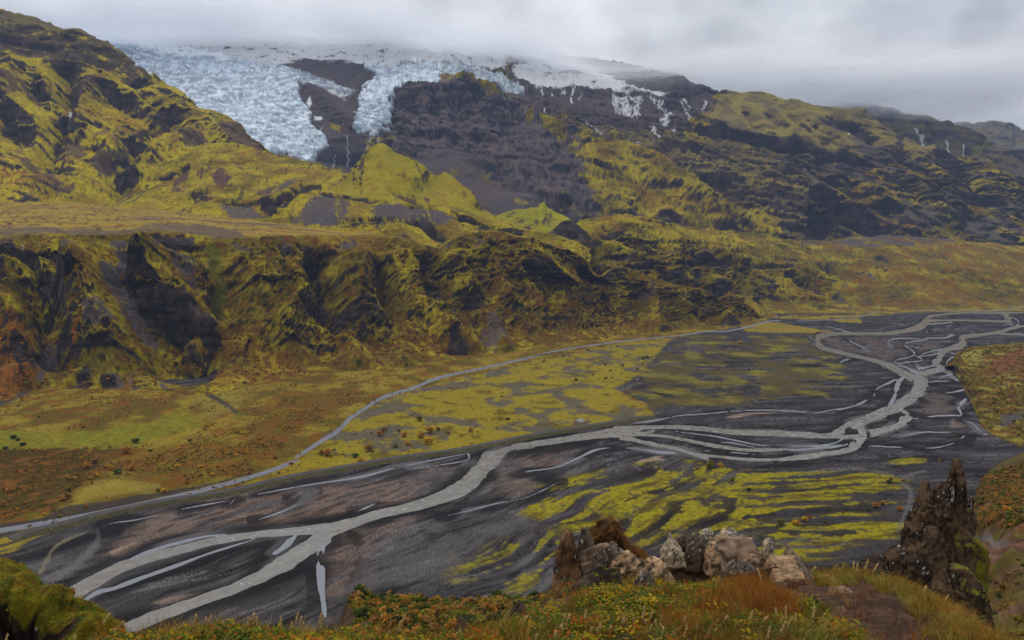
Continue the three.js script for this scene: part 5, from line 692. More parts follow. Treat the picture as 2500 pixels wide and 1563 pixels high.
  A(mossY, S.masks(T10([[595, 590], [700, 680], [840, 710], [860, 740], [800, 830], [720, 760], [640, 660]]), 3, 0.015)); A(mossY, S.masks(T10([[540, 610], [590, 640], [600, 690], [560, 670]]), 3, 0.02)); A(mossY, S.masks(T9([[1780, 470], [1880, 455], [2000, 480], [2090, 540], [2170, 600], [2100, 570], [1980, 510], [1860, 480]]), 2.5, 0.02)); A(mossY, S.masks(T10([[780, 530], [860, 580], [840, 600], [790, 560]]), 2, 0.02)); A(mossY, S.masks(T10([[1160, 700], [1260, 740], [1310, 800], [1240, 780]]), 2, 0.02)); A(mossY, S.masks(T9([[930, 670], [1000, 700], [1010, 740], [950, 720]]), 2, 0.02)); A(mossY, S.masks(T10([[430, 1140], [520, 1150], [600, 1210], [480, 1190]]), 3, 0.02), 0.6); A(mossY, S.masks(T10([[0, 960], [60, 960], [100, 1000], [0, 1010]]), 3, 0.02), 0.6); A(mossY, S.masks(T10([[1700, 690], [1850, 690], [1830, 830], [1760, 800]]), 4, 0.02), 0.8);
  const bare = S.masks([[600, 120], [1000, 120], [960, 240], [900, 345], [870, 420], [740, 400], [740, 300], [700, 200]], 10, 0.01), inMist = S.masks([[1240, 160], [1700, 180], [1760, 240], [1800, 330], [1500, 330], [1250, 260]], 10, 0.01);
  const col = paint(S, (k, x, y, z, ny) => {
    const e = fbm3(x / 90, y / 60, z / 90, 5), e2 = n3(x / 18, y / 12, z / 18);
    let c = rockCol(x, y, z, 2.2, 0.05); c = cmix(c, tone(cmix(C(120, 106, 104), C(50, 50, 60), sstep(-0.12, 0.12, 0.8 * fbm3(x / 60, y / 40, z / 60, 4) + 0.8 * fbm2((x + 60 * e) / 260, (y + 0.15 * x) / 15, 4, 0.9))), (0.8 + 0.4 * grainRnd()) * (1 + 0.4 * e2)), brown[k] * 0.85);
    const q = ny + 0.3 * e + 0.1 * e2; c = cmix(c, screeCol(x, y, z, 3), Math.max(sstep(0.62, 0.78, q) * 0.7, scree[k] * 0.85 * sstep(-0.3, 0, e + 0.15), scree2[k]));
    c = cmix(c, mossCol(x, y, z, 2.6, 0.06), Math.max(mossZ[k] * sstep(0.4, 0.55, q + 0.02), mossY[k] * sstep(-0.25, 0, e + 0.5 * e2 + 0.15), (1 - brown[k]) * (1 - scree[k]) * 0.55 * sstep(0.66, 0.8, q - 0.03 + 0.3 * fbm3(x / 300, y / 200, z / 300, 2)) * (1 - inMist[k]) * (1 - bare[k])));
    c = cmix(c, C(48, 50, 60), wall[k] * 0.5);
    const dirt = sstep(0.04, 0.22, 1.15 * fbm3((x + 60 * e) / 80, (y + 0.3 * x + 30 * e) / 15, z / 80, 5) + 0.35 * fbm3(x / 400, y / 160, z / 400, 2)) , fl = fbm3(x / 46, y / 18, z / 46, 3);
    if (iceA[k] > 0.02) { let i = cmix(C(156, 174, 190), C(212, 221, 230), sstep(-0.2, 0.25, fl)); i = cmix(i, C(104, 110, 124), dirt * 0.75); i = cmix(i, C(176, 196, 208), 0.4 * sstep(0.1, 0.35, fbm3(x / 30, y / 20, z / 30, 3))); c = cmix(c, tone(i, 0.9 + 0.18 * grainRnd()), iceA[k]); }
    const sn = snow[k] * sstep(-0.36, -0.16, e + 0.25 * e2 + 0.06), st = streaks[k] * sstep(-0.35, 0.05, e2 * 0.7 + 0.3 * n3(x / 6, y / 9, z / 6)); c = cmix(c, tone(SNOW, 0.94 + 0.08 * grainRnd()), Math.max(sn, st * 0.8));
    return c;
  });
  const isIce = (m) => (a) => (m[a] + m[a + 1] + m[a + S.nu] + m[a + S.nu + 1]) > 2.2;
  const big = isIce(ice), small = isIce(ice2);
  put('glacier', gridMesh(S, S.nu, S.nv, col, big, matIce), structure('wide blue-white glacier tongue with crevasses and dirt bands, coming down beside the left mountain'));
  put('glacier', gridMesh(S, S.nu, S.nv, col, (a) => small(a) && !big(a), matIce), structure('narrow white icefall right of the wide glacier tongue'));
  put('glacier_mountain', gridMesh(S, S.nu, S.nv, col, (a) => !small(a) && !big(a), matGround), structure('dark rocky mountain with snowfields under the cloud, between the glacier tongues and to the right'));
  globalThis.backRange = S;
}
{ // the mossy range at the right
  const base = [[1180, 590, 3100], [1400, 600, 3300], [1600, 600, 3450], [1800, 605, 3600], [2000, 615, 3750], [2200, 610, 3800], [2400, 620, 3850], [2500, 630, 3900], [2680, 640, 3950]];
  const mid = [[1180, 585, 3300], [1400, 560, 3500], [1550, 500, 3700], [1700, 450, 3900], [1850, 440, 4050], [2000, 450, 4100], [2150, 470, 4150], [2300, 500, 4200], [2450, 530, 4200], [2680, 570, 4250]];
  const high = [[1180, 580, 3400], [1400, 550, 3600], [1550, 470, 3900], [1650, 400, 4100], [1717, 312, 4350], [1790, 335, 4350], [1870, 352, 4350], [1970, 360, 4350], [2040, 380, 4350], [2130, 400, 4350], [2200, 410, 4350], [2300, 430, 4300], [2450, 480, 4300], [2680, 540, 4350]];
  const crest = [[1180, 578, 3500], [1400, 545, 3700], [1550, 450, 4100], [1650, 360, 4400], [1717, 285, 4650], [1758, 236, 4900], [1809, 229, 4900], [1849, 226, 4900], [1885, 233, 4900], [1905, 241, 4880], [1918, 241, 4860], [1931, 238, 4850], [1950, 242, 4850], [1965, 249, 4830], [1985, 258, 4800], [2010, 260, 4800], [2024, 259, 4800], [2060, 264, 4780], [2097, 273, 4750], [2125, 290, 4720], [2153, 302, 4700], [2170, 316, 4680], [2189, 327, 4650], [2229, 345, 4620], [2262, 360, 4600], [2279, 366, 4600], [2308, 365, 4580], [2335, 381, 4550], [2371, 393, 4520], [2424, 408, 4500], [2461, 421, 4480], [2500, 434, 4460], [2680, 480, 4450]];
  const drop = crest.map(([x, y, D]) => [x, y + 70, D + 350]);
  const DOME = [1720, 296, 1800, 232, 1850, 228, 1930, 242, 2030, 262, 2100, 278, 2160, 306, 2240, 350, 2270, 380, 2180, 355, 2120, 370, 2140, 398, 2060, 384, 1960, 358, 1850, 345, 1770, 322].map((q) => q), R = [], g = (p, r, a, s) => R.push({ p: T7(p), r: r * 1.1, a: a * 1.5, sharp: s ?? a > 0 });
  g([[0, 480], [200, 540], [420, 590], [640, 610], [800, 640]], 44, 30); g([[0, 530], [200, 590], [420, 640], [700, 690]], 40, -24); g([[820, 620], [900, 680], [960, 770]], 50, -44); g([[1000, 430], [1150, 480], [1300, 570]], 44, -40); g([[960, 690], [1150, 740], [1340, 760]], 36, -30); g([[1000, 640], [1200, 710], [1340, 750]], 30, 20); g([[1760, 650], [1850, 750], [2000, 840]], 60, -44); g([[1520, 740], [1700, 790], [1800, 860]], 40, -30); g([[340, 640], [560, 740], [650, 750]], 40, -26); g([[680, 760], [820, 800], [940, 880]], 46, -30);
  g([[380, 380], [480, 520], [640, 600]], 26, -20); g([[560, 400], [680, 500], [760, 590]], 26, -20); g([[700, 400], [860, 520], [1000, 640]], 26, -20); g([[900, 480], [1040, 560], [1120, 640]], 26, -20);
  g([[1480, 530], [1520, 640], [1560, 700]], 24, -26, 1); g([[1210, 380], [1500, 520], [1760, 660]], 40, 20); g([[400, 900], [560, 960], [700, 1060], [900, 1180]], 44, 36); g([[650, 860], [760, 930], [980, 1060], [1200, 1140]], 46, 34); g([[380, 940], [600, 1040], [800, 1180], [880, 1260]], 36, -34); g([[920, 1120], [1100, 1200], [1300, 1260]], 40, -34); g([[140, 1060], [300, 1160], [360, 1240]], 46, -46); g([[260, 1050], [360, 1160]], 30, 24); g([[1150, 900], [1180, 980], [1160, 1070]], 36, -36); g([[1000, 900], [1100, 1000]], 46, -30); g([[1300, 1100], [1500, 1110]], 40, -34); g([[1300, 1080], [1400, 1060], [1540, 1120]], 40, 26); g([[1860, 1200], [2000, 1160], [1960, 1260]], 40, -30); g([[1840, 940], [1960, 1000], [2120, 1040]], 40, -30); g([[1500, 880], [1560, 940]], 40, -26); g([[2000, 860], [2150, 1000], [2240, 1080]], 36, -30); g([[1600, 900], [1750, 1080], [1900, 1200]], 40, 26); g([[1880, 1040], [1960, 1160]], 36, 22); g([[2100, 760], [2250, 900], [2419, 1000]], 40, 20);
  const S = hill({
    x0: 1180, x1: 2680, step: 2.1, curves: [{ p: base, n: 58, k: 1 }, { p: mid, n: 42, k: 1.0 }, { p: high, n: 60, k: 0.9 }, { p: crest, n: 5 }, { p: drop, n: 1 }], relief: R,
    noise: (x, y, z, ny, v) => { const w = 60 * fbm2(x / 240, y / 240, 3, 0.2), f = sstep(0, 0.1, v) * (0.42 + 0.58 * sstep(-10, 14, polySD(DOME, CX + x / z * F, 600 - F * (y - H) / z))); return f * (16 * crag3((x + 0.6 * y) / 160, y / 130, z / 160, 4) + 8 * crag3((x + 0.9 * y + w) / 38, y / 110, z / 90, 4) + 34 * ridge2((0.5 * x + 0.86 * y + w) / 135, (0.86 * x - 0.5 * y) / 820, 5, 0.4) + 4 * sstep(-0.05, 0.1, fbm2((x + w) / 260, (y + 0.25 * x) / 18, 3, 1.6)) + 10 * sstep(0, 0.14, fbm2((x + w) / 340, (y + 0.2 * x) / 30, 3, 0.6)) + 6 * fbm3(x / 34, y / 20, z / 34, 4)) - 12; },
  });
  const dark = new Float32Array(S.N), A = (t, m, f = 1) => { for (let k = 0; k < S.N; k++) t[k] = Math.max(t[k], m[k] * f); };
  [[[60, 480], [200, 540], [440, 590], [600, 610], [800, 640], [780, 680], [600, 650], [460, 620], [330, 620], [120, 560]], [[810, 620], [880, 620], [1000, 660], [1020, 740], [980, 800], [900, 770], [830, 690]], [[1000, 430], [1080, 415], [1200, 470], [1290, 520], [1310, 580], [1180, 560], [1120, 500]], [[1030, 720], [1200, 740], [1340, 760], [1340, 810], [1200, 820], [1100, 860], [1000, 900]], [[1750, 650], [1840, 640], [1920, 700], [2010, 800], [2020, 880], [1860, 850], [1770, 740]], [[1530, 740], [1700, 780], [1780, 820], [1800, 870], [1640, 820]], [[340, 690], [560, 750], [640, 760], [600, 790], [400, 740]], [[680, 740], [820, 780], [940, 850], [950, 900], [860, 890], [760, 800]], [[1310, 580], [1440, 650], [1520, 720], [1480, 740], [1400, 660]], [[380, 940], [520, 980], [700, 1090], [800, 1180], [720, 1180], [560, 1040]], [[920, 1120], [1100, 1190], [1260, 1240], [1200, 1250], [1000, 1190]], [[140, 1050], [250, 1090], [350, 1160], [360, 1240], [260, 1230], [180, 1140]], [[1300, 1090], [1400, 1065], [1530, 1110], [1440, 1150], [1320, 1130]], [[1460, 1150], [1560, 1180], [1640, 1240], [1480, 1240]], [[1860, 1220], [1960, 1160], [2030, 1170], [1960, 1240]], [[1840, 950], [1940, 940], [2130, 1030], [2120, 1060], [1920, 1000]], [[960, 1230], [1040, 1220], [1030, 1260], [960, 1250]], [[760, 970], [880, 1010], [980, 1080], [880, 1060]], [[0, 880], [120, 910], [200, 980], [100, 970], [0, 930]], [[1480, 880], [1550, 900], [1540, 950], [1490, 930]], [[660, 960], [740, 980], [760, 1040], [700, 1020]], [[2060, 900], [2180, 1010], [2250, 1100], [2180, 1080], [2080, 960]], [[1480, 530], [1520, 540], [1530, 640], [1500, 620]]].forEach((p) => A(dark, S.masks(T7(p), 4, 0.014)));
  const topZ = S.masks(T7([[60, 440], [300, 240], [460, 230], [700, 270], [1000, 330], [1200, 370], [1400, 470], [1760, 650], [1800, 760], [1600, 730], [1440, 640], [1300, 570], [1280, 690], [1340, 750], [1100, 700], [900, 620], [700, 620], [440, 580], [200, 530]]), 6, 0.008), sc = new Float32Array(S.N);
  [[[1140, 570], [1300, 590], [1440, 660], [1400, 760], [1340, 740], [1200, 680]], [[560, 880], [650, 830], [740, 900], [800, 1000], [700, 960], [620, 930]], [[340, 900], [400, 880], [300, 1000], [220, 1020]], [[370, 1200], [460, 1040], [440, 1120], [380, 1210]], [[720, 1240], [760, 1230], [860, 1320], [740, 1320]], [[1640, 1060], [1700, 1080], [1800, 1180], [1700, 1150]], [[1960, 1180], [2060, 1180], [2200, 1320], [2000, 1310]], [[2240, 1220], [2300, 1210], [2290, 1250]], [[60, 640], [200, 600], [380, 640], [500, 740], [280, 740], [200, 780]], [[2150, 1060], [2250, 1060], [2300, 1160], [2200, 1150]]].forEach((p) => A(sc, S.masks(T7(p), 5, 0.014)));
  const fall = S.line(T7([[1130, 480], [1128, 540]]), 4, 0.6), pinkTop = S.masks(T7([[1660, 740], [1720, 740], [1700, 770]]), 2);
  const col = paint(S, (k, x, y, z, ny) => {
    const e = fbm3(x / 80, y / 50, z / 80, 5), e2 = n3(x / 16, y / 11, z / 16), q = ny + 0.34 * e + 0.12 * e2;
    let c = mossCol(x, y, z, 2.6, 0.0); c = cmix(c, tone(cmix(C(144, 130, 66), C(108, 96, 66), sstep(-0.15, 0.2, e)), 0.85 + 0.3 * grainRnd()), topZ[k] * 0.85);
    c = cmix(c, screeCol(x, y, z, 3), Math.max((1 - 0.7 * topZ[k]) * sstep(0.04, 0.14, fbm2((0.5 * x + 0.86 * y) / 60, (0.86 * x - 0.5 * y) / 260, 5, 0.8) + 0.4 * e2 * 0.3) * 0.85, sc[k] * 0.9 * sstep(-0.35, -0.1, e2 * 0.5 + e + 0.2)));
    c = cmix(c, rockCol(x, y, z, 2.4), Math.max(sstep(0.52, 0.44, q), sstep(0.2, 0.32, 1.3 * fbm2((0.5 * x + 0.86 * y) / 44 + 7, (0.86 * x - 0.5 * y) / 190, 5, 2.8) + 0.25 * e + 0.1 * e2) * (1 - 0.6 * topZ[k]), dark[k] * sstep(-0.36, -0.16, e + 0.3 * e2 + 0.05)));
    return cmix(c, SNOW, fall[k]);
  });
  put('right_mountain', gridMesh(S, S.nu, S.nv, col, null, matGround), structure('broad mountain range with olive moss, dark cliffs and grey screes at the right'));
  globalThis.rightRange = S;
}
{ // far ridges at the right, fading in the haze
  const mk = (x0, x1, crest, D0, name, label, sn) => {
    const base = crest.map(([x, y, D]) => [x, 640, D0]), drop = crest.map(([x, y, D]) => [x, y + 60, D + 500]);
    const S = hill({ x0, x1, step: 2.6, curves: [{ p: base, n: 80, k: 1 }, { p: crest, n: 3 }, { p: drop, n: 1 }], noise: (x, y, z) => 40 * fbm3(x / 260, y / 160, z / 260, 5) + 26 * ridge2((x + 0.6 * y) / 300, y / 900, 3, 0.4) + 18 * sstep(0, 0.14, fbm2(x / 500, (y + 0.15 * x) / 50, 3, 0.6)) - 30 });
    const m = sn.map(([p, r]) => S.line(T7(p), r, 0.6)), ft = S.masks(T7([[2020, 690], [2060, 630], [2150, 620], [2080, 720]]), 3);
    const col = paint(S, (k, x, y, z, ny) => { const e = fbm3(x / 120, y / 70, z / 120, 5); let c = cmix(rockCol(x, y, z, 4), tone(C(126, 112, 64), 0.85 + 0.3 * grainRnd()), 0.8 * sstep(-0.05, 0.25, e + 0.6 * (ny - 0.5))); c = cmix(c, screeCol(x, y, z, 5), 0.6 * sstep(0, 0.2, fbm3(x / 200, y / 80, z / 200, 4))); c = cmix(c, C(150, 140, 60), ft[k] * 0.7); for (const q of m) c = cmix(c, SNOW, q[k] * 0.85); return c; });
    put(name, gridMesh(S, S.nu, S.nv, col, null, matGround), structure(label));
  };
  mk(1960, 2680, [[1960, 275, 7000], [2020, 264, 7000], [2047, 259, 7000], [2080, 250, 7000], [2094, 248, 7000], [2130, 254, 7000], [2163, 262, 7000], [2203, 272, 7000], [2256, 278, 7000], [2295, 290, 7000], [2345, 303, 6900], [2400, 325, 6800], [2424, 345, 6700], [2500, 370, 6600], [2680, 420, 6500]], 5200, 'far_ridge', 'hazy far ridge with thin snow streaks behind the right mountain', [[[[1620, 480], [1660, 540], [1680, 580], [1672, 625]], 9], [[[1690, 510], [1680, 570]], 7], [[[1850, 590], [1860, 630], [1872, 670]], 8], [[[1975, 620], [1985, 670]], 6], [[[1860, 545], [1890, 552]], 8]]);
  mk(2200, 2680, [[2200, 310, 10500], [2300, 302, 10500], [2345, 299, 10500], [2395, 297, 10500], [2440, 299, 10500], [2470, 301, 10500], [2482, 308, 10500], [2500, 313, 10400], [2560, 322, 10400], [2680, 335, 10400]], 8000, 'far_plateau', 'flat-topped distant plateau almost lost in blue haze at the right edge', []);
  const g = new THREE.PlaneGeometry(13000, 13000); g.rotateX(-Math.PI / 2); g.translate(0, -40, -4500);
  put('lowland', new THREE.Mesh(g, new THREE.MeshStandardMaterial({ color: new THREE.Color().setRGB(0.05, 0.05, 0.045), roughness: 1 })), structure('dark land stretching away below the hills'));
}

// ------------------------------------------------------------------ nearer slopes: the headland, the slope at the right, the spur below
{
  const base = [[2290, 890], [2325, 905], [2345, 925], [2385, 965], [2400, 985], [2380, 1000], [2370, 1025], [2400, 1045], [2440, 1066], [2500, 1092], [2560, 1115], [2700, 1160]].map(([x, y]) => [x, y + 4, groundD(x, y + 4)]);
  const uni = [[2290, 905], [2325, 900], [2345, 935], [2375, 990], [2400, 1045], [2440, 1070], [2500, 1095], [2700, 1165]].map(([x, y]) => [x, y, groundD(x, y)]);
  const crest = [[2290, 900, 1400], [2322, 880, 1440], [2332, 866, 1460], [2345, 856, 1480], [2370, 846, 1520], [2400, 841, 1540], [2440, 838, 1550], [2500, 838, 1560], [2600, 836, 1560], [2700, 834, 1560]], mid = [[2290, 902, 1370], [2325, 893, 1360], [2350, 900, 1300], [2400, 930, 1180], [2450, 950, 1120], [2500, 960, 1080], [2700, 980, 1000]], drop = crest.map(([x, y, D]) => [x, y + 12, D + 160]);
  const S = hill({ x0: 2318, x1: 2700, step: 2, curves: [{ p: uni, n: 44, k: 0.85 }, { p: mid, n: 44, k: 1 }, { p: crest, n: 4 }, { p: drop, n: 1 }], noise: (x, y, z, ny, v) => sstep(0, 0.15, v) * (7 * fbm3(x / 60, y / 40, z / 60, 4) + 2.5 * fbm3(x / 12, y / 10, z / 12, 3)) - 1 });
  const red = S.masks(T1([[2150, 560], [2300, 480], [2500, 430], [2900, 440], [2900, 640], [2300, 650], [2120, 740], [2060, 680]]), 5, 0.02), yel = S.masks(T1([[1800, 520], [1900, 460], [2010, 460], [2000, 520], [1890, 580], [1820, 570]]), 4, 0.03), gr = S.masks(T1([[2200, 1100], [2400, 1060], [2500, 1060], [2420, 1110], [2200, 1150]]), 2, 0.04);
  const col = paint(S, (k, x, y, z, ny) => { const e = fbm3(x / 22, y / 18, z / 22, 4), e2 = n3(x / 5, y / 5, z / 5); let c = cmix(MOSSO, MOSSD, sstep(-0.2, 0.2, e2)); c = cmix(c, C(150, 136, 56), 0.8 * sstep(0.05, 0.25, e)); c = cmix(c, HEATH, 0.85 * sstep(0.02, 0.22, fbm3(x / 14, y / 10, z / 14, 3))); c = cmix(c, C(122, 72, 50), red[k] * 0.85 * sstep(-0.35, 0.1, e)); c = cmix(c, C(142, 132, 60), yel[k] * 0.8); c = cmix(c, SCREE, gr[k] * 0.8); c = cmix(c, rockCol(x, y, z, 0.8), sstep(0.55, 0.45, ny + 0.2 * e)); return tone(c, 0.8 + 0.4 * grainRnd()); });
  put('headland', gridMesh(S, S.nu, S.nv, col, null, matGround), structure('low headland of rust-brown heath and moss jutting into the braided river at the right'));
  globalThis.headland = S;
}
{
  const far = [[2180, 1420], [2300, 1370], [2350, 1300], [2372, 1260], [2385, 1200], [2420, 1145], [2460, 1122], [2500, 1106], [2560, 1080], [2720, 1030]].map(([x, y]) => [x, y, groundD(x, y)]), farB = far.map(([x, y, D]) => [x, y - 3, D + 25]);
  const near = [[2180, 1800, 60], [2400, 1800, 55], [2500, 1780, 55], [2720, 1700, 60]], mid = [[2180, 1600, 150], [2350, 1520, 170], [2420, 1450, 200], [2500, 1380, 230], [2720, 1300, 260]], m2 = [[2180, 1480, 330], [2350, 1330, 400], [2400, 1250, 440], [2450, 1210, 470], [2500, 1180, 500], [2720, 1100, 560]];
  const S = hill({ x0: 2180, x1: 2720, step: 2.4, curves: [{ p: near, n: 50, k: 1 }, { p: mid, n: 100, k: 1 }, { p: m2, n: 60, k: 1 }, { p: far, n: 2 }, { p: farB, n: 1 }], noise: (x, y, z, ny, v) => (2.6 * fbm3(x / 32, y / 24, z / 32, 5) + 0.8 * fbm3(x / 6, y / 6, z / 6, 3)) * sstep(1, 0.85, v), relief: [{ p: [[2372, 1310], [2450, 1320], [2520, 1290]], r: 6, a: -4 }, { p: [[2470, 1380], [2490, 1350], [2540, 1340]], r: 4, a: 4 }, { p: [[2380, 1400], [2430, 1390], [2450, 1420]], r: 3, a: -3 }, { p: [[2390, 1330], [2440, 1310], [2500, 1300]], r: 4, a: 3 }] });
  const Z2 = tile(1900, 1100, 0.3063), clay = S.masks(Z2([[1500, 800], [1530, 720], [1700, 700], [1850, 670], [2300, 640], [2300, 860], [1980, 880], [1800, 900], [1720, 990], [1650, 1080], [1560, 1080], [1500, 960]]), 14, 0.05), grey = S.masks(Z2([[1490, 700], [1560, 650], [1680, 660], [1820, 690], [1700, 730], [1540, 740]]), 2, 0.05), green = S.masks(Z2([[1610, 1080], [1700, 1050], [1900, 1040], [1880, 1160], [1760, 1200], [1640, 1200]]), 16, 0.08), clay2 = S.masks(Z2([[1640, 1230], [1800, 1250], [2300, 1230], [2300, 1500], [1990, 1480], [1750, 1380]]), 6, 0.06), orange = S.masks(Z2([[1560, 290], [1640, 230], [1740, 190], [1800, 130], [2300, 60], [2300, 640], [1900, 660], [1560, 640], [1620, 540]]), 4, 0.05), gap1 = S.masks(Z2([[1660, 400], [1780, 390], [1980, 380], [1960, 420], [1800, 430]]), 1.5, 0.06), gap2 = S.masks(Z2([[1690, 240], [1800, 200], [1890, 200], [1800, 240], [1660, 270]]), 1.5, 0.06);
  const col = paint(S, (k, x, y, z, ny) => { const e = fbm3(x / 12, y / 10, z / 12, 4), e2 = n3(x / 2.2, y / 2.2, z / 2.2); let c = cmix(C(98, 88, 40), C(80, 66, 36), sstep(-0.2, 0.2, e)); c = cmix(c, cmix(C(124, 78, 38), C(96, 66, 38), sstep(-0.2, 0.3, e2)), orange[k] * 0.85 * sstep(-0.3, 0.05, e + 0.1)); c = cmix(c, tone(cmix(C(124, 92, 74), C(88, 60, 46), sstep(-0.2, 0.25, e + 0.3 * e2)), 0.95), Math.max(clay[k], clay2[k] * sstep(-0.2, 0, e)) * 0.95); c = cmix(c, C(112, 104, 98), Math.max(grey[k], gap1[k] * 0.7, gap2[k] * 0.6)); c = cmix(c, cmix(C(92, 86, 30), C(96, 66, 34), sstep(-0.1, 0.2, e2 + e)), green[k] * 0.75); return tone(c, 0.82 + 0.36 * grainRnd()); });
  put('right_slope', gridMesh(S, S.nu, S.nv, col, null, matGround), structure('brown clay slope with green patches and orange scrub descending at the right edge'));
  globalThis.rightSlope = S; S.orange = orange; S.green = green;
}
{
  const near = [[760, 1800, 45], [1000, 1780, 45], [1400, 1760, 45]], mid = [[760, 1660, 90], [830, 1580, 95], [900, 1540, 95], [1000, 1520, 100], [1200, 1520, 100], [1400, 1510, 100]];
  const crest = [[760, 1680, 120], [800, 1620, 120], [822, 1560, 120], [828, 1520, 122], [832, 1492, 124], [844, 1466, 126], [858, 1442, 128], [868, 1430, 130], [877, 1425, 130], [884, 1430, 132], [903, 1453, 136], [930, 1457, 140], [985, 1460, 142], [1036, 1467, 146], [1087, 1471, 150], [1139, 1471, 150], [1190, 1473, 152], [1241, 1468, 152], [1293, 1460, 152], [1344, 1452, 150], [1400, 1446, 150]], drop = crest.map(([x, y, D]) => [x, y + 60, D + 30]);
  const S = hill({ x0: 760, x1: 1400, step: 2.2, curves: [{ p: near, n: 24, k: 1 }, { p: mid, n: 80, k: 1 }, { p: crest, n: 4 }, { p: drop, n: 2 }], noise: (x, y, z) => 1.6 * fbm3(x / 12, y / 9, z / 12, 5) + 0.5 * fbm3(x / 3, y / 3, z / 3, 3) - 0.3 });
  const Z4 = tile(780, 1380, 0.2563), rock = S.masks(Z4([[180, 600], [190, 430], [250, 330], [310, 240], [370, 170], [400, 200], [420, 240], [340, 260], [320, 330], [360, 440], [380, 500], [560, 560], [690, 640], [640, 700], [500, 640], [340, 560], [280, 620], [200, 760], [120, 760]]), 2, 0.3), knob = S.masks(Z4([[990, 450], [1060, 410], [1180, 400], [1330, 390], [1390, 410], [1200, 430], [1080, 470]]), 1.5, 0.3), yg = S.masks(Z4([[310, 240], [420, 230], [490, 300], [700, 300], [1000, 330], [1600, 360], [2300, 280], [2300, 420], [1700, 400], [1000, 380], [600, 360], [420, 420], [340, 360]]), 4, 0.3);
  const col = paint(S, (k, x, y, z, ny) => { const e = fbm3(x / 5, y / 4, z / 5, 4), e2 = n3(x / 1.4, y / 1.4, z / 1.4); let c = cmix(C(96, 84, 36), C(74, 62, 34), sstep(-0.2, 0.2, e2)); c = cmix(c, cmix(C(118, 76, 38), C(92, 62, 38), sstep(-0.3, 0.3, e2)), sstep(-0.1, 0.15, e) * (1 - 0.7 * yg[k])); c = cmix(c, C(112, 106, 44), yg[k] * 0.75); c = cmix(c, tone(cmix(C(92, 72, 56), C(64, 52, 44), sstep(-0.2, 0.3, e)), 1), rock[k]); c = cmix(c, C(108, 98, 88), knob[k] * 0.8); return tone(c, 0.8 + 0.4 * grainRnd()); });
  put('lower_spur', gridMesh(S, S.nu, S.nv, col, null, matGround), structure('shrubby brown spur with a rocky tip below the viewpoint, bottom middle'));
  globalThis.spur = S; S.rock = rock;
}

// ------------------------------------------------------------------ the grassy edge where the photographer stands
const fg = (() => {
  const near = [[200, 1850, 2.6], [1200, 1850, 2.6], [2750, 1850, 2.6]], mid = [[200, 1640, 3.9], [600, 1590, 4.2], [1000, 1640, 4.0], [1300, 1570, 4.8], [1700, 1545, 5.2], [2100, 1560, 5.2], [2400, 1600, 5.0], [2750, 1720, 4.4]];
  const crest = [[200, 1640, 4.6], [280, 1600, 4.6], [330, 1600, 4.6], [400, 1582, 4.7], [480, 1570, 4.8], [560, 1562, 4.8], [640, 1564, 4.8], [720, 1576, 4.8], [800, 1594, 4.7], [900, 1600, 4.7], [1050, 1600, 4.8], [1150, 1585, 5.1], [1230, 1555, 5.8], [1290, 1510, 7.2], [1330, 1465, 8.2], [1352, 1446, 8.6], [1380, 1436, 8.9], [1450, 1436, 9.0], [1600, 1432, 9.2], [1700, 1424, 9.4], [1800, 1420, 9.6], [1870, 1412, 10.0], [1925, 1412, 10.5], [1990, 1408, 11.2], [2080, 1412, 11.3], [2180, 1425, 11.3], [2250, 1455, 11.2], [2310, 1495, 10.8], [2370, 1530, 10.2], [2430, 1562, 9.2], [2500, 1610, 8.2], [2600, 1660, 7], [2750, 1740, 6]];
  const drop = crest.map(([x, y, D]) => [x, y + 160, D + 2.2]);
  const S = hill({ x0: 200, x1: 2750, step: 6.5, curves: [{ p: near, n: 30, k: 1 }, { p: mid, n: 90, k: 1 }, { p: crest, n: 12 }, { p: drop, n: 3 }], relief: [{ p: [[1640, 1420], [1700, 1440], [1760, 1440]], r: 0.35, a: -0.14 }, { p: [[2060, 1480], [2150, 1520], [2220, 1563]], r: 0.5, a: -0.12 }, { p: [[1480, 1500], [1560, 1520]], r: 0.4, a: 0.10 }, { p: [[2280, 1500], [2340, 1560]], r: 0.3, a: 0.1 }], noise: (x, y, z) => 0.10 * fbm3(x / 0.9, y / 0.9, z / 0.9, 4) + 0.025 * fbm3(x / 0.14, y / 0.14, z / 0.14, 3) });
  const path = S.masks([[1790, 1380], [1850, 1400], [1925, 1424], [2000, 1420], [2060, 1420], [2150, 1424], [2200, 1444], [2260, 1505], [2330, 1580], [2380, 1660], [2180, 1660], [2110, 1575], [2060, 1520], [2010, 1487], [1950, 1466], [1880, 1445], [1800, 1420], [1740, 1400]], 3, 3), earth = S.masks([[1640, 1390], [1760, 1380], [1830, 1420], [1900, 1440], [1800, 1460], [1700, 1430]], 4, 3), scree = S.masks([[1330, 1440], [1380, 1400], [1460, 1390], [1480, 1440], [1400, 1500], [1330, 1560], [1250, 1570]], 3, 3);
  const col = paint(S, (k, x, y, z) => { const e = fbm3(x / 0.3, y / 0.3, z / 0.3, 4), e2 = n3(x / 0.05, y / 0.05, z / 0.05), r = grainRnd(); let c = cmix(C(76, 60, 40), C(66, 66, 32), sstep(-0.2, 0.2, e)); const so = cmix(C(88, 66, 52), C(66, 50, 40), sstep(-0.25, 0.25, e + 0.4 * e2)); c = cmix(c, so, Math.max(path[k], earth[k], scree[k])); return tone(c, (0.75 + 0.5 * r) * (r > 0.965 ? 1.7 : 1)); });
  put('hilltop_ground', gridMesh(S, S.nu, S.nv, col, null, matGround), structure('bare brown earth and turf of the hilltop with a worn footpath'));
  S.path = path; S.earth = earth; S.scree = scree; return S;
})();

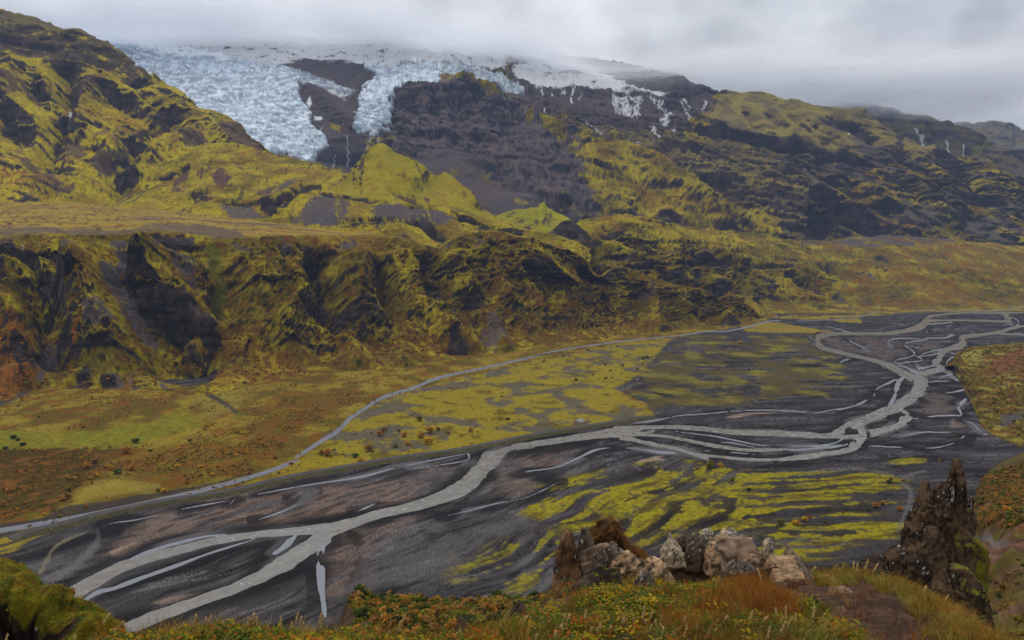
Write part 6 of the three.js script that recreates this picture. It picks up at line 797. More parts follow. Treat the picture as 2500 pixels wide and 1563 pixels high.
// rocks: a block chiselled by planes, cracked, with lichen and moss growing on it
const matRock = new THREE.MeshPhysicalMaterial({ vertexColors: true, roughness: 0.95, specularIntensity: 0.25 });
function rockGeo({ w, h, d, seed, taper = 0.5, lean = 0, rough = 0.06, planes = 20, detail = 30, base = [112, 96, 80], dark = [56, 46, 38], lichen = 0.5, moss = 0, mossCol = [104, 100, 34], mossSide = 0 }) {
  const r = rng(seed), g0 = new THREE.BoxGeometry(1, 1, 1, Math.round(detail * 0.8), detail, Math.round(detail * 0.8)); g0.deleteAttribute('uv'); g0.deleteAttribute('normal');
  const g = mergeVertices(g0, 1e-4), p = g.attributes.position, n = p.count, cut = [];
  for (let i = 0; i < planes; i++) { const a = r() * 6.283, e = (r() - 0.22) * 1.4; cut.push([Math.cos(a) * Math.cos(e), Math.sin(e), Math.sin(a) * Math.cos(e), 0.37 + 0.2 * r()]); }
  const o1 = r() * 100, sz = Math.max(w, h, d), tw = (r() - 0.5) * 0.5;
  for (let i = 0; i < n; i++) {
    let x = p.getX(i), y = p.getY(i), z = p.getZ(i);
    for (const [a, b, c, o] of cut) { const t = a * x + b * y + c * z - o; if (t > 0) { x -= a * t; y -= b * t; z -= c * t; } }
    const s = y + 0.5, k = 1 - taper * clamp(s, 0, 1.1), ct = Math.cos(tw * s), st = Math.sin(tw * s), x1 = x * ct - z * st, z1 = x * st + z * ct; x = x1 * k + lean * s; z = z1 * mix(1, k, 0.8);
    let X = x * w, Y = s * h, Z = z * d;
    const q = 1 / sz, wv = 0.12 * sz * n3(X * q * 2 + o1, Y * q * 2, Z * q * 2), blocky = Math.floor(3.2 * (0.5 + fbm3((X + wv) * q * 2.6 + o1, Y * q * 1.5, (Z + wv) * q * 2.6, 2))) / 3.2 - 0.5;
    const crack = Math.max(0, 1 - Math.abs(n3((X + wv) * q * 4.2 + o1, Y * q * 1.3 + 5, Z * q * 4.2)) * 9), crack2 = Math.max(0, 1 - Math.abs(n3(X * q * 2 + o1 + 7, (Y + wv) * q * 5, Z * q * 2)) * 10), N3 = fbm3(X * q * 14 + o1, Y * q * 11, Z * q * 14, 3);
    const dx = X / (w || 1), dz = Z / (d || 1), dl = Math.hypot(dx, dz, 0.3 * (s - 0.5)) || 1, am = rough * sz * (1.1 * blocky - 0.6 * crack - 0.4 * crack2 + 0.5 * N3);
    X += dx / dl * am; Z += dz / dl * am; Y += am * 0.4 * (s > 0.1 ? 1 : 0);
    p.setXYZ(i, X, Y, Z);
  }
  g.computeVertexNormals();
  const col = new Float32Array(n * 3), nr = g.attributes.normal, B = C(...base), Dk = C(...dark), Li = C(198, 194, 182), Mo = C(...mossCol);
  for (let i = 0; i < n; i++) {
    const X = p.getX(i), Y = p.getY(i), Z = p.getZ(i), q = 1 / sz, a = fbm3(X * q * 5 + o1, Y * q * 5, Z * q * 5, 4), b = n3(X * q * 22 + o1, Y * q * 22, Z * q * 22), b2 = n3(X * q * 44 + o1, Y * q * 44, Z * q * 44);
    let c = cmix(B, Dk, sstep(-0.3, 0.3, a + 0.3 * b)); c = tone(c, (0.86 + 0.28 * r()) * (1 + 0.18 * b2));
    const li = sstep(0.46, 0.56, a * 0.7 + 0.2 * b + 0.36 * b2 + lichen * (0.16 + 0.42 * Y / h)); c = cmix(c, tone(Li, 0.75 + 0.35 * r()), li * 0.85);
    if (moss) { const mo = sstep(0.5, 0.6, moss * (0.44 + 0.35 * nr.getY(i) + mossSide * X / w) + 0.7 * fbm3(X * q * 5 + o1 + 9, Y * q * 5, Z * q * 5, 4) + 0.2 * b + 0.15 * b2); c = cmix(c, tone(Mo, 0.7 + 0.6 * r()), mo); }
    col.set(c, i * 3);
  }
  g.setAttribute('color', new THREE.BufferAttribute(col, 3));
  return g;
}
// a rock that covers this box of the photograph at depth D, its base sunk into the ground
function rockAt(name, label, x0, y0, x1, y1, D, opt, group) {
  const s = D / F, w = (x1 - x0) * s * (opt.wide ?? 1.6), h = (y1 - y0) * s * 1.1, b = at((x0 + x1) / 2, y1, D);
  const g = rockGeo({ w, h, d: (opt.depth ?? 0.9) * w, detail: 18, ...opt });
  const m = new THREE.Mesh(g, matRock); m.position.set(b[0], b[1], b[2]); if (opt.turn) m.rotation.z = opt.turn;
  return put(name, m, thing(label, opt.cat || 'rock', group));
}
const TAN1 = [174, 140, 104], GRY = [176, 154, 126], BRNR = [126, 92, 62];
rockAt('outcrop', 'broad brown mass of broken rock under the pale outcrop rocks', 1590, 1316, 1930, 1490, 10.1, { seed: 71, taper: 0.28, lichen: 0.16, base: [150, 126, 102], dark: [92, 74, 60], cat: 'rock outcrop', wide: 1.1, depth: 0.35, detail: 46, rough: 0.05, planes: 34 });
rockAt('outcrop', 'crumbling brown shoulder of rock under the tall slab at the outcrop left', 1366, 1330, 1620, 1500, 9.7, { seed: 72, taper: 0.3, lichen: 0.12, base: [138, 114, 92], dark: [82, 66, 54], cat: 'rock outcrop', wide: 1.1, depth: 0.4, detail: 44, rough: 0.05, planes: 34 });
rockAt('rock', 'tall brown slab with a grey lichened top, leftmost of the outcrop', 1362, 1299, 1410, 1440, 9.6, { seed: 11, taper: 0.25, base: BRNR, dark: [58, 44, 34], lichen: 0.12, lean: -0.06 });
rockAt('rock', 'pointed rock with white lichen just right of the tall brown slab', 1405, 1293, 1458, 1400, 9.8, { seed: 12, taper: 0.55, lichen: 0.35, base: [98, 82, 66] });
rockAt('rock', 'small lichen-capped rock in front of the rust-brown turf mound', 1480, 1325, 1518, 1385, 9.6, { seed: 13, taper: 0.45, lichen: 0.5 });
rockAt('rock', 'low pale knob between the pointed rock and the small capped rock', 1452, 1333, 1480, 1375, 9.5, { seed: 14, taper: 0.4, lichen: 0.4 });
rockAt('rock', 'broad low brown ledge below the turf mound', 1500, 1346, 1562, 1400, 9.5, { seed: 15, taper: 0.5, base: TAN1, lichen: 0.1 });
rockAt('rock', 'cracked brown ledge left of the pale pointed pair', 1556, 1364, 1632, 1425, 9.3, { seed: 16, taper: 0.5, base: TAN1, lichen: 0.25, depth: 0.7 });
rockAt('rock', 'pale pointed rock with a steep white edge, taller of a pair', 1608, 1302, 1652, 1384, 9.9, { seed: 17, taper: 0.8, lichen: 0.5, base: GRY, lean: 0.1 });
rockAt('rock', 'pale wedge leaning against the right of the pointed rock', 1628, 1322, 1664, 1380, 9.7, { seed: 18, taper: 0.6, lichen: 0.5, base: GRY });
rockAt('rock', 'sharp dark-topped splinter behind the pale pointed pair', 1636, 1303, 1674, 1345, 10.2, { seed: 19, taper: 0.7, lichen: 0.2, lean: 0.2 });
rockAt('rock', 'big rounded block with a white lichen cap at the outcrop centre', 1676, 1300, 1724, 1388, 9.9, { seed: 20, taper: 0.35, lichen: 0.5, base: [104, 88, 72] });
rockAt('rock', 'small white-topped rock on the skyline behind the big block', 1706, 1291, 1742, 1336, 10.3, { seed: 21, taper: 0.4, lichen: 0.6, base: GRY });
rockAt('rock', 'brown upright rock right of the big white-capped block', 1722, 1328, 1760, 1398, 9.7, { seed: 22, taper: 0.4, lichen: 0.35, base: TAN1 });
rockAt('rock', 'highest crest rock of the outcrop, rounded with moss and lichen', 1754, 1290, 1812, 1350, 10.3, { seed: 23, taper: 0.45, lichen: 0.55, base: GRY, moss: 0.5 });
rockAt('rock', 'sloping grey slab on the right of the crest rock', 1790, 1306, 1838, 1352, 10.2, { seed: 24, taper: 0.5, lichen: 0.4, base: [126, 112, 98], lean: -0.15 });
rockAt('rock', 'small finger-shaped rock standing alone on the skyline', 1860, 1315, 1890, 1375, 10.4, { seed: 25, taper: 0.5, lichen: 0.55, base: GRY, lean: -0.08 });
rockAt('rock', 'long sloping pale slab falling to the path at the outcrop right end', 1900, 1334, 1980, 1430, 10.3, { seed: 26, taper: 0.86, lichen: 0.4, base: [136, 116, 94], lean: -0.16, depth: 0.7 });
rockAt('rock', 'flat-faced tan block beside the path', 1878, 1366, 1936, 1408, 9.8, { seed: 27, taper: 0.18, lichen: 0.02, base: [156, 128, 98], dark: [112, 88, 66], planes: 5, rough: 0.05, depth: 0.7 });
rockAt('rock', 'low tan stone step just below the flat-faced block', 1898, 1400, 1954, 1428, 9.5, { seed: 28, taper: 0.2, lichen: 0.05, base: [146, 118, 90], dark: [100, 78, 58], planes: 5, rough: 0.06 });
rockAt('rock', 'lichen-spotted rock in front of the brown upright rock', 1764, 1370, 1812, 1428, 9.2, { seed: 29, taper: 0.45, lichen: 0.45, base: [100, 84, 70] });
rockAt('rock', 'grey stone with one pale spot under the green plants', 1802, 1372, 1838, 1412, 9.3, { seed: 30, taper: 0.4, lichen: 0.3, base: [96, 92, 92] });
rockAt('rock', 'small tan block below the finger rock', 1838, 1344, 1868, 1378, 10, { seed: 31, taper: 0.3, lichen: 0.1, base: [140, 114, 88] });
rockAt('rock', 'broken tan block left of the flat-faced block', 1812, 1352, 1850, 1386, 9.9, { seed: 32, taper: 0.3, lichen: 0.1, base: [138, 112, 86] });
rockAt('rock', 'white-blotched standing stone low on the grassy slope', 1536, 1396, 1592, 1482, 8.2, { seed: 33, taper: 0.55, lichen: 0.52, base: [92, 78, 66], lean: 0.12 });
rockAt('rock', 'small white-blotched stone below the standing stone', 1508, 1456, 1546, 1500, 7.8, { seed: 34, taper: 0.5, lichen: 0.6, base: GRY });
rockAt('rock', 'big dark sloping slab at the left flank of the outcrop', 1310, 1385, 1490, 1590, 7.9, { seed: 35, taper: 0.62, lichen: 0.06, base: [78, 64, 54], dark: [46, 38, 34], lean: 0.28, depth: 0.5, detail: 30, moss: 0.5, rough: 0.07 });
rockAt('path_stone', 'single rounded tan stone lying on the footpath', 2040, 1434, 2088, 1464, 8.9, { seed: 36, taper: 0.5, lichen: 0, base: [124, 104, 82], dark: [98, 80, 62], cat: 'stone', rough: 0.05 });
rockAt('rock', 'dark pinnacle of rock among orange scrub below, right of two', 1240, 1462, 1292, 1570, 60, { seed: 37, taper: 0.4, lichen: 0.02, base: [74, 58, 46], dark: [46, 38, 34] });
rockAt('rock', 'dark wedge of rock rising from the bottom edge, left of two', 1090, 1508, 1190, 1640, 40, { seed: 38, taper: 0.75, lichen: 0.02, base: [74, 58, 46], dark: [46, 38, 34], lean: -0.1 });
rockAt('rock', 'low dark shoulder of rock beside the dark pinnacle', 1276, 1490, 1316, 1580, 58, { seed: 39, taper: 0.6, lichen: 0.05, base: [80, 64, 50] });
rockAt('rock', 'dark ridge of rock in front of the foot of the tall spire', 2090, 1352, 2170, 1420, 16, { seed: 40, taper: 0.4, lichen: 0.08, base: [70, 56, 46], dark: [40, 34, 30], lean: 0.1 });
rockAt('rock', 'small mossy rock on the skyline left of the spire', 2036, 1374, 2084, 1430, 18, { seed: 41, taper: 0.35, lichen: 0.02, base: [76, 62, 48], dark: [44, 38, 32], moss: 0.7 });
{
  const m = rockAt('turf_mound', 'rock knob capped with rust-brown heath turf behind the left rocks', 1424, 1272, 1542, 1400, 11.2, { seed: 42, taper: 0.3, lichen: 0, base: [70, 52, 38], dark: [42, 32, 26], moss: 0.9, mossCol: [84, 56, 30], cat: 'turf mound', detail: 28, wide: 1.2, rough: 0.07 });
  const m2 = rockAt('turf_mound', 'low rust-brown heath bank to the right of the capped knob', 1505, 1330, 1622, 1410, 11.4, { seed: 43, taper: 0.7, lichen: 0, base: [84, 58, 36], dark: [58, 44, 28], moss: 1.2, mossCol: [108, 72, 36], cat: 'turf mound', lean: -0.18, wide: 1.1 });
  globalThis.turf = [m, m2];
}
{   // the rock spire: its blocks are its parts
  const sp = new THREE.Group(), D = 13, b = at(2290, 1500, D); sp.position.set(...b);
  put('rock_spire', sp, thing('tall jagged dark rock spire with lichen flecks and moss at the right', 'rock spire'));
  const blk = (name, x0, y0, x1, y1, opt) => { const s = D / F, DD = D + (opt.back ?? 0), w = (x1 - x0) * s * 1.18, h = (y1 - y0) * s * 1.05, p = at((x0 + x1) / 2, y1, DD); const m = new THREE.Mesh(rockGeo({ w: w * DD / D, h: h * DD / D, d: (opt.depth ?? 0.9) * w, detail: 34, base: [88, 68, 50], dark: [40, 31, 24], lichen: 0.12, rough: 0.055, planes: 22, ...opt }), matRock); m.position.set(p[0] - b[0], p[1] - b[1], p[2] - b[2]); put(name, m, opt.label ? { label: opt.label } : {}, sp); };
  blk('pinnacle', 2286, 1118, 2356, 1345, { seed: 51, taper: 0.34, lean: 0.1, lichen: 0.2, moss: 0.45, mossSide: 0.6, back: 0.1, depth: 1.0 });
  blk('shoulder', 2268, 1160, 2320, 1345, { seed: 52, taper: 0.12, back: 0.05, depth: 1.3 });
  blk('shoulder', 2222, 1176, 2296, 1350, { seed: 53, taper: 0.06, back: 0.1, lichen: 0.06 });
  blk('knob', 2204, 1228, 2270, 1370, { seed: 54, taper: 0.12, lichen: 0.2 });
  blk('fin', 2280, 1226, 2336, 1400, { seed: 55, taper: 0.7, back: -0.25, lichen: 0.08 });
  blk('flank', 2318, 1212, 2378, 1410, { seed: 56, taper: 0.25, lichen: 0.3, moss: 0.4, mossSide: -0.4 });
  blk('buttress', 2176, 1276, 2312, 1450, { seed: 57, taper: 0.2, lichen: 0.2, lean: 0.06, back: -0.05 });
  blk('buttress', 2252, 1270, 2394, 1470, { seed: 58, taper: 0.25, moss: 0.75, mossSide: 0.9, mossCol: [96, 88, 24], lichen: 0.12, label: 'buttress with a band of yellow-green moss' });
  blk('foot', 2146, 1334, 2240, 1450, { seed: 59, taper: 0.2, lichen: 0.2 });
  blk('foot', 2196, 1360, 2330, 1510, { seed: 60, taper: 0.25, lichen: 0.06, moss: 0.5, back: -0.1 });
  blk('foot', 2240, 1380, 2350, 1530, { seed: 61, taper: 0.3, back: -0.4, lichen: 0.1 });
  blk('boulder', 2290, 1378, 2410, 1550, { seed: 62, taper: 0.3, back: -0.5, lichen: 0.2, moss: 0.72, mossSide: 0.8, lean: -0.04 });
  blk('boulder', 2362, 1416, 2420, 1570, { seed: 63, taper: 0.25, back: -0.3, lichen: 0.12, moss: 0.3, lean: -0.1 });
}
// the mossy boulder at the left
const boulder = (() => {
  const near = [[-200, 1900, 5.2], [400, 1900, 5.2]], mid = [[-200, 1600, 5.6], [100, 1620, 5.6], [290, 1640, 6.0], [400, 1800, 6.2]], up = [[-200, 1420, 6.0], [0, 1440, 6.0], [100, 1500, 6.0], [200, 1545, 6.1], [290, 1640, 6.3], [400, 1800, 6.4]];
  const crest = [[-200, 1310, 7], [-60, 1340, 7], [0, 1358, 7], [28, 1366, 7], [45, 1378, 7], [80, 1398, 6.9], [92, 1412, 6.9], [105, 1432, 6.9], [130, 1447, 6.9], [160, 1462, 6.8], [200, 1480, 6.8], [235, 1494, 6.8], [255, 1508, 6.7], [268, 1530, 6.7], [276, 1560, 6.7], [285, 1620, 6.6], [400, 1790, 6.6]], drop = crest.map(([x, y, D]) => [x, y + 120, D + 0.8]);
  const Z3 = tile(0, 1330, 0.372), bump = (p, r, a) => ({ p: Z3(p), r, a });
  const S = hill({ x0: -200, x1: 400, step: 3, curves: [{ p: near, n: 30, k: 1 }, { p: mid, n: 70, k: 1 }, { p: up, n: 70, k: 0.8 }, { p: crest, n: 5 }, { p: drop, n: 1 }], relief: [bump([[90, 450], [160, 430], [240, 440]], 0.11, 0.13), bump([[270, 390], [340, 380], [420, 400]], 0.12, 0.12), bump([[470, 600], [560, 560], [700, 590]], 0.12, 0.13), bump([[40, 320], [100, 300]], 0.12, 0.1), bump([[480, 440], [560, 480], [640, 500]], 0.12, 0.1), bump([[20, 540], [200, 560], [400, 590]], 0.14, -0.16), bump([[250, 480], [330, 500]], 0.1, -0.1)], noise: (x, y, z) => 0.07 * fbm3(x / 0.35, y / 0.35, z / 0.35, 4) + 0.02 * fbm3(x / 0.06, y / 0.06, z / 0.06, 3) });
  const rk = S.masks(Z3([[-600, 400], [0, 400], [60, 405], [90, 470], [160, 495], [260, 470], [300, 470], [440, 540], [430, 640], [440, 1000], [-600, 1000]]), 4, 6), tops = S.masks(Z3([[70, 460], [150, 400], [250, 420], [240, 470], [140, 490]]), 4, 5), t2 = S.masks(Z3([[430, 626], [480, 570], [580, 540], [700, 560], [740, 640], [600, 760], [440, 760]]), 4, 5);
  const col = paint(S, (k, x, y, z) => { const e = fbm3(x / 0.2, y / 0.2, z / 0.2, 4), e2 = n3(x / 0.03, y / 0.03, z / 0.03); let c = cmix(C(66, 72, 26), C(112, 104, 30), sstep(-0.15, 0.25, e)); c = cmix(c, C(112, 66, 30), 0.5 * sstep(0.2, 0.4, n3(x / 0.12, y / 0.12, z / 0.12))); c = cmix(c, C(122, 112, 30), Math.max(tops[k], t2[k]) * 0.8); const r = cmix(C(56, 46, 38), C(34, 28, 26), sstep(-0.2, 0.2, e)); c = cmix(c, cmix(r, C(206, 202, 196), sstep(0.62, 0.7, e2 * 0.6 + e * 0.9)), rk[k] * (1 - tops[k]) * (1 - t2[k])); return tone(c, 0.7 + 0.6 * grainRnd()); });
  put('mossy_boulder', gridMesh(S, S.nu, S.nv, col, null, matGround), thing('big dark boulder under thick green and yellow moss at the bottom left corner', 'boulder'));
  S.rk = rk; return S;
})();

// ------------------------------------------------------------------ plants
function leafBlob(seed, count, size, squash = 0.8, rise = 0.45) {      // a shrub crown: leaf clumps through its volume
  const r = rng(seed), pos = [], nor = [], idx = [];
  for (let i = 0; i < count; i++) {
    const a = r() * 6.283, cz = 2 * r() - 1, rad = Math.cbrt(r()) * 0.5 * (0.75 + 0.5 * n3(Math.cos(a) * 1.3 + seed, cz * 1.5, Math.sin(a) * 1.3)), q = Math.sqrt(1 - cz * cz), x = Math.cos(a) * q * rad, z = Math.sin(a) * q * rad, y = (cz * rad) * squash + rise, s = size * (0.6 + 0.8 * r());
    const u = new THREE.Vector3(r() - 0.5, r() - 0.5, r() - 0.5).normalize(), v = new THREE.Vector3(r() - 0.5, r() - 0.5, r() - 0.5).cross(u).normalize(), n = new THREE.Vector3().crossVectors(u, v), b = pos.length / 3;
    for (const [p, t] of [[-0.5, -0.35], [0.5, -0.3], [0.35, 0.4], [-0.4, 0.35]]) { pos.push(x + (u.x * p + v.x * t) * s, Math.max(0, y + (u.y * p + v.y * t) * s), z + (u.z * p + v.z * t) * s); nor.push(n.x, n.y, n.z); }
    idx.push(b, b + 1, b + 2, b, b + 2, b + 3);
  }
  const g = new THREE.BufferGeometry(); g.setAttribute('position', new THREE.Float32BufferAttribute(pos, 3)); g.setAttribute('normal', new THREE.Float32BufferAttribute(nor, 3)); g.setIndex(idx); return g;
}
const leafMat = (c) => new THREE.MeshPhysicalMaterial({ transmission: 0.35, thickness: 0, specularIntensity: 0.15, color: new THREE.Color().setRGB(...c), roughness: 0.9, side: THREE.DoubleSide });
const BLOBS = [leafBlob(1, 70, 0.3), leafBlob(2, 70, 0.3, 0.7), leafBlob(3, 80, 0.28, 0.9)], BIG = [leafBlob(5, 190, 0.19, 0.85, 0.5), leafBlob(6, 190, 0.19, 1.05, 0.55), leafBlob(7, 190, 0.19, 0.75, 0.46)], TREE = [leafBlob(8, 500, 0.11, 0.95, 0.55), leafBlob(9, 500, 0.11, 1.05, 0.55)];
const K = { orange: C(169, 119, 46), rust: C(139, 103, 50), yellow: C(194, 150, 36), olive: C(117, 108, 39), green: C(82, 91, 36), dark: C(55, 66, 36), red: C(150, 88, 46) };
const shrubMats = Object.fromEntries(Object.entries(K).map(([k, c]) => [k, leafMat(c)]));
const stemMat = new THREE.MeshStandardMaterial({ color: new THREE.Color().setRGB(...C(82, 66, 54)), roughness: 0.9 });
{
  const r = rng(404);
  const ground = (px, py) => { const [x, D] = onPlain(px, py); return [x, plain.heightAt(x, D), -D]; };
  const proto = {};
  const shrub = (px, py, w, kind, label, group, flat = 0.62) => {      // w in photograph pixels
    const p = ground(px, py), s = w * -p[2] / F, key = kind + (Object.keys(names).length % 3);
    const m = proto[key] ? proto[key].clone() : (proto[key] = new THREE.Mesh(BIG[Math.floor(r() * 3)], shrubMats[kind]));
    m.position.set(p[0], p[1] - 0.1, p[2]); m.scale.set(s, s * flat, s); m.rotation.y = r() * 6.28;
    put('shrub', m, thing(label, 'shrub', group));
  };
  const list = (t, l) => l.forEach(([x, y, w, kind, label, group]) => { const [[px, py]] = t([[x, y]]); shrub(px, py, w, kind, label, group); });
  list(T3, [[1042, 262, 30, 'yellow', 'large yellow-orange bush on the moss flat, widest of the cluster near the embankment'], [1288, 206, 14, 'yellow', 'round golden bush alone between two clusters on the moss flat'], [1357, 170, 17, 'orange', 'golden-orange bush upper right of the round golden one on the moss flat'], [892, 268, 18, 'yellow', 'dome-shaped yellow-green bush left of the large yellow-orange bush'], [803, 286, 19, 'olive', 'flat green-yellow bush left of the dome-shaped bush'], [1192, 186, 13, 'rust', 'small brown bush alone on pale moss right of the large yellow bush'], [608, 315, 32, 'rust', 'wide low rust bush on the moss flat left of the bush cluster'], [865, 208, 20, 'orange', 'orange bush above the dome-shaped yellow-green bush'], [995, 215, 24, 'orange', 'orange bush touching the top of the large yellow-orange bush'], [1060, 180, 26, 'orange', 'orange-brown bush at the upper end of the bush cluster'], [1118, 160, 16, 'rust', 'brown bush at the upper right tip of the bush cluster'], [828, 168, 11, 'green', 'small green bush alone above the cluster on the moss flat'], [545, 388, 20, 'yellow', 'yellow bush by the grey bare patch near the embankment'], [505, 360, 22, 'green', 'dark green bush by the grey bare patch near the embankment'], [1582, 88, 9, 'orange', 'small orange bush between vehicle tracks on the moss flat'], [1632, 82, 14, 'green', 'small green bush beside the orange one between vehicle tracks'], [1305, 283, 9, 'orange', 'tiny orange bush at the edge of the embankment track'], [690, 200, 24, 'orange', 'orange patch of scrub above the wide low rust bush'], [720, 170, 22, 'rust', 'brown scrub bush farther up from the orange patch of scrub'], [980, 90, 22, 'olive', 'olive bush near the road in the middle of the flat'], [300, 345, 28, 'orange', 'orange bush beside the road bend, right side'], [260, 335, 20, 'rust', 'rust bush next to the orange bush beside the road bend']]);
  list(T4, [[1210, 430, 21, 'yellow', 'bright yellow bush beside the road, lower left'], [64, 428, 20, 'orange', 'round orange bush alone in the dark scrub at the left'], [1382, 365, 14, 'red', 'red-brown bush right of the bright yellow bush by the road'], [490, 475, 30, 'rust', 'big rust-brown bush at the edge of the pale sand patch'], [460, 490, 24, 'orange', 'orange bush next to the big rust-brown bush at the pale sand patch'], [500, 420, 22, 'olive', 'olive bush above the big rust-brown bush'], [1108, 125, 13, 'green', 'dark green bush alone in the pale grass right of the field'], [1002, 60, 24, 'green', 'dark green bush at the lower right tip of the green field'], [1400, 50, 12, 'dark', 'dark green bush by the small channel at the right of the field'], [98, 32, 20, 'dark', 'largest dark evergreen at the left edge of the green field'], [168, 84, 19, 'dark', 'dark evergreen standing in the green field, right of the largest'], [130, 46, 13, 'dark', 'small dark evergreen touching the right of the largest evergreen'], [40, 110, 16, 'dark', 'dark evergreen at the lower left corner of the green field'], [1165, 420, 14, 'olive', 'olive bush just left of the bright yellow bush by the road'], [190, 272, 12, 'red', 'small red bush in the dark scrub at the left'], [640, 250, 26, 'orange', 'orange bush in the row bordering the dark scrub'], [700, 210, 26, 'rust', 'rust bush in the row bordering the dark scrub, below the orange one'], [830, 260, 14, 'orange', 'orange bush on pale grass right of the bordering row'], [970, 265, 24, 'orange', 'orange bush among mixed scrub, right of the pale grass'], [870, 290, 26, 'green', 'dark green spreading bush on pale grass by the sand patch'], [2025, 182, 14, 'red', 'red bush close to the upper side of the road'], [1310, 246, 18, 'yellow', 'yellow bush in the middle of the scrub field'], [1480, 245, 14, 'yellow', 'yellow-green bush right of the yellow bush in the scrub field'], [1570, 305, 16, 'yellow', 'low yellow bush near the road in the scrub field'], [1410, 100, 14, 'yellow', 'small yellow bush high in the scrub field'], [1750, 160, 12, 'yellow', 'small golden bush near the top of the scrub field'], [2150, 222, 14, 'red', 'red-brown bush on the lower side of the road'], [930, 140, 30, 'orange', 'broad orange bush below the tip of the green field']]);
  list(Q4, [[935, 700, 30, 'olive', 'olive hedge-like bush on the brightest moss island'], [985, 695, 20, 'yellow', 'yellow bush at the right end of the hedge-like bush on the moss island'], [874, 704, 12, 'orange', 'small bright orange bush on the moss island'], [1782, 770, 16, 'dark', 'dark green bush on the moss island near the spire'], [1790, 754, 12, 'red', 'red bush behind the dark green bush near the spire'], [1120, 806, 15, 'dark', 'small dark bush alone in the middle of the moss island'], [1683, 902, 17, 'green', 'round green bush on the moss island, left of the rusty pair'], [1565, 915, 10, 'red', 'small red bush left of the round green bush'], [1404, 936, 13, 'red', 'dark red bush at the lower part of the moss island'], [1383, 950, 22, 'yellow', 'low yellow-brown bush beside the dark red bush'], [1272, 966, 24, 'olive', 'low olive bush at the lower left of the moss island'], [1342, 970, 24, 'yellow', 'low golden bush at the bottom of the moss island'], [1480, 956, 11, 'green', 'small green bush right of the dark red bush'], [1835, 900, 20, 'orange', 'low orange bush near the left foot of the spire'], [1720, 886, 22, 'orange', 'low orange bush upper right of the round green bush'], [1752, 872, 14, 'red', 'small red bush at the end of the orange row on the moss island'], [1850, 764, 12, 'red', 'red bush at the far edge of the moss island by the spire'], [1040, 762, 18, 'olive', 'olive bush in the left half of the moss island'], [1215, 706, 10, 'green', 'small green bush on the far edge of the moss island'], [2020, 664, 8, 'yellow', 'tiny yellow bush on the small moss patch left of the spire tip']]);
  list(T2, [[1090, 560, 13, 'olive', 'olive bush on the moss flat by the dry stream'], [1130, 548, 12, 'green', 'green bush beside the olive one by the dry stream'], [1085, 608, 8, 'olive', 'small olive bush below the pair by the dry stream'], [715, 618, 9, 'dark', 'dark bush in the middle of the far moss flat'], [885, 625, 9, 'dark', 'dark bush right of the middle of the far moss flat'], [545, 475, 9, 'dark', 'dark bush near the road on the far moss flat'], [305, 535, 9, 'dark', 'dark bush at the left of the far moss flat'], [110, 580, 9, 'olive', 'olive bush at the left edge of the far moss flat'], [430, 770, 12, 'olive', 'olive bush low on the far moss flat'], [720, 755, 11, 'green', 'green bush low on the far moss flat'], [780, 748, 7, 'dark', 'small dark bush right of the low green bush'], [880, 705, 7, 'red', 'small reddish bush on the far moss flat'], [770, 680, 10, 'rust', 'rust bush on the far moss flat'], [595, 718, 8, 'green', 'small green bush left of the rust bush on the far flat'], [1030, 665, 8, 'dark', 'small dark bush close to the dry stream'], [2045, 400, 14, 'yellow', 'yellow bush on the dull moss of the delta'], [835, 440, 8, 'dark', 'small dark bush beside the dark pool at the road'], [1190, 318, 12, 'yellow', 'yellow bush at the foot of the cliff by the road']]);
  // scrub that repeats: the nearest as things, the rest as one mass
  const Mk = plain.M, spots = [];
  for (let i = 0; i < 160000 && spots.length < 9500; i++) {
    const px = -80 + r() * 1900, py = 790 + r() * r() * 560 + r() * 30; if (py < 660) continue;
    const [x, D] = onPlain(px, py), a = Math.round(plain.colOf(x, D)), b = Math.round(plain.rowOf(D)), k = b * plain.nu + a;
    const cl = fbm2(x / 26, D / 40, 4, 2.2), dens = Mk.scrub[k] * 0.55 + Mk.scrub2[k] * 0.8 + Math.max(0, Mk.veg[k] - Mk.moss[k] - Mk.field[k] - Mk.pale[k]) * 0.22 + Mk.moss[k] * 0.05;
    if (Mk.veg[k] < 0.5 || r() > dens * sstep(-0.15, 0.25, cl) * 1.3) continue;
    spots.push([x, plain.heightAt(x, D), -D, (0.55 + 1.6 * r() * r() * r()) * 2.0, Mk.scrub[k] > 0.4 ? 1 : 0]);
  }
  spots.sort((p, q) => q[3] / -q[2] - p[3] / -p[2]);
  const kinds = ['orange', 'rust', 'rust', 'olive', 'yellow', 'olive'], pr = {};
  spots.slice(0, 150).forEach(([x, y, z, s, d]) => { const kd = kinds[Math.floor(r() * 6)], m = pr[kd] ? pr[kd].clone() : (pr[kd] = new THREE.Mesh(BIG[Math.floor(r() * 3)], shrubMats[kd])); m.position.set(x, y - 0.1, z); m.scale.set(s * 1.25, s * 0.8, s * 1.25); m.rotation.y = r() * 6.28; put('scrub_bush', m, thing('autumn-coloured bush in the mixed scrub between the cliff foot and the road', 'shrub', 'bushes of the mixed scrub on the valley flat')); });
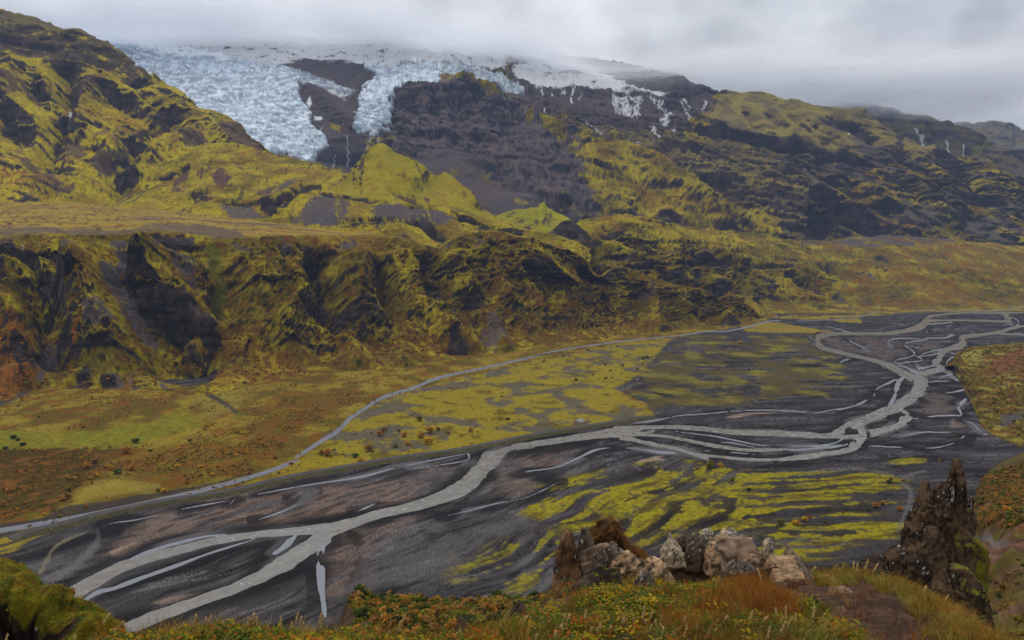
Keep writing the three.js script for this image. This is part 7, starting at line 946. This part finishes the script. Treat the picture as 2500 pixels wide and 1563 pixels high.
  const mass = (name, pts, label, blobs, extra = 1) => blobs.forEach((bg, bi) => {
    const mine = pts.filter((_, i) => i % blobs.length === bi), im = new THREE.InstancedMesh(bg, new THREE.MeshPhysicalMaterial({ roughness: 1, specularIntensity: 0.12, transmission: 0.35, thickness: 0, side: THREE.DoubleSide }), mine.length), m4 = new THREE.Matrix4(), q = new THREE.Quaternion(), cc = new THREE.Color();
    mine.forEach(([x, y, z, s, d, kd], i) => { q.setFromAxisAngle(new THREE.Vector3(0, 1, 0), r() * 6.28); m4.compose(new THREE.Vector3(x, y - 0.08 * s, z), q, new THREE.Vector3(s * (0.9 + 0.4 * r()), s * (0.55 + 0.4 * r()) * extra, s * (0.9 + 0.4 * r()))); im.setMatrixAt(i, m4); const c = K[kd ?? (d ? ['rust', 'olive', 'olive', 'orange'][Math.floor(r() * 4)] : kinds[Math.floor(r() * 6)])], f = 0.7 + 0.6 * r(); im.setColorAt(i, cc.setRGB(c[0] * f, c[1] * f, c[2] * f)); });
    put(name, im, { kind: 'stuff', label });
  });
  mass('scrub', spots.slice(150), 'dense autumn scrub spread over the valley flat', BLOBS);
  // scrub on the slopes
  const onHill = (S, n, size, test, kd, mincos = 0.55) => { const out = []; for (let i = 0; i < n * 30 && out.length < n; i++) { const k = Math.floor(r() * S.N), o = k * 3; if (S.nor[o + 1] < mincos || !test(k, S.pos[o], S.pos[o + 1], -S.pos[o + 2])) continue; out.push([S.pos[o] + (r() - 0.5) * size, S.pos[o + 1], S.pos[o + 2] + (r() - 0.5) * size, size * (0.6 + 0.9 * r()), 0, kd[Math.floor(r() * kd.length)]]); } return out; };
  const cl = onHill(cliff, 3600, 3.4, (k, x, y, z) => y > 3 && y < 150 && fbm3(x / 40, y / 30, z / 40, 3) + 0.10 * (150 - y) / 150 > 0.1, ['orange', 'rust', 'rust', 'orange', 'olive'], 0.35);
  mass('hillside_scrub', cl, 'rusty scrub scattered on the lower cliff', [BLOBS[0], BLOBS[2]]);
  mass('headland_scrub', onHill(headland, 1100, 2.6, (k, x, y, z) => y > 2 && fbm3(x / 24, y / 20, z / 24, 3) > -0.06, ['rust', 'olive', 'olive', 'green', 'orange'], 0.5), 'low scrub covering the headland', [BLOBS[1]]);
  mass('slope_scrub', [...onHill(rightSlope, 3600, 2.3, (k, x, y, z) => rightSlope.orange[k] > 0.5 && z > 120 && fbm3(x / 14, y / 12, z / 14, 3) > -0.16, ['orange', 'rust', 'olive', 'rust', 'olive', 'green', 'rust'], 0.3), ...onHill(rightSlope, 500, 1.2, (k, x, y, z) => rightSlope.orange[k] < 0.3 && z < 240 && fbm3(x / 10, y / 10, z / 10, 3) > 0.12, ['olive', 'rust', 'green'], 0.3)], 'orange birch scrub on the right slope', [BIG[0], BLOBS[0]]);
  mass('spur_scrub', onHill(spur, 2600, 1.25, (k, x, y, z) => spur.rock[k] < 0.3 && z > 60 && fbm3(x / 6, y / 5, z / 6, 3) > -0.12, ['orange', 'rust', 'rust', 'olive', 'olive', 'green', 'dark'], 0.3), 'brown and orange scrub on the lower spur', [BIG[1], BLOBS[2]]);
  // birches standing on the rim of the spur
  const Z4 = tile(780, 1380, 0.2563);
  [[1118, 400, 80, 125, 'yellow', 'bright orange birch on the rim of the lower spur'], [855, 395, 70, 110, 'orange', 'orange-brown birch left of the bright orange one on the spur rim'], [1292, 385, 60, 78, 'rust', 'small brown birch right of the bright orange one on the spur rim'], [1515, 365, 70, 90, 'olive', 'green-brown birch in the middle of the spur rim'], [1690, 360, 130, 100, 'green', 'widest dark green birch of the spur rim'], [1765, 352, 60, 80, 'olive', 'olive birch at the right of the widest dark green one'], [1862, 335, 70, 48, 'green', 'low round green birch right of the olive one on the rim'], [2150, 405, 60, 110, 'dark', 'thin dark birch close to the outcrop slab'], [1700, 445, 50, 80, 'dark', 'dark young birch below the widest one'], [965, 415, 80, 70, 'olive', 'olive bush on the rim left of the bright orange birch'], [745, 305, 50, 25, 'green', 'small green bush on the skyline of the spur'], [620, 330, 60, 60, 'olive', 'olive birch near the rocky tip of the spur'], [560, 370, 90, 90, 'orange', 'orange birch near the rocky tip of the spur'], [2110, 300, 80, 60, 'red', 'red-brown bush at the far right end of the rim'], [2240, 310, 70, 80, 'olive', 'olive bush at the right end of the rim beside the slab'], [1440, 400, 60, 50, 'olive', 'low olive bush left of the green-brown birch']].forEach(([x, y, w, h, kd, label], i) => {
    const [[px, py]] = Z4([[x, y]]), [p] = spur.slopeAt(px, py), s = -p[2] / F * 0.2563, g = new THREE.Group(); g.position.set(...p); put('birch', g, thing(label, 'birch'));
    const W = w * s, Hh = h * s, crown = new THREE.Mesh(TREE[i % 2], shrubMats[kd]); crown.scale.set(W * 1.15, Hh * 1.1, W * 1.15); crown.position.y = -0.02; put('crown', crown, {}, g);
    for (let j = 0; j < 3; j++) { const st = new THREE.Mesh(new THREE.CylinderGeometry(0.012 * Hh, 0.025 * Hh, Hh * 0.7, 5), stemMat); st.position.set((j - 1) * 0.08 * W, Hh * 0.3, 0.05 * W * (j - 1)); st.rotation.z = -(j - 1) * 0.22; put('stem', st, {}, g); }
  });

  // grass and low plants on the hilltop
  const blades = (seed, n, h, spread, lean, w) => {
    const q = rng(seed), pos = [], nor = [], idx = [];
    for (let i = 0; i < n; i++) { const a = q() * 6.283, rr = spread * Math.sqrt(q()), bx = Math.cos(a) * rr, bz = Math.sin(a) * rr, d = q() * 6.283, hh = h * (0.55 + 0.6 * q()), l = lean * (0.4 + q()), cx = Math.cos(d), cz = Math.sin(d), b = pos.length / 3;
      for (let s = 0; s < 4; s++) { const t = s / 3, o = l * hh * t * t, y = hh * (t - 0.25 * l * t * t), ww = w * (1 - t) * 0.5 + 0.0004; pos.push(bx + cx * o - cz * ww, y, bz + cz * o + cx * ww, bx + cx * o + cz * ww, y, bz + cz * o - cx * ww); nor.push(cx * 0.5, 0.8, cz * 0.5, cx * 0.5, 0.8, cz * 0.5); if (s < 3) { const k = b + s * 2; idx.push(k, k + 1, k + 2, k + 1, k + 3, k + 2); } } }
    const g = new THREE.BufferGeometry(); g.setAttribute('position', new THREE.Float32BufferAttribute(pos, 3)); g.setIndex(idx); g.computeVertexNormals(); return g;
  };
  const leaves = (seed, n, h, sp, size) => {
    const q = rng(seed), pos = [], nor = [], idx = [];
    for (let i = 0; i < n; i++) { const a = q() * 6.283, rr = sp * Math.sqrt(q()), x = Math.cos(a) * rr, z = Math.sin(a) * rr, y = h * (0.25 + 0.75 * q()), d = q() * 6.283, t = (q() - 0.3) * 0.9, s = size * (0.6 + 0.8 * q()), ux = Math.cos(d), uz = Math.sin(d), b = pos.length / 3;
      for (const [p, o] of [[0, -0.0], [0.5, -0.32], [1, 0], [0.5, 0.32]]) { pos.push(x + (ux * p - uz * o) * s, y + p * s * t, z + (uz * p + ux * o) * s); nor.push(-ux * t * 0.6, 1, -uz * t * 0.6); } idx.push(b, b + 2, b + 1, b, b + 3, b + 2); }
    const g = new THREE.BufferGeometry(); g.setAttribute('position', new THREE.Float32BufferAttribute(pos, 3)); g.setAttribute('normal', new THREE.Float32BufferAttribute(nor, 3)); g.setIndex(idx); return g;
  };
  const inst = (name, geo, pts, pal, label, mat = {}) => { const im = new THREE.InstancedMesh(geo, new THREE.MeshPhysicalMaterial({ roughness: 1, specularIntensity: 0.12, side: THREE.DoubleSide, ...mat }), pts.length), m4 = new THREE.Matrix4(), q = new THREE.Quaternion(), e = new THREE.Euler(), cc = new THREE.Color(); pts.forEach(([x, y, z, s], i) => { e.set((r() - 0.5) * 0.5, r() * 6.28, (r() - 0.5) * 0.5); q.setFromEuler(e); m4.compose(new THREE.Vector3(x, y - 0.008, z), q, new THREE.Vector3(s, s * (0.8 + 0.4 * r()), s)); im.setMatrixAt(i, m4); const c = pal[Math.floor(r() * pal.length)], f = 0.65 + 0.7 * r(); im.setColorAt(i, cc.setRGB(c[0] * f, c[1] * f, c[2] * f)); }); put(name, im, { kind: 'stuff', label }); };
  const S = fg, zone = (poly) => S.masks(poly, 6, 2), rustZ = zone([[1790, 1420], [1850, 1425], [1900, 1470], [1960, 1500], [1900, 1520], [1800, 1480], [1760, 1450]]), rust2 = zone([[1640, 1500], [1760, 1470], [1900, 1500], [1980, 1563], [1900, 1700], [1600, 1640]]), straw = zone([[2010, 1400], [2180, 1420], [2260, 1470], [2340, 1530], [2460, 1600], [2480, 1700], [2330, 1640], [2250, 1520], [2180, 1450], [2090, 1425], [2020, 1440]]), strawB = zone([[1980, 1540], [2120, 1560], [2180, 1640], [2100, 1720], [1900, 1680]]), yl = zone([[1400, 1470], [1560, 1440], [1700, 1420], [1780, 1440], [1700, 1520], [1560, 1560], [1300, 1620], [1250, 1560]]), heath = zone([[1630, 1390], [1760, 1390], [1800, 1440], [1660, 1450]]), lft = zone([[200, 1500], [900, 1500], [1000, 1700], [200, 1800]]), greenP = zone([[1740, 1340], [1850, 1350], [1840, 1400], [1760, 1410]]);
  const pick = (n, w) => { const out = []; for (let i = 0; i < n * 40 && out.length < n; i++) { const u = r() * (S.nu - 1.01), v = r() * (S.nv - 6), k = Math.round(v) * S.nu + Math.round(u), z = -S.pos[k * 3 + 2]; if (z < 2.9) continue; if (r() > w(k, S.pos[k * 3], S.pos[k * 3 + 1], z) * Math.min(1, z * z / 70)) continue; const p = S.point(u, v, S.pos); out.push([...p, 0.7 + 0.6 * r()]); } return out; };
  const bare = (k) => Math.max(S.path[k], S.earth[k] * 0.8, S.scree[k] * 0.9, 0.85 * sstep(0.08, 0.22, fbm3(S.pos[k * 3] / 0.42 + 3, 1.5, S.pos[k * 3 + 2] / 0.5, 3)));
  inst('grass', blades(1, 16, 0.085, 0.05, 0.8, 0.004), pick(5200, (k, x, y, z) => (1 - bare(k)) * (0.25 + 0.75 * sstep(-0.2, 0.2, fbm3(x / 0.8, y, z / 0.8, 3))) * (1 - 0.7 * rustZ[k])), [C(91, 93, 22), C(107, 98, 26), C(66, 75, 19), C(119, 102, 35), C(123, 84, 29)], 'green and olive grass on the hilltop', { transmission: 0.5, thickness: 0 });
  inst('rust_grass', blades(2, 22, 0.13, 0.05, 0.6, 0.0035), pick(1900, (k, x, y, z) => (1 - bare(k) * 0.7) * (rustZ[k] + 0.4 * rust2[k] * sstep(0.0, 0.2, fbm3(x / 0.5, y, z / 0.5, 3)) + 0.2 * straw[k] + 0.02 + 0.02 * lft[k])), [C(136, 78, 25), C(149, 95, 34), C(112, 62, 20), C(153, 113, 52)], 'rust-orange withered grass tufts on the hilltop', { transmission: 0.5, thickness: 0 });
  inst('straw_grass', blades(3, 18, 0.13, 0.05, 0.75, 0.0035), pick(1700, (k, x, y, z) => straw[k] * (0.25 + 0.6 * sstep(-0.1, 0.2, fbm3(x / 0.5, y, z / 0.5, 3))) + 0.4 * strawB[k] + 0.03 * (1 - bare(k)) + 0.06 * lft[k]), [C(149, 127, 52), C(127, 115, 37), C(98, 100, 27), C(161, 139, 73)], 'straw-yellow grass along the path edge below the spire', { transmission: 0.5, thickness: 0 });
  inst('ground_cover', leaves(4, 24, 0.07, 0.06, 0.026), pick(7000, (k, x, y, z) => (1 - bare(k)) * (0.12 + 0.8 * yl[k] * sstep(-0.15, 0.15, fbm3(x / 0.45, y, z / 0.45, 3)) + greenP[k] * 0.9 + 0.5 * heath[k] + 0.7 * lft[k])), [C(80, 95, 21), C(123, 119, 24), C(56, 72, 19), C(154, 126, 22), C(146, 80, 24), C(68, 80, 21)], 'low leafy plants in green and autumn yellow on the hilltop', { transmission: 0.4, thickness: 0 });
  inst('heath', leaves(6, 26, 0.045, 0.05, 0.012), pick(3600, (k, x, y, z) => (1 - S.path[k]) * (0.2 + 0.7 * heath[k] + 0.4 * rust2[k])), [C(66, 64, 20), C(84, 52, 22), C(52, 58, 20)], 'dark low heath between the rocks');
  inst('pebble', new THREE.DodecahedronGeometry(0.007, 0), pick(1500, (k) => S.path[k] * 0.5 + S.scree[k] + S.earth[k] * 0.6), [C(110, 92, 78), C(88, 72, 60), C(128, 110, 96)], 'pebbles on the footpath and bare earth');
  inst('pale_flower', leaves(7, 4, 0.03, 0.02, 0.007), pick(260, (k) => S.scree[k] * 0.3 + 0.12 * yl[k] + 0.04).map((p) => [p[0], p[1] + 0.06, p[2], p[3]]), [C(218, 193, 172), C(236, 218, 202)], 'tiny pale seed heads among the plants by the outcrop');
  // moss cushions on the boulder and heath on the turf mounds
  const bp = []; for (let i = 0; i < 60000 && bp.length < 7000; i++) { const u = r() * (boulder.nu - 1.01), v = r() * (boulder.nv - 7), k = Math.round(v) * boulder.nu + Math.round(u); if (boulder.rk[k] > 0.4 || boulder.nor[k * 3 + 1] < -0.2) continue; bp.push([...boulder.point(u, v, boulder.pos), 0.6 + 0.6 * r()]); }
  inst('moss', leaves(8, 26, 0.014, 0.035, 0.008), bp, [C(65, 80, 19), C(95, 95, 19), C(123, 109, 21), C(52, 66, 17), C(119, 66, 22)], 'leafy moss covering the boulder at the bottom left');
  const tp = []; turf.forEach((m) => { m.updateMatrixWorld(); const p = m.geometry.attributes.position, n = m.geometry.attributes.normal, v = new THREE.Vector3(); for (let i = 0; i < p.count; i++) if (n.getY(i) > -0.2 && r() < 0.3) { v.fromBufferAttribute(p, i).applyMatrix4(m.matrixWorld); tp.push([v.x + (r() - 0.5) * 0.03, v.y, v.z + (r() - 0.5) * 0.03, 0.8 + 0.8 * r()]); } });
  inst('heath_turf', leaves(9, 20, 0.02, 0.035, 0.01), tp, [C(86, 48, 18), C(72, 41, 17), C(64, 51, 17), C(99, 63, 21)], 'rust-brown heath growing on the turf mounds of the outcrop');
  // seed stalks, one by one
  const stalkMat = leafMat(C(176, 142, 86)), headMat = leafMat(C(200, 168, 112));
  const stalk = (bx, by, tx, ty, D, label, group) => {
    const b = new THREE.Vector3(...at(bx, by, D)), t = new THREE.Vector3(...at(tx, ty, D)), m = b.clone().lerp(t, 0.6); m.x = mix(b.x, m.x, 0.55); m.y += 0.0; const cur = new THREE.QuadraticBezierCurve3(b, m, t), g = new THREE.Group(); g.position.copy(b); put('grass_stalk', g, thing(label, 'grass stalk', group));
    const st = new THREE.TubeGeometry(cur, 10, 0.0016 * D / 4.6, 4); st.translate(-b.x, -b.y, -b.z); put('stem', new THREE.Mesh(st, stalkMat), {}, g);
    const parts = [], L = 0.07 * D / 4.6; for (let i = 0; i < 22; i++) { const k = i / 21, p = cur.getPoint(1 - k * Math.min(0.5, L / b.distanceTo(t))).sub(b), c = new THREE.ConeGeometry(0.0036 * D / 4.6 * (0.6 + r()), 0.014 * D / 4.6, 4); c.rotateZ((r() - 0.5) * 1.2); c.rotateX((r() - 0.5) * 1.2); c.translate(p.x + (r() - 0.5) * 0.006, p.y + (r() - 0.5) * 0.004, p.z + (r() - 0.5) * 0.006); parts.push(c); }
    put('seed_head', new THREE.Mesh(mergeGeometries(parts), headMat), {}, g);
  };
  [[224, 1580, 268, 1498, 4.4, 'tallest pale stalk in front of the mossy boulder, head bent right'], [250, 1585, 300, 1518, 4.4, 'second pale stalk right of the tallest one at the boulder'], [262, 1590, 288, 1544, 4.4, 'short stalk between the boulder and the bottom edge'], [185, 1590, 183, 1548, 4.4, 'short upright stalk low on the boulder front'], [950, 1620, 990, 1500, 4.6, 'tall golden stalk before the orange scrub of the spur'], [968, 1610, 978, 1515, 4.6, 'golden stalk close left of the tall golden one'], [1095, 1600, 1124, 1534, 4.6, 'slanting stalk in front of the dark rock wedge'], [770, 1590, 768, 1532, 4.7, 'thin stalk left of the narrow side stream at the bottom'], [1614, 1575, 1620, 1530, 4.6, 'upright seed stalk on the grassy slope below the standing stone'], [1665, 1580, 1678, 1527, 4.6, 'seed stalk right of the upright one, leaning right'], [1302, 1585, 1312, 1546, 4.6, 'leaning stalk at the lower left of the grassy slope'], [1352, 1590, 1358, 1538, 4.6, 'stalk at the left of the grassy slope with a dense head'], [1870, 1600, 1880, 1530, 4.7, 'stalk amid rust grass, head nodding right'], [1900, 1590, 1934, 1507, 4.8, 'tall pale stalk, head bent over to the right of the rust grass'], [1894, 1590, 1918, 1516, 4.8, 'pale stalk just left of the tall bent one'], [1950, 1600, 1978, 1536, 4.8, 'pale arching stalk at the left edge of the path'], [1986, 1560, 1988, 1478, 5.4, 'slender stalk rising before the path, upright'], [1920, 1540, 1918, 1480, 5.4, 'thin stalk left of the slender one before the path'], [1862, 1440, 1850, 1388, 7.2, 'thin stalk at the outcrop beside the rust grass tuft'], [2085, 1410, 2084, 1370, 10.5, 'stalk on the skyline left of the spire, leftmost of three'], [2094, 1412, 2094, 1376, 10.5, 'stalk on the skyline left of the spire, middle of three'], [2108, 1414, 2120, 1366, 10.5, 'tall bent stalk on the skyline left of the spire, right of three'], [2125, 1415, 2144, 1376, 10.5, 'stalk bending right below the dark ridge by the spire'], [1984, 1410, 2022, 1404, 10.2, 'low stalk arching over the saddle of the path'], [1975, 1408, 1990, 1384, 10.2, 'bent stalk at the right end of the long pale slab'], [2250, 1460, 2262, 1430, 9.5, 'stalk in the straw grass before the spire foot'], [2292, 1500, 2316, 1452, 8.5, 'stalk with a curved head over the spire foot'], [2330, 1560, 2340, 1515, 6.5, 'stalk in the lowest straw grass beside the path'], [2180, 1440, 2180, 1418, 10, 'short stalk behind the path under the spire'], [10, 1600, 18, 1548, 4.2, 'stalk at the bottom left corner before the boulder']].forEach((a) => stalk(...a));
  // a bank of thin stalks at the bottom
  for (let i = 0; i < 34; i++) { const x = 400 + r() * 380, l = 22 + r() * 45; stalk(x, 1570, x + (r() - 0.3) * 24, 1562 - l, 4.7, 'thin pale stalk in the row of grass at the bottom edge', 'thin stalks along the bottom edge'); }
  for (let i = 0; i < 40; i++) { const x = 1240 + r() * 760, y = 1570 - r() * 50, l = 16 + r() * 30; stalk(x, y, x + (r() - 0.3) * 22, y - l, 4.9, 'short pale seed stalk scattered on the grassy slope at the bottom', 'short stalks on the grassy slope'); }
}
// ------------------------------------------------------------------ waterfalls, the parked vehicle, the cloud
{
  const wf = new THREE.MeshStandardMaterial({ color: new THREE.Color().setRGB(0.55, 0.58, 0.62), roughness: 0.6 });
  const fall = (S, pts, w, label) => {
    const W = pts.flatMap(([x, y], i) => { const r = []; const n = i < pts.length - 1 ? 8 : 1; for (let j = 0; j < n; j++) { const t = j / 8, q = pts[Math.min(pts.length - 1, i + 1)]; r.push(S.slopeAt(mix(x, q[0], t), mix(y, q[1], t))); } return r; });
    const pos = [], idx = []; W.forEach(([p, n], i) => { const f = w * 0.75 * (0.25 + 0.5 * Math.abs(n3(i * 0.9, w, 3)) + 0.25 * i / W.length); p[0] += w * 3.2 * n3(i * 0.45, 7, w); pos.push(p[0] - f / 2 + n[0], p[1] + n[1], p[2] + n[2] + 0.5, p[0] + n[0] * 1.5, p[1] + n[1] * 1.5, p[2] + n[2] * 1.5 + 0.8, p[0] + f / 2 + n[0], p[1] + n[1], p[2] + n[2] + 0.5); if (i < W.length - 1) { const a = i * 3; idx.push(a, a + 1, a + 3, a + 1, a + 4, a + 3, a + 1, a + 2, a + 4, a + 2, a + 5, a + 4); } });
    const g = new THREE.BufferGeometry(); g.setAttribute('position', new THREE.Float32BufferAttribute(pos, 3)); g.setIndex(idx); g.computeVertexNormals(); put('waterfall', new THREE.Mesh(g, wf), thing(label, 'waterfall'));
  };
  fall(backRange, T9([[1050, 760], [1052, 850], [1060, 890], [1048, 960]]), 5, 'longest white waterfall on the dark wall between the two ice tongues');
  fall(backRange, T9([[958, 880], [950, 920], [945, 1005]]), 4, 'thin waterfall on the dark wall just right of the wide ice tongue');
  fall(backRange, T9([[1222, 775], [1212, 830], [1190, 870]]), 5, 'waterfall below the icefall, left of two');
  fall(backRange, T9([[1275, 768], [1288, 810], [1288, 850]]), 5, 'waterfall below the icefall above the green peak, right of two');
  fall(backRange, T9([[866, 690], [852, 740], [858, 760]]), 7, 'short waterfall under the snow patches beside the wide ice tongue');
  fall(backRange, T9([[560, 880], [570, 930]]), 6, 'tiny waterfall at the left foot of the wide ice tongue');
  fall(leftMountain, T8([[1540, 858], [1570, 890], [1578, 940], [1592, 985]]), 6, 'thin waterfall on the right flank of the left mountain');
  fall(rightRange, T7([[1165, 1040], [1155, 1072]]), 10, 'small waterfall in the dark cliffs of the right mountain');
  fall(cliff, TA([[178, 320], [179, 368]]), 1.6, 'small white water streak on the rim of the near cliff at the left');
}
{
  const p = onPlain(1896, 775), g = new THREE.Group(), s = 1.45; g.position.set(p[0], plain.heightAt(...p) + 0.1, -p[1]); g.rotation.y = 0.25; g.scale.setScalar(s);
  put('parked_van', g, thing('small white van parked on the grey gravel fan beyond the nose of the cliff', 'van'));
  const white = new THREE.MeshPhysicalMaterial({ color: new THREE.Color().setRGB(0.82, 0.83, 0.84), roughness: 0.35, clearcoat: 0.6 }), glass = new THREE.MeshStandardMaterial({ color: 0x15181c, roughness: 0.15 }), tyre = new THREE.MeshStandardMaterial({ color: 0x151515, roughness: 0.9 });
  const sh = new THREE.Shape([[-2.4, 0.5], [-2.4, 2.0], [-2.2, 2.2], [0.3, 2.2], [0.6, 2.1], [1.2, 1.35], [2.2, 1.15], [2.4, 0.9], [2.4, 0.5]].map(([x, y]) => new THREE.Vector2(x, y))), b = new THREE.ExtrudeGeometry(sh, { depth: 1.6, bevelSize: 0.08, bevelThickness: 0.08, bevelSegments: 2 }); b.translate(0, 0, -0.8); part('body', b, white, g);
  for (const z of [-0.9, 0.9]) { const w = new THREE.BoxGeometry(1.5, 0.55, 0.04); w.translate(-0.9, 1.7, z); part('side_window', w, glass, g); for (const x of [-1.5, 1.5]) { const t = new THREE.CylinderGeometry(0.38, 0.38, 0.24, 14); t.rotateX(Math.PI / 2); t.translate(x, 0.38, z * 0.9); part('wheel', t, tyre, g); } }
  const ws = new THREE.BoxGeometry(0.9, 0.04, 1.4); ws.rotateZ(-0.88); ws.translate(0.95, 1.76, 0); part('windscreen', ws, glass, g);
}
{   // the cloud deck that swallows the mountain tops: layers of thin vapour
  const r = rng(88), layers = 9, nx = 64, nz = 40, X0 = -4200, X1 = 4200, Z0 = 4800, Z1 = 9800;
  const mat = new THREE.MeshPhysicalMaterial({ color: new THREE.Color().setRGB(0.88, 0.9, 0.93), vertexColors: true, transparent: true, transmission: 0.9, roughness: 1, thickness: 0, side: THREE.DoubleSide, depthWrite: false });
  const grp = new THREE.Group(); put('cloud', grp, structure('grey cloud deck resting on the mountain tops'));
  for (let l = 0; l < layers; l++) {
    const pos = [], col = [], idx = [];
    for (let j = 0; j < nz; j++) for (let i = 0; i < nx; i++) {
      const x = mix(X0, X1, i / (nx - 1)), z = mix(Z0, Z1, j / (nz - 1)), u = 90 * fbm2(x / 1100, z / 1100, 3, 0.4) + 16 * fbm2(x / 600, z / 600, 2, l * 0.05 + 0.2);
      const y = 1590 + l * 26 + u - 170 * sstep(-1300, -300, x) - 230 * sstep(-400, 1100, x) - 110 * Math.exp(-(((x - 500) / 480) ** 2));
      const a = (0.13 + 0.055 * l) * clamp(1 + 1.6 * fbm2(x / 900, z / 1500, 4, 1 + l * 0.1), 0.05, 2) * sstep(Z0, Z0 + 1200, z + 200 * n2(x / 400, z / 400)) * sstep(Z1, Z1 - 1500, z) * sstep(X0, X0 + 900, x) * sstep(X1, X1 - 900, x);
      pos.push(x, y, -z); col.push(1, 1, 1, clamp(a, 0, 0.85)); if (i < nx - 1 && j < nz - 1) { const k = j * nx + i; idx.push(k, k + 1, k + nx, k + 1, k + nx + 1, k + nx); }
    }
    const g = new THREE.BufferGeometry(); g.setAttribute('position', new THREE.Float32BufferAttribute(pos, 3)); g.setAttribute('color', new THREE.Float32BufferAttribute(col, 4)); g.setIndex(idx); g.computeVertexNormals();
    put('vapour_layer', new THREE.Mesh(g, mat), {}, grp);
  }
}
renderer.render(scene, camera);
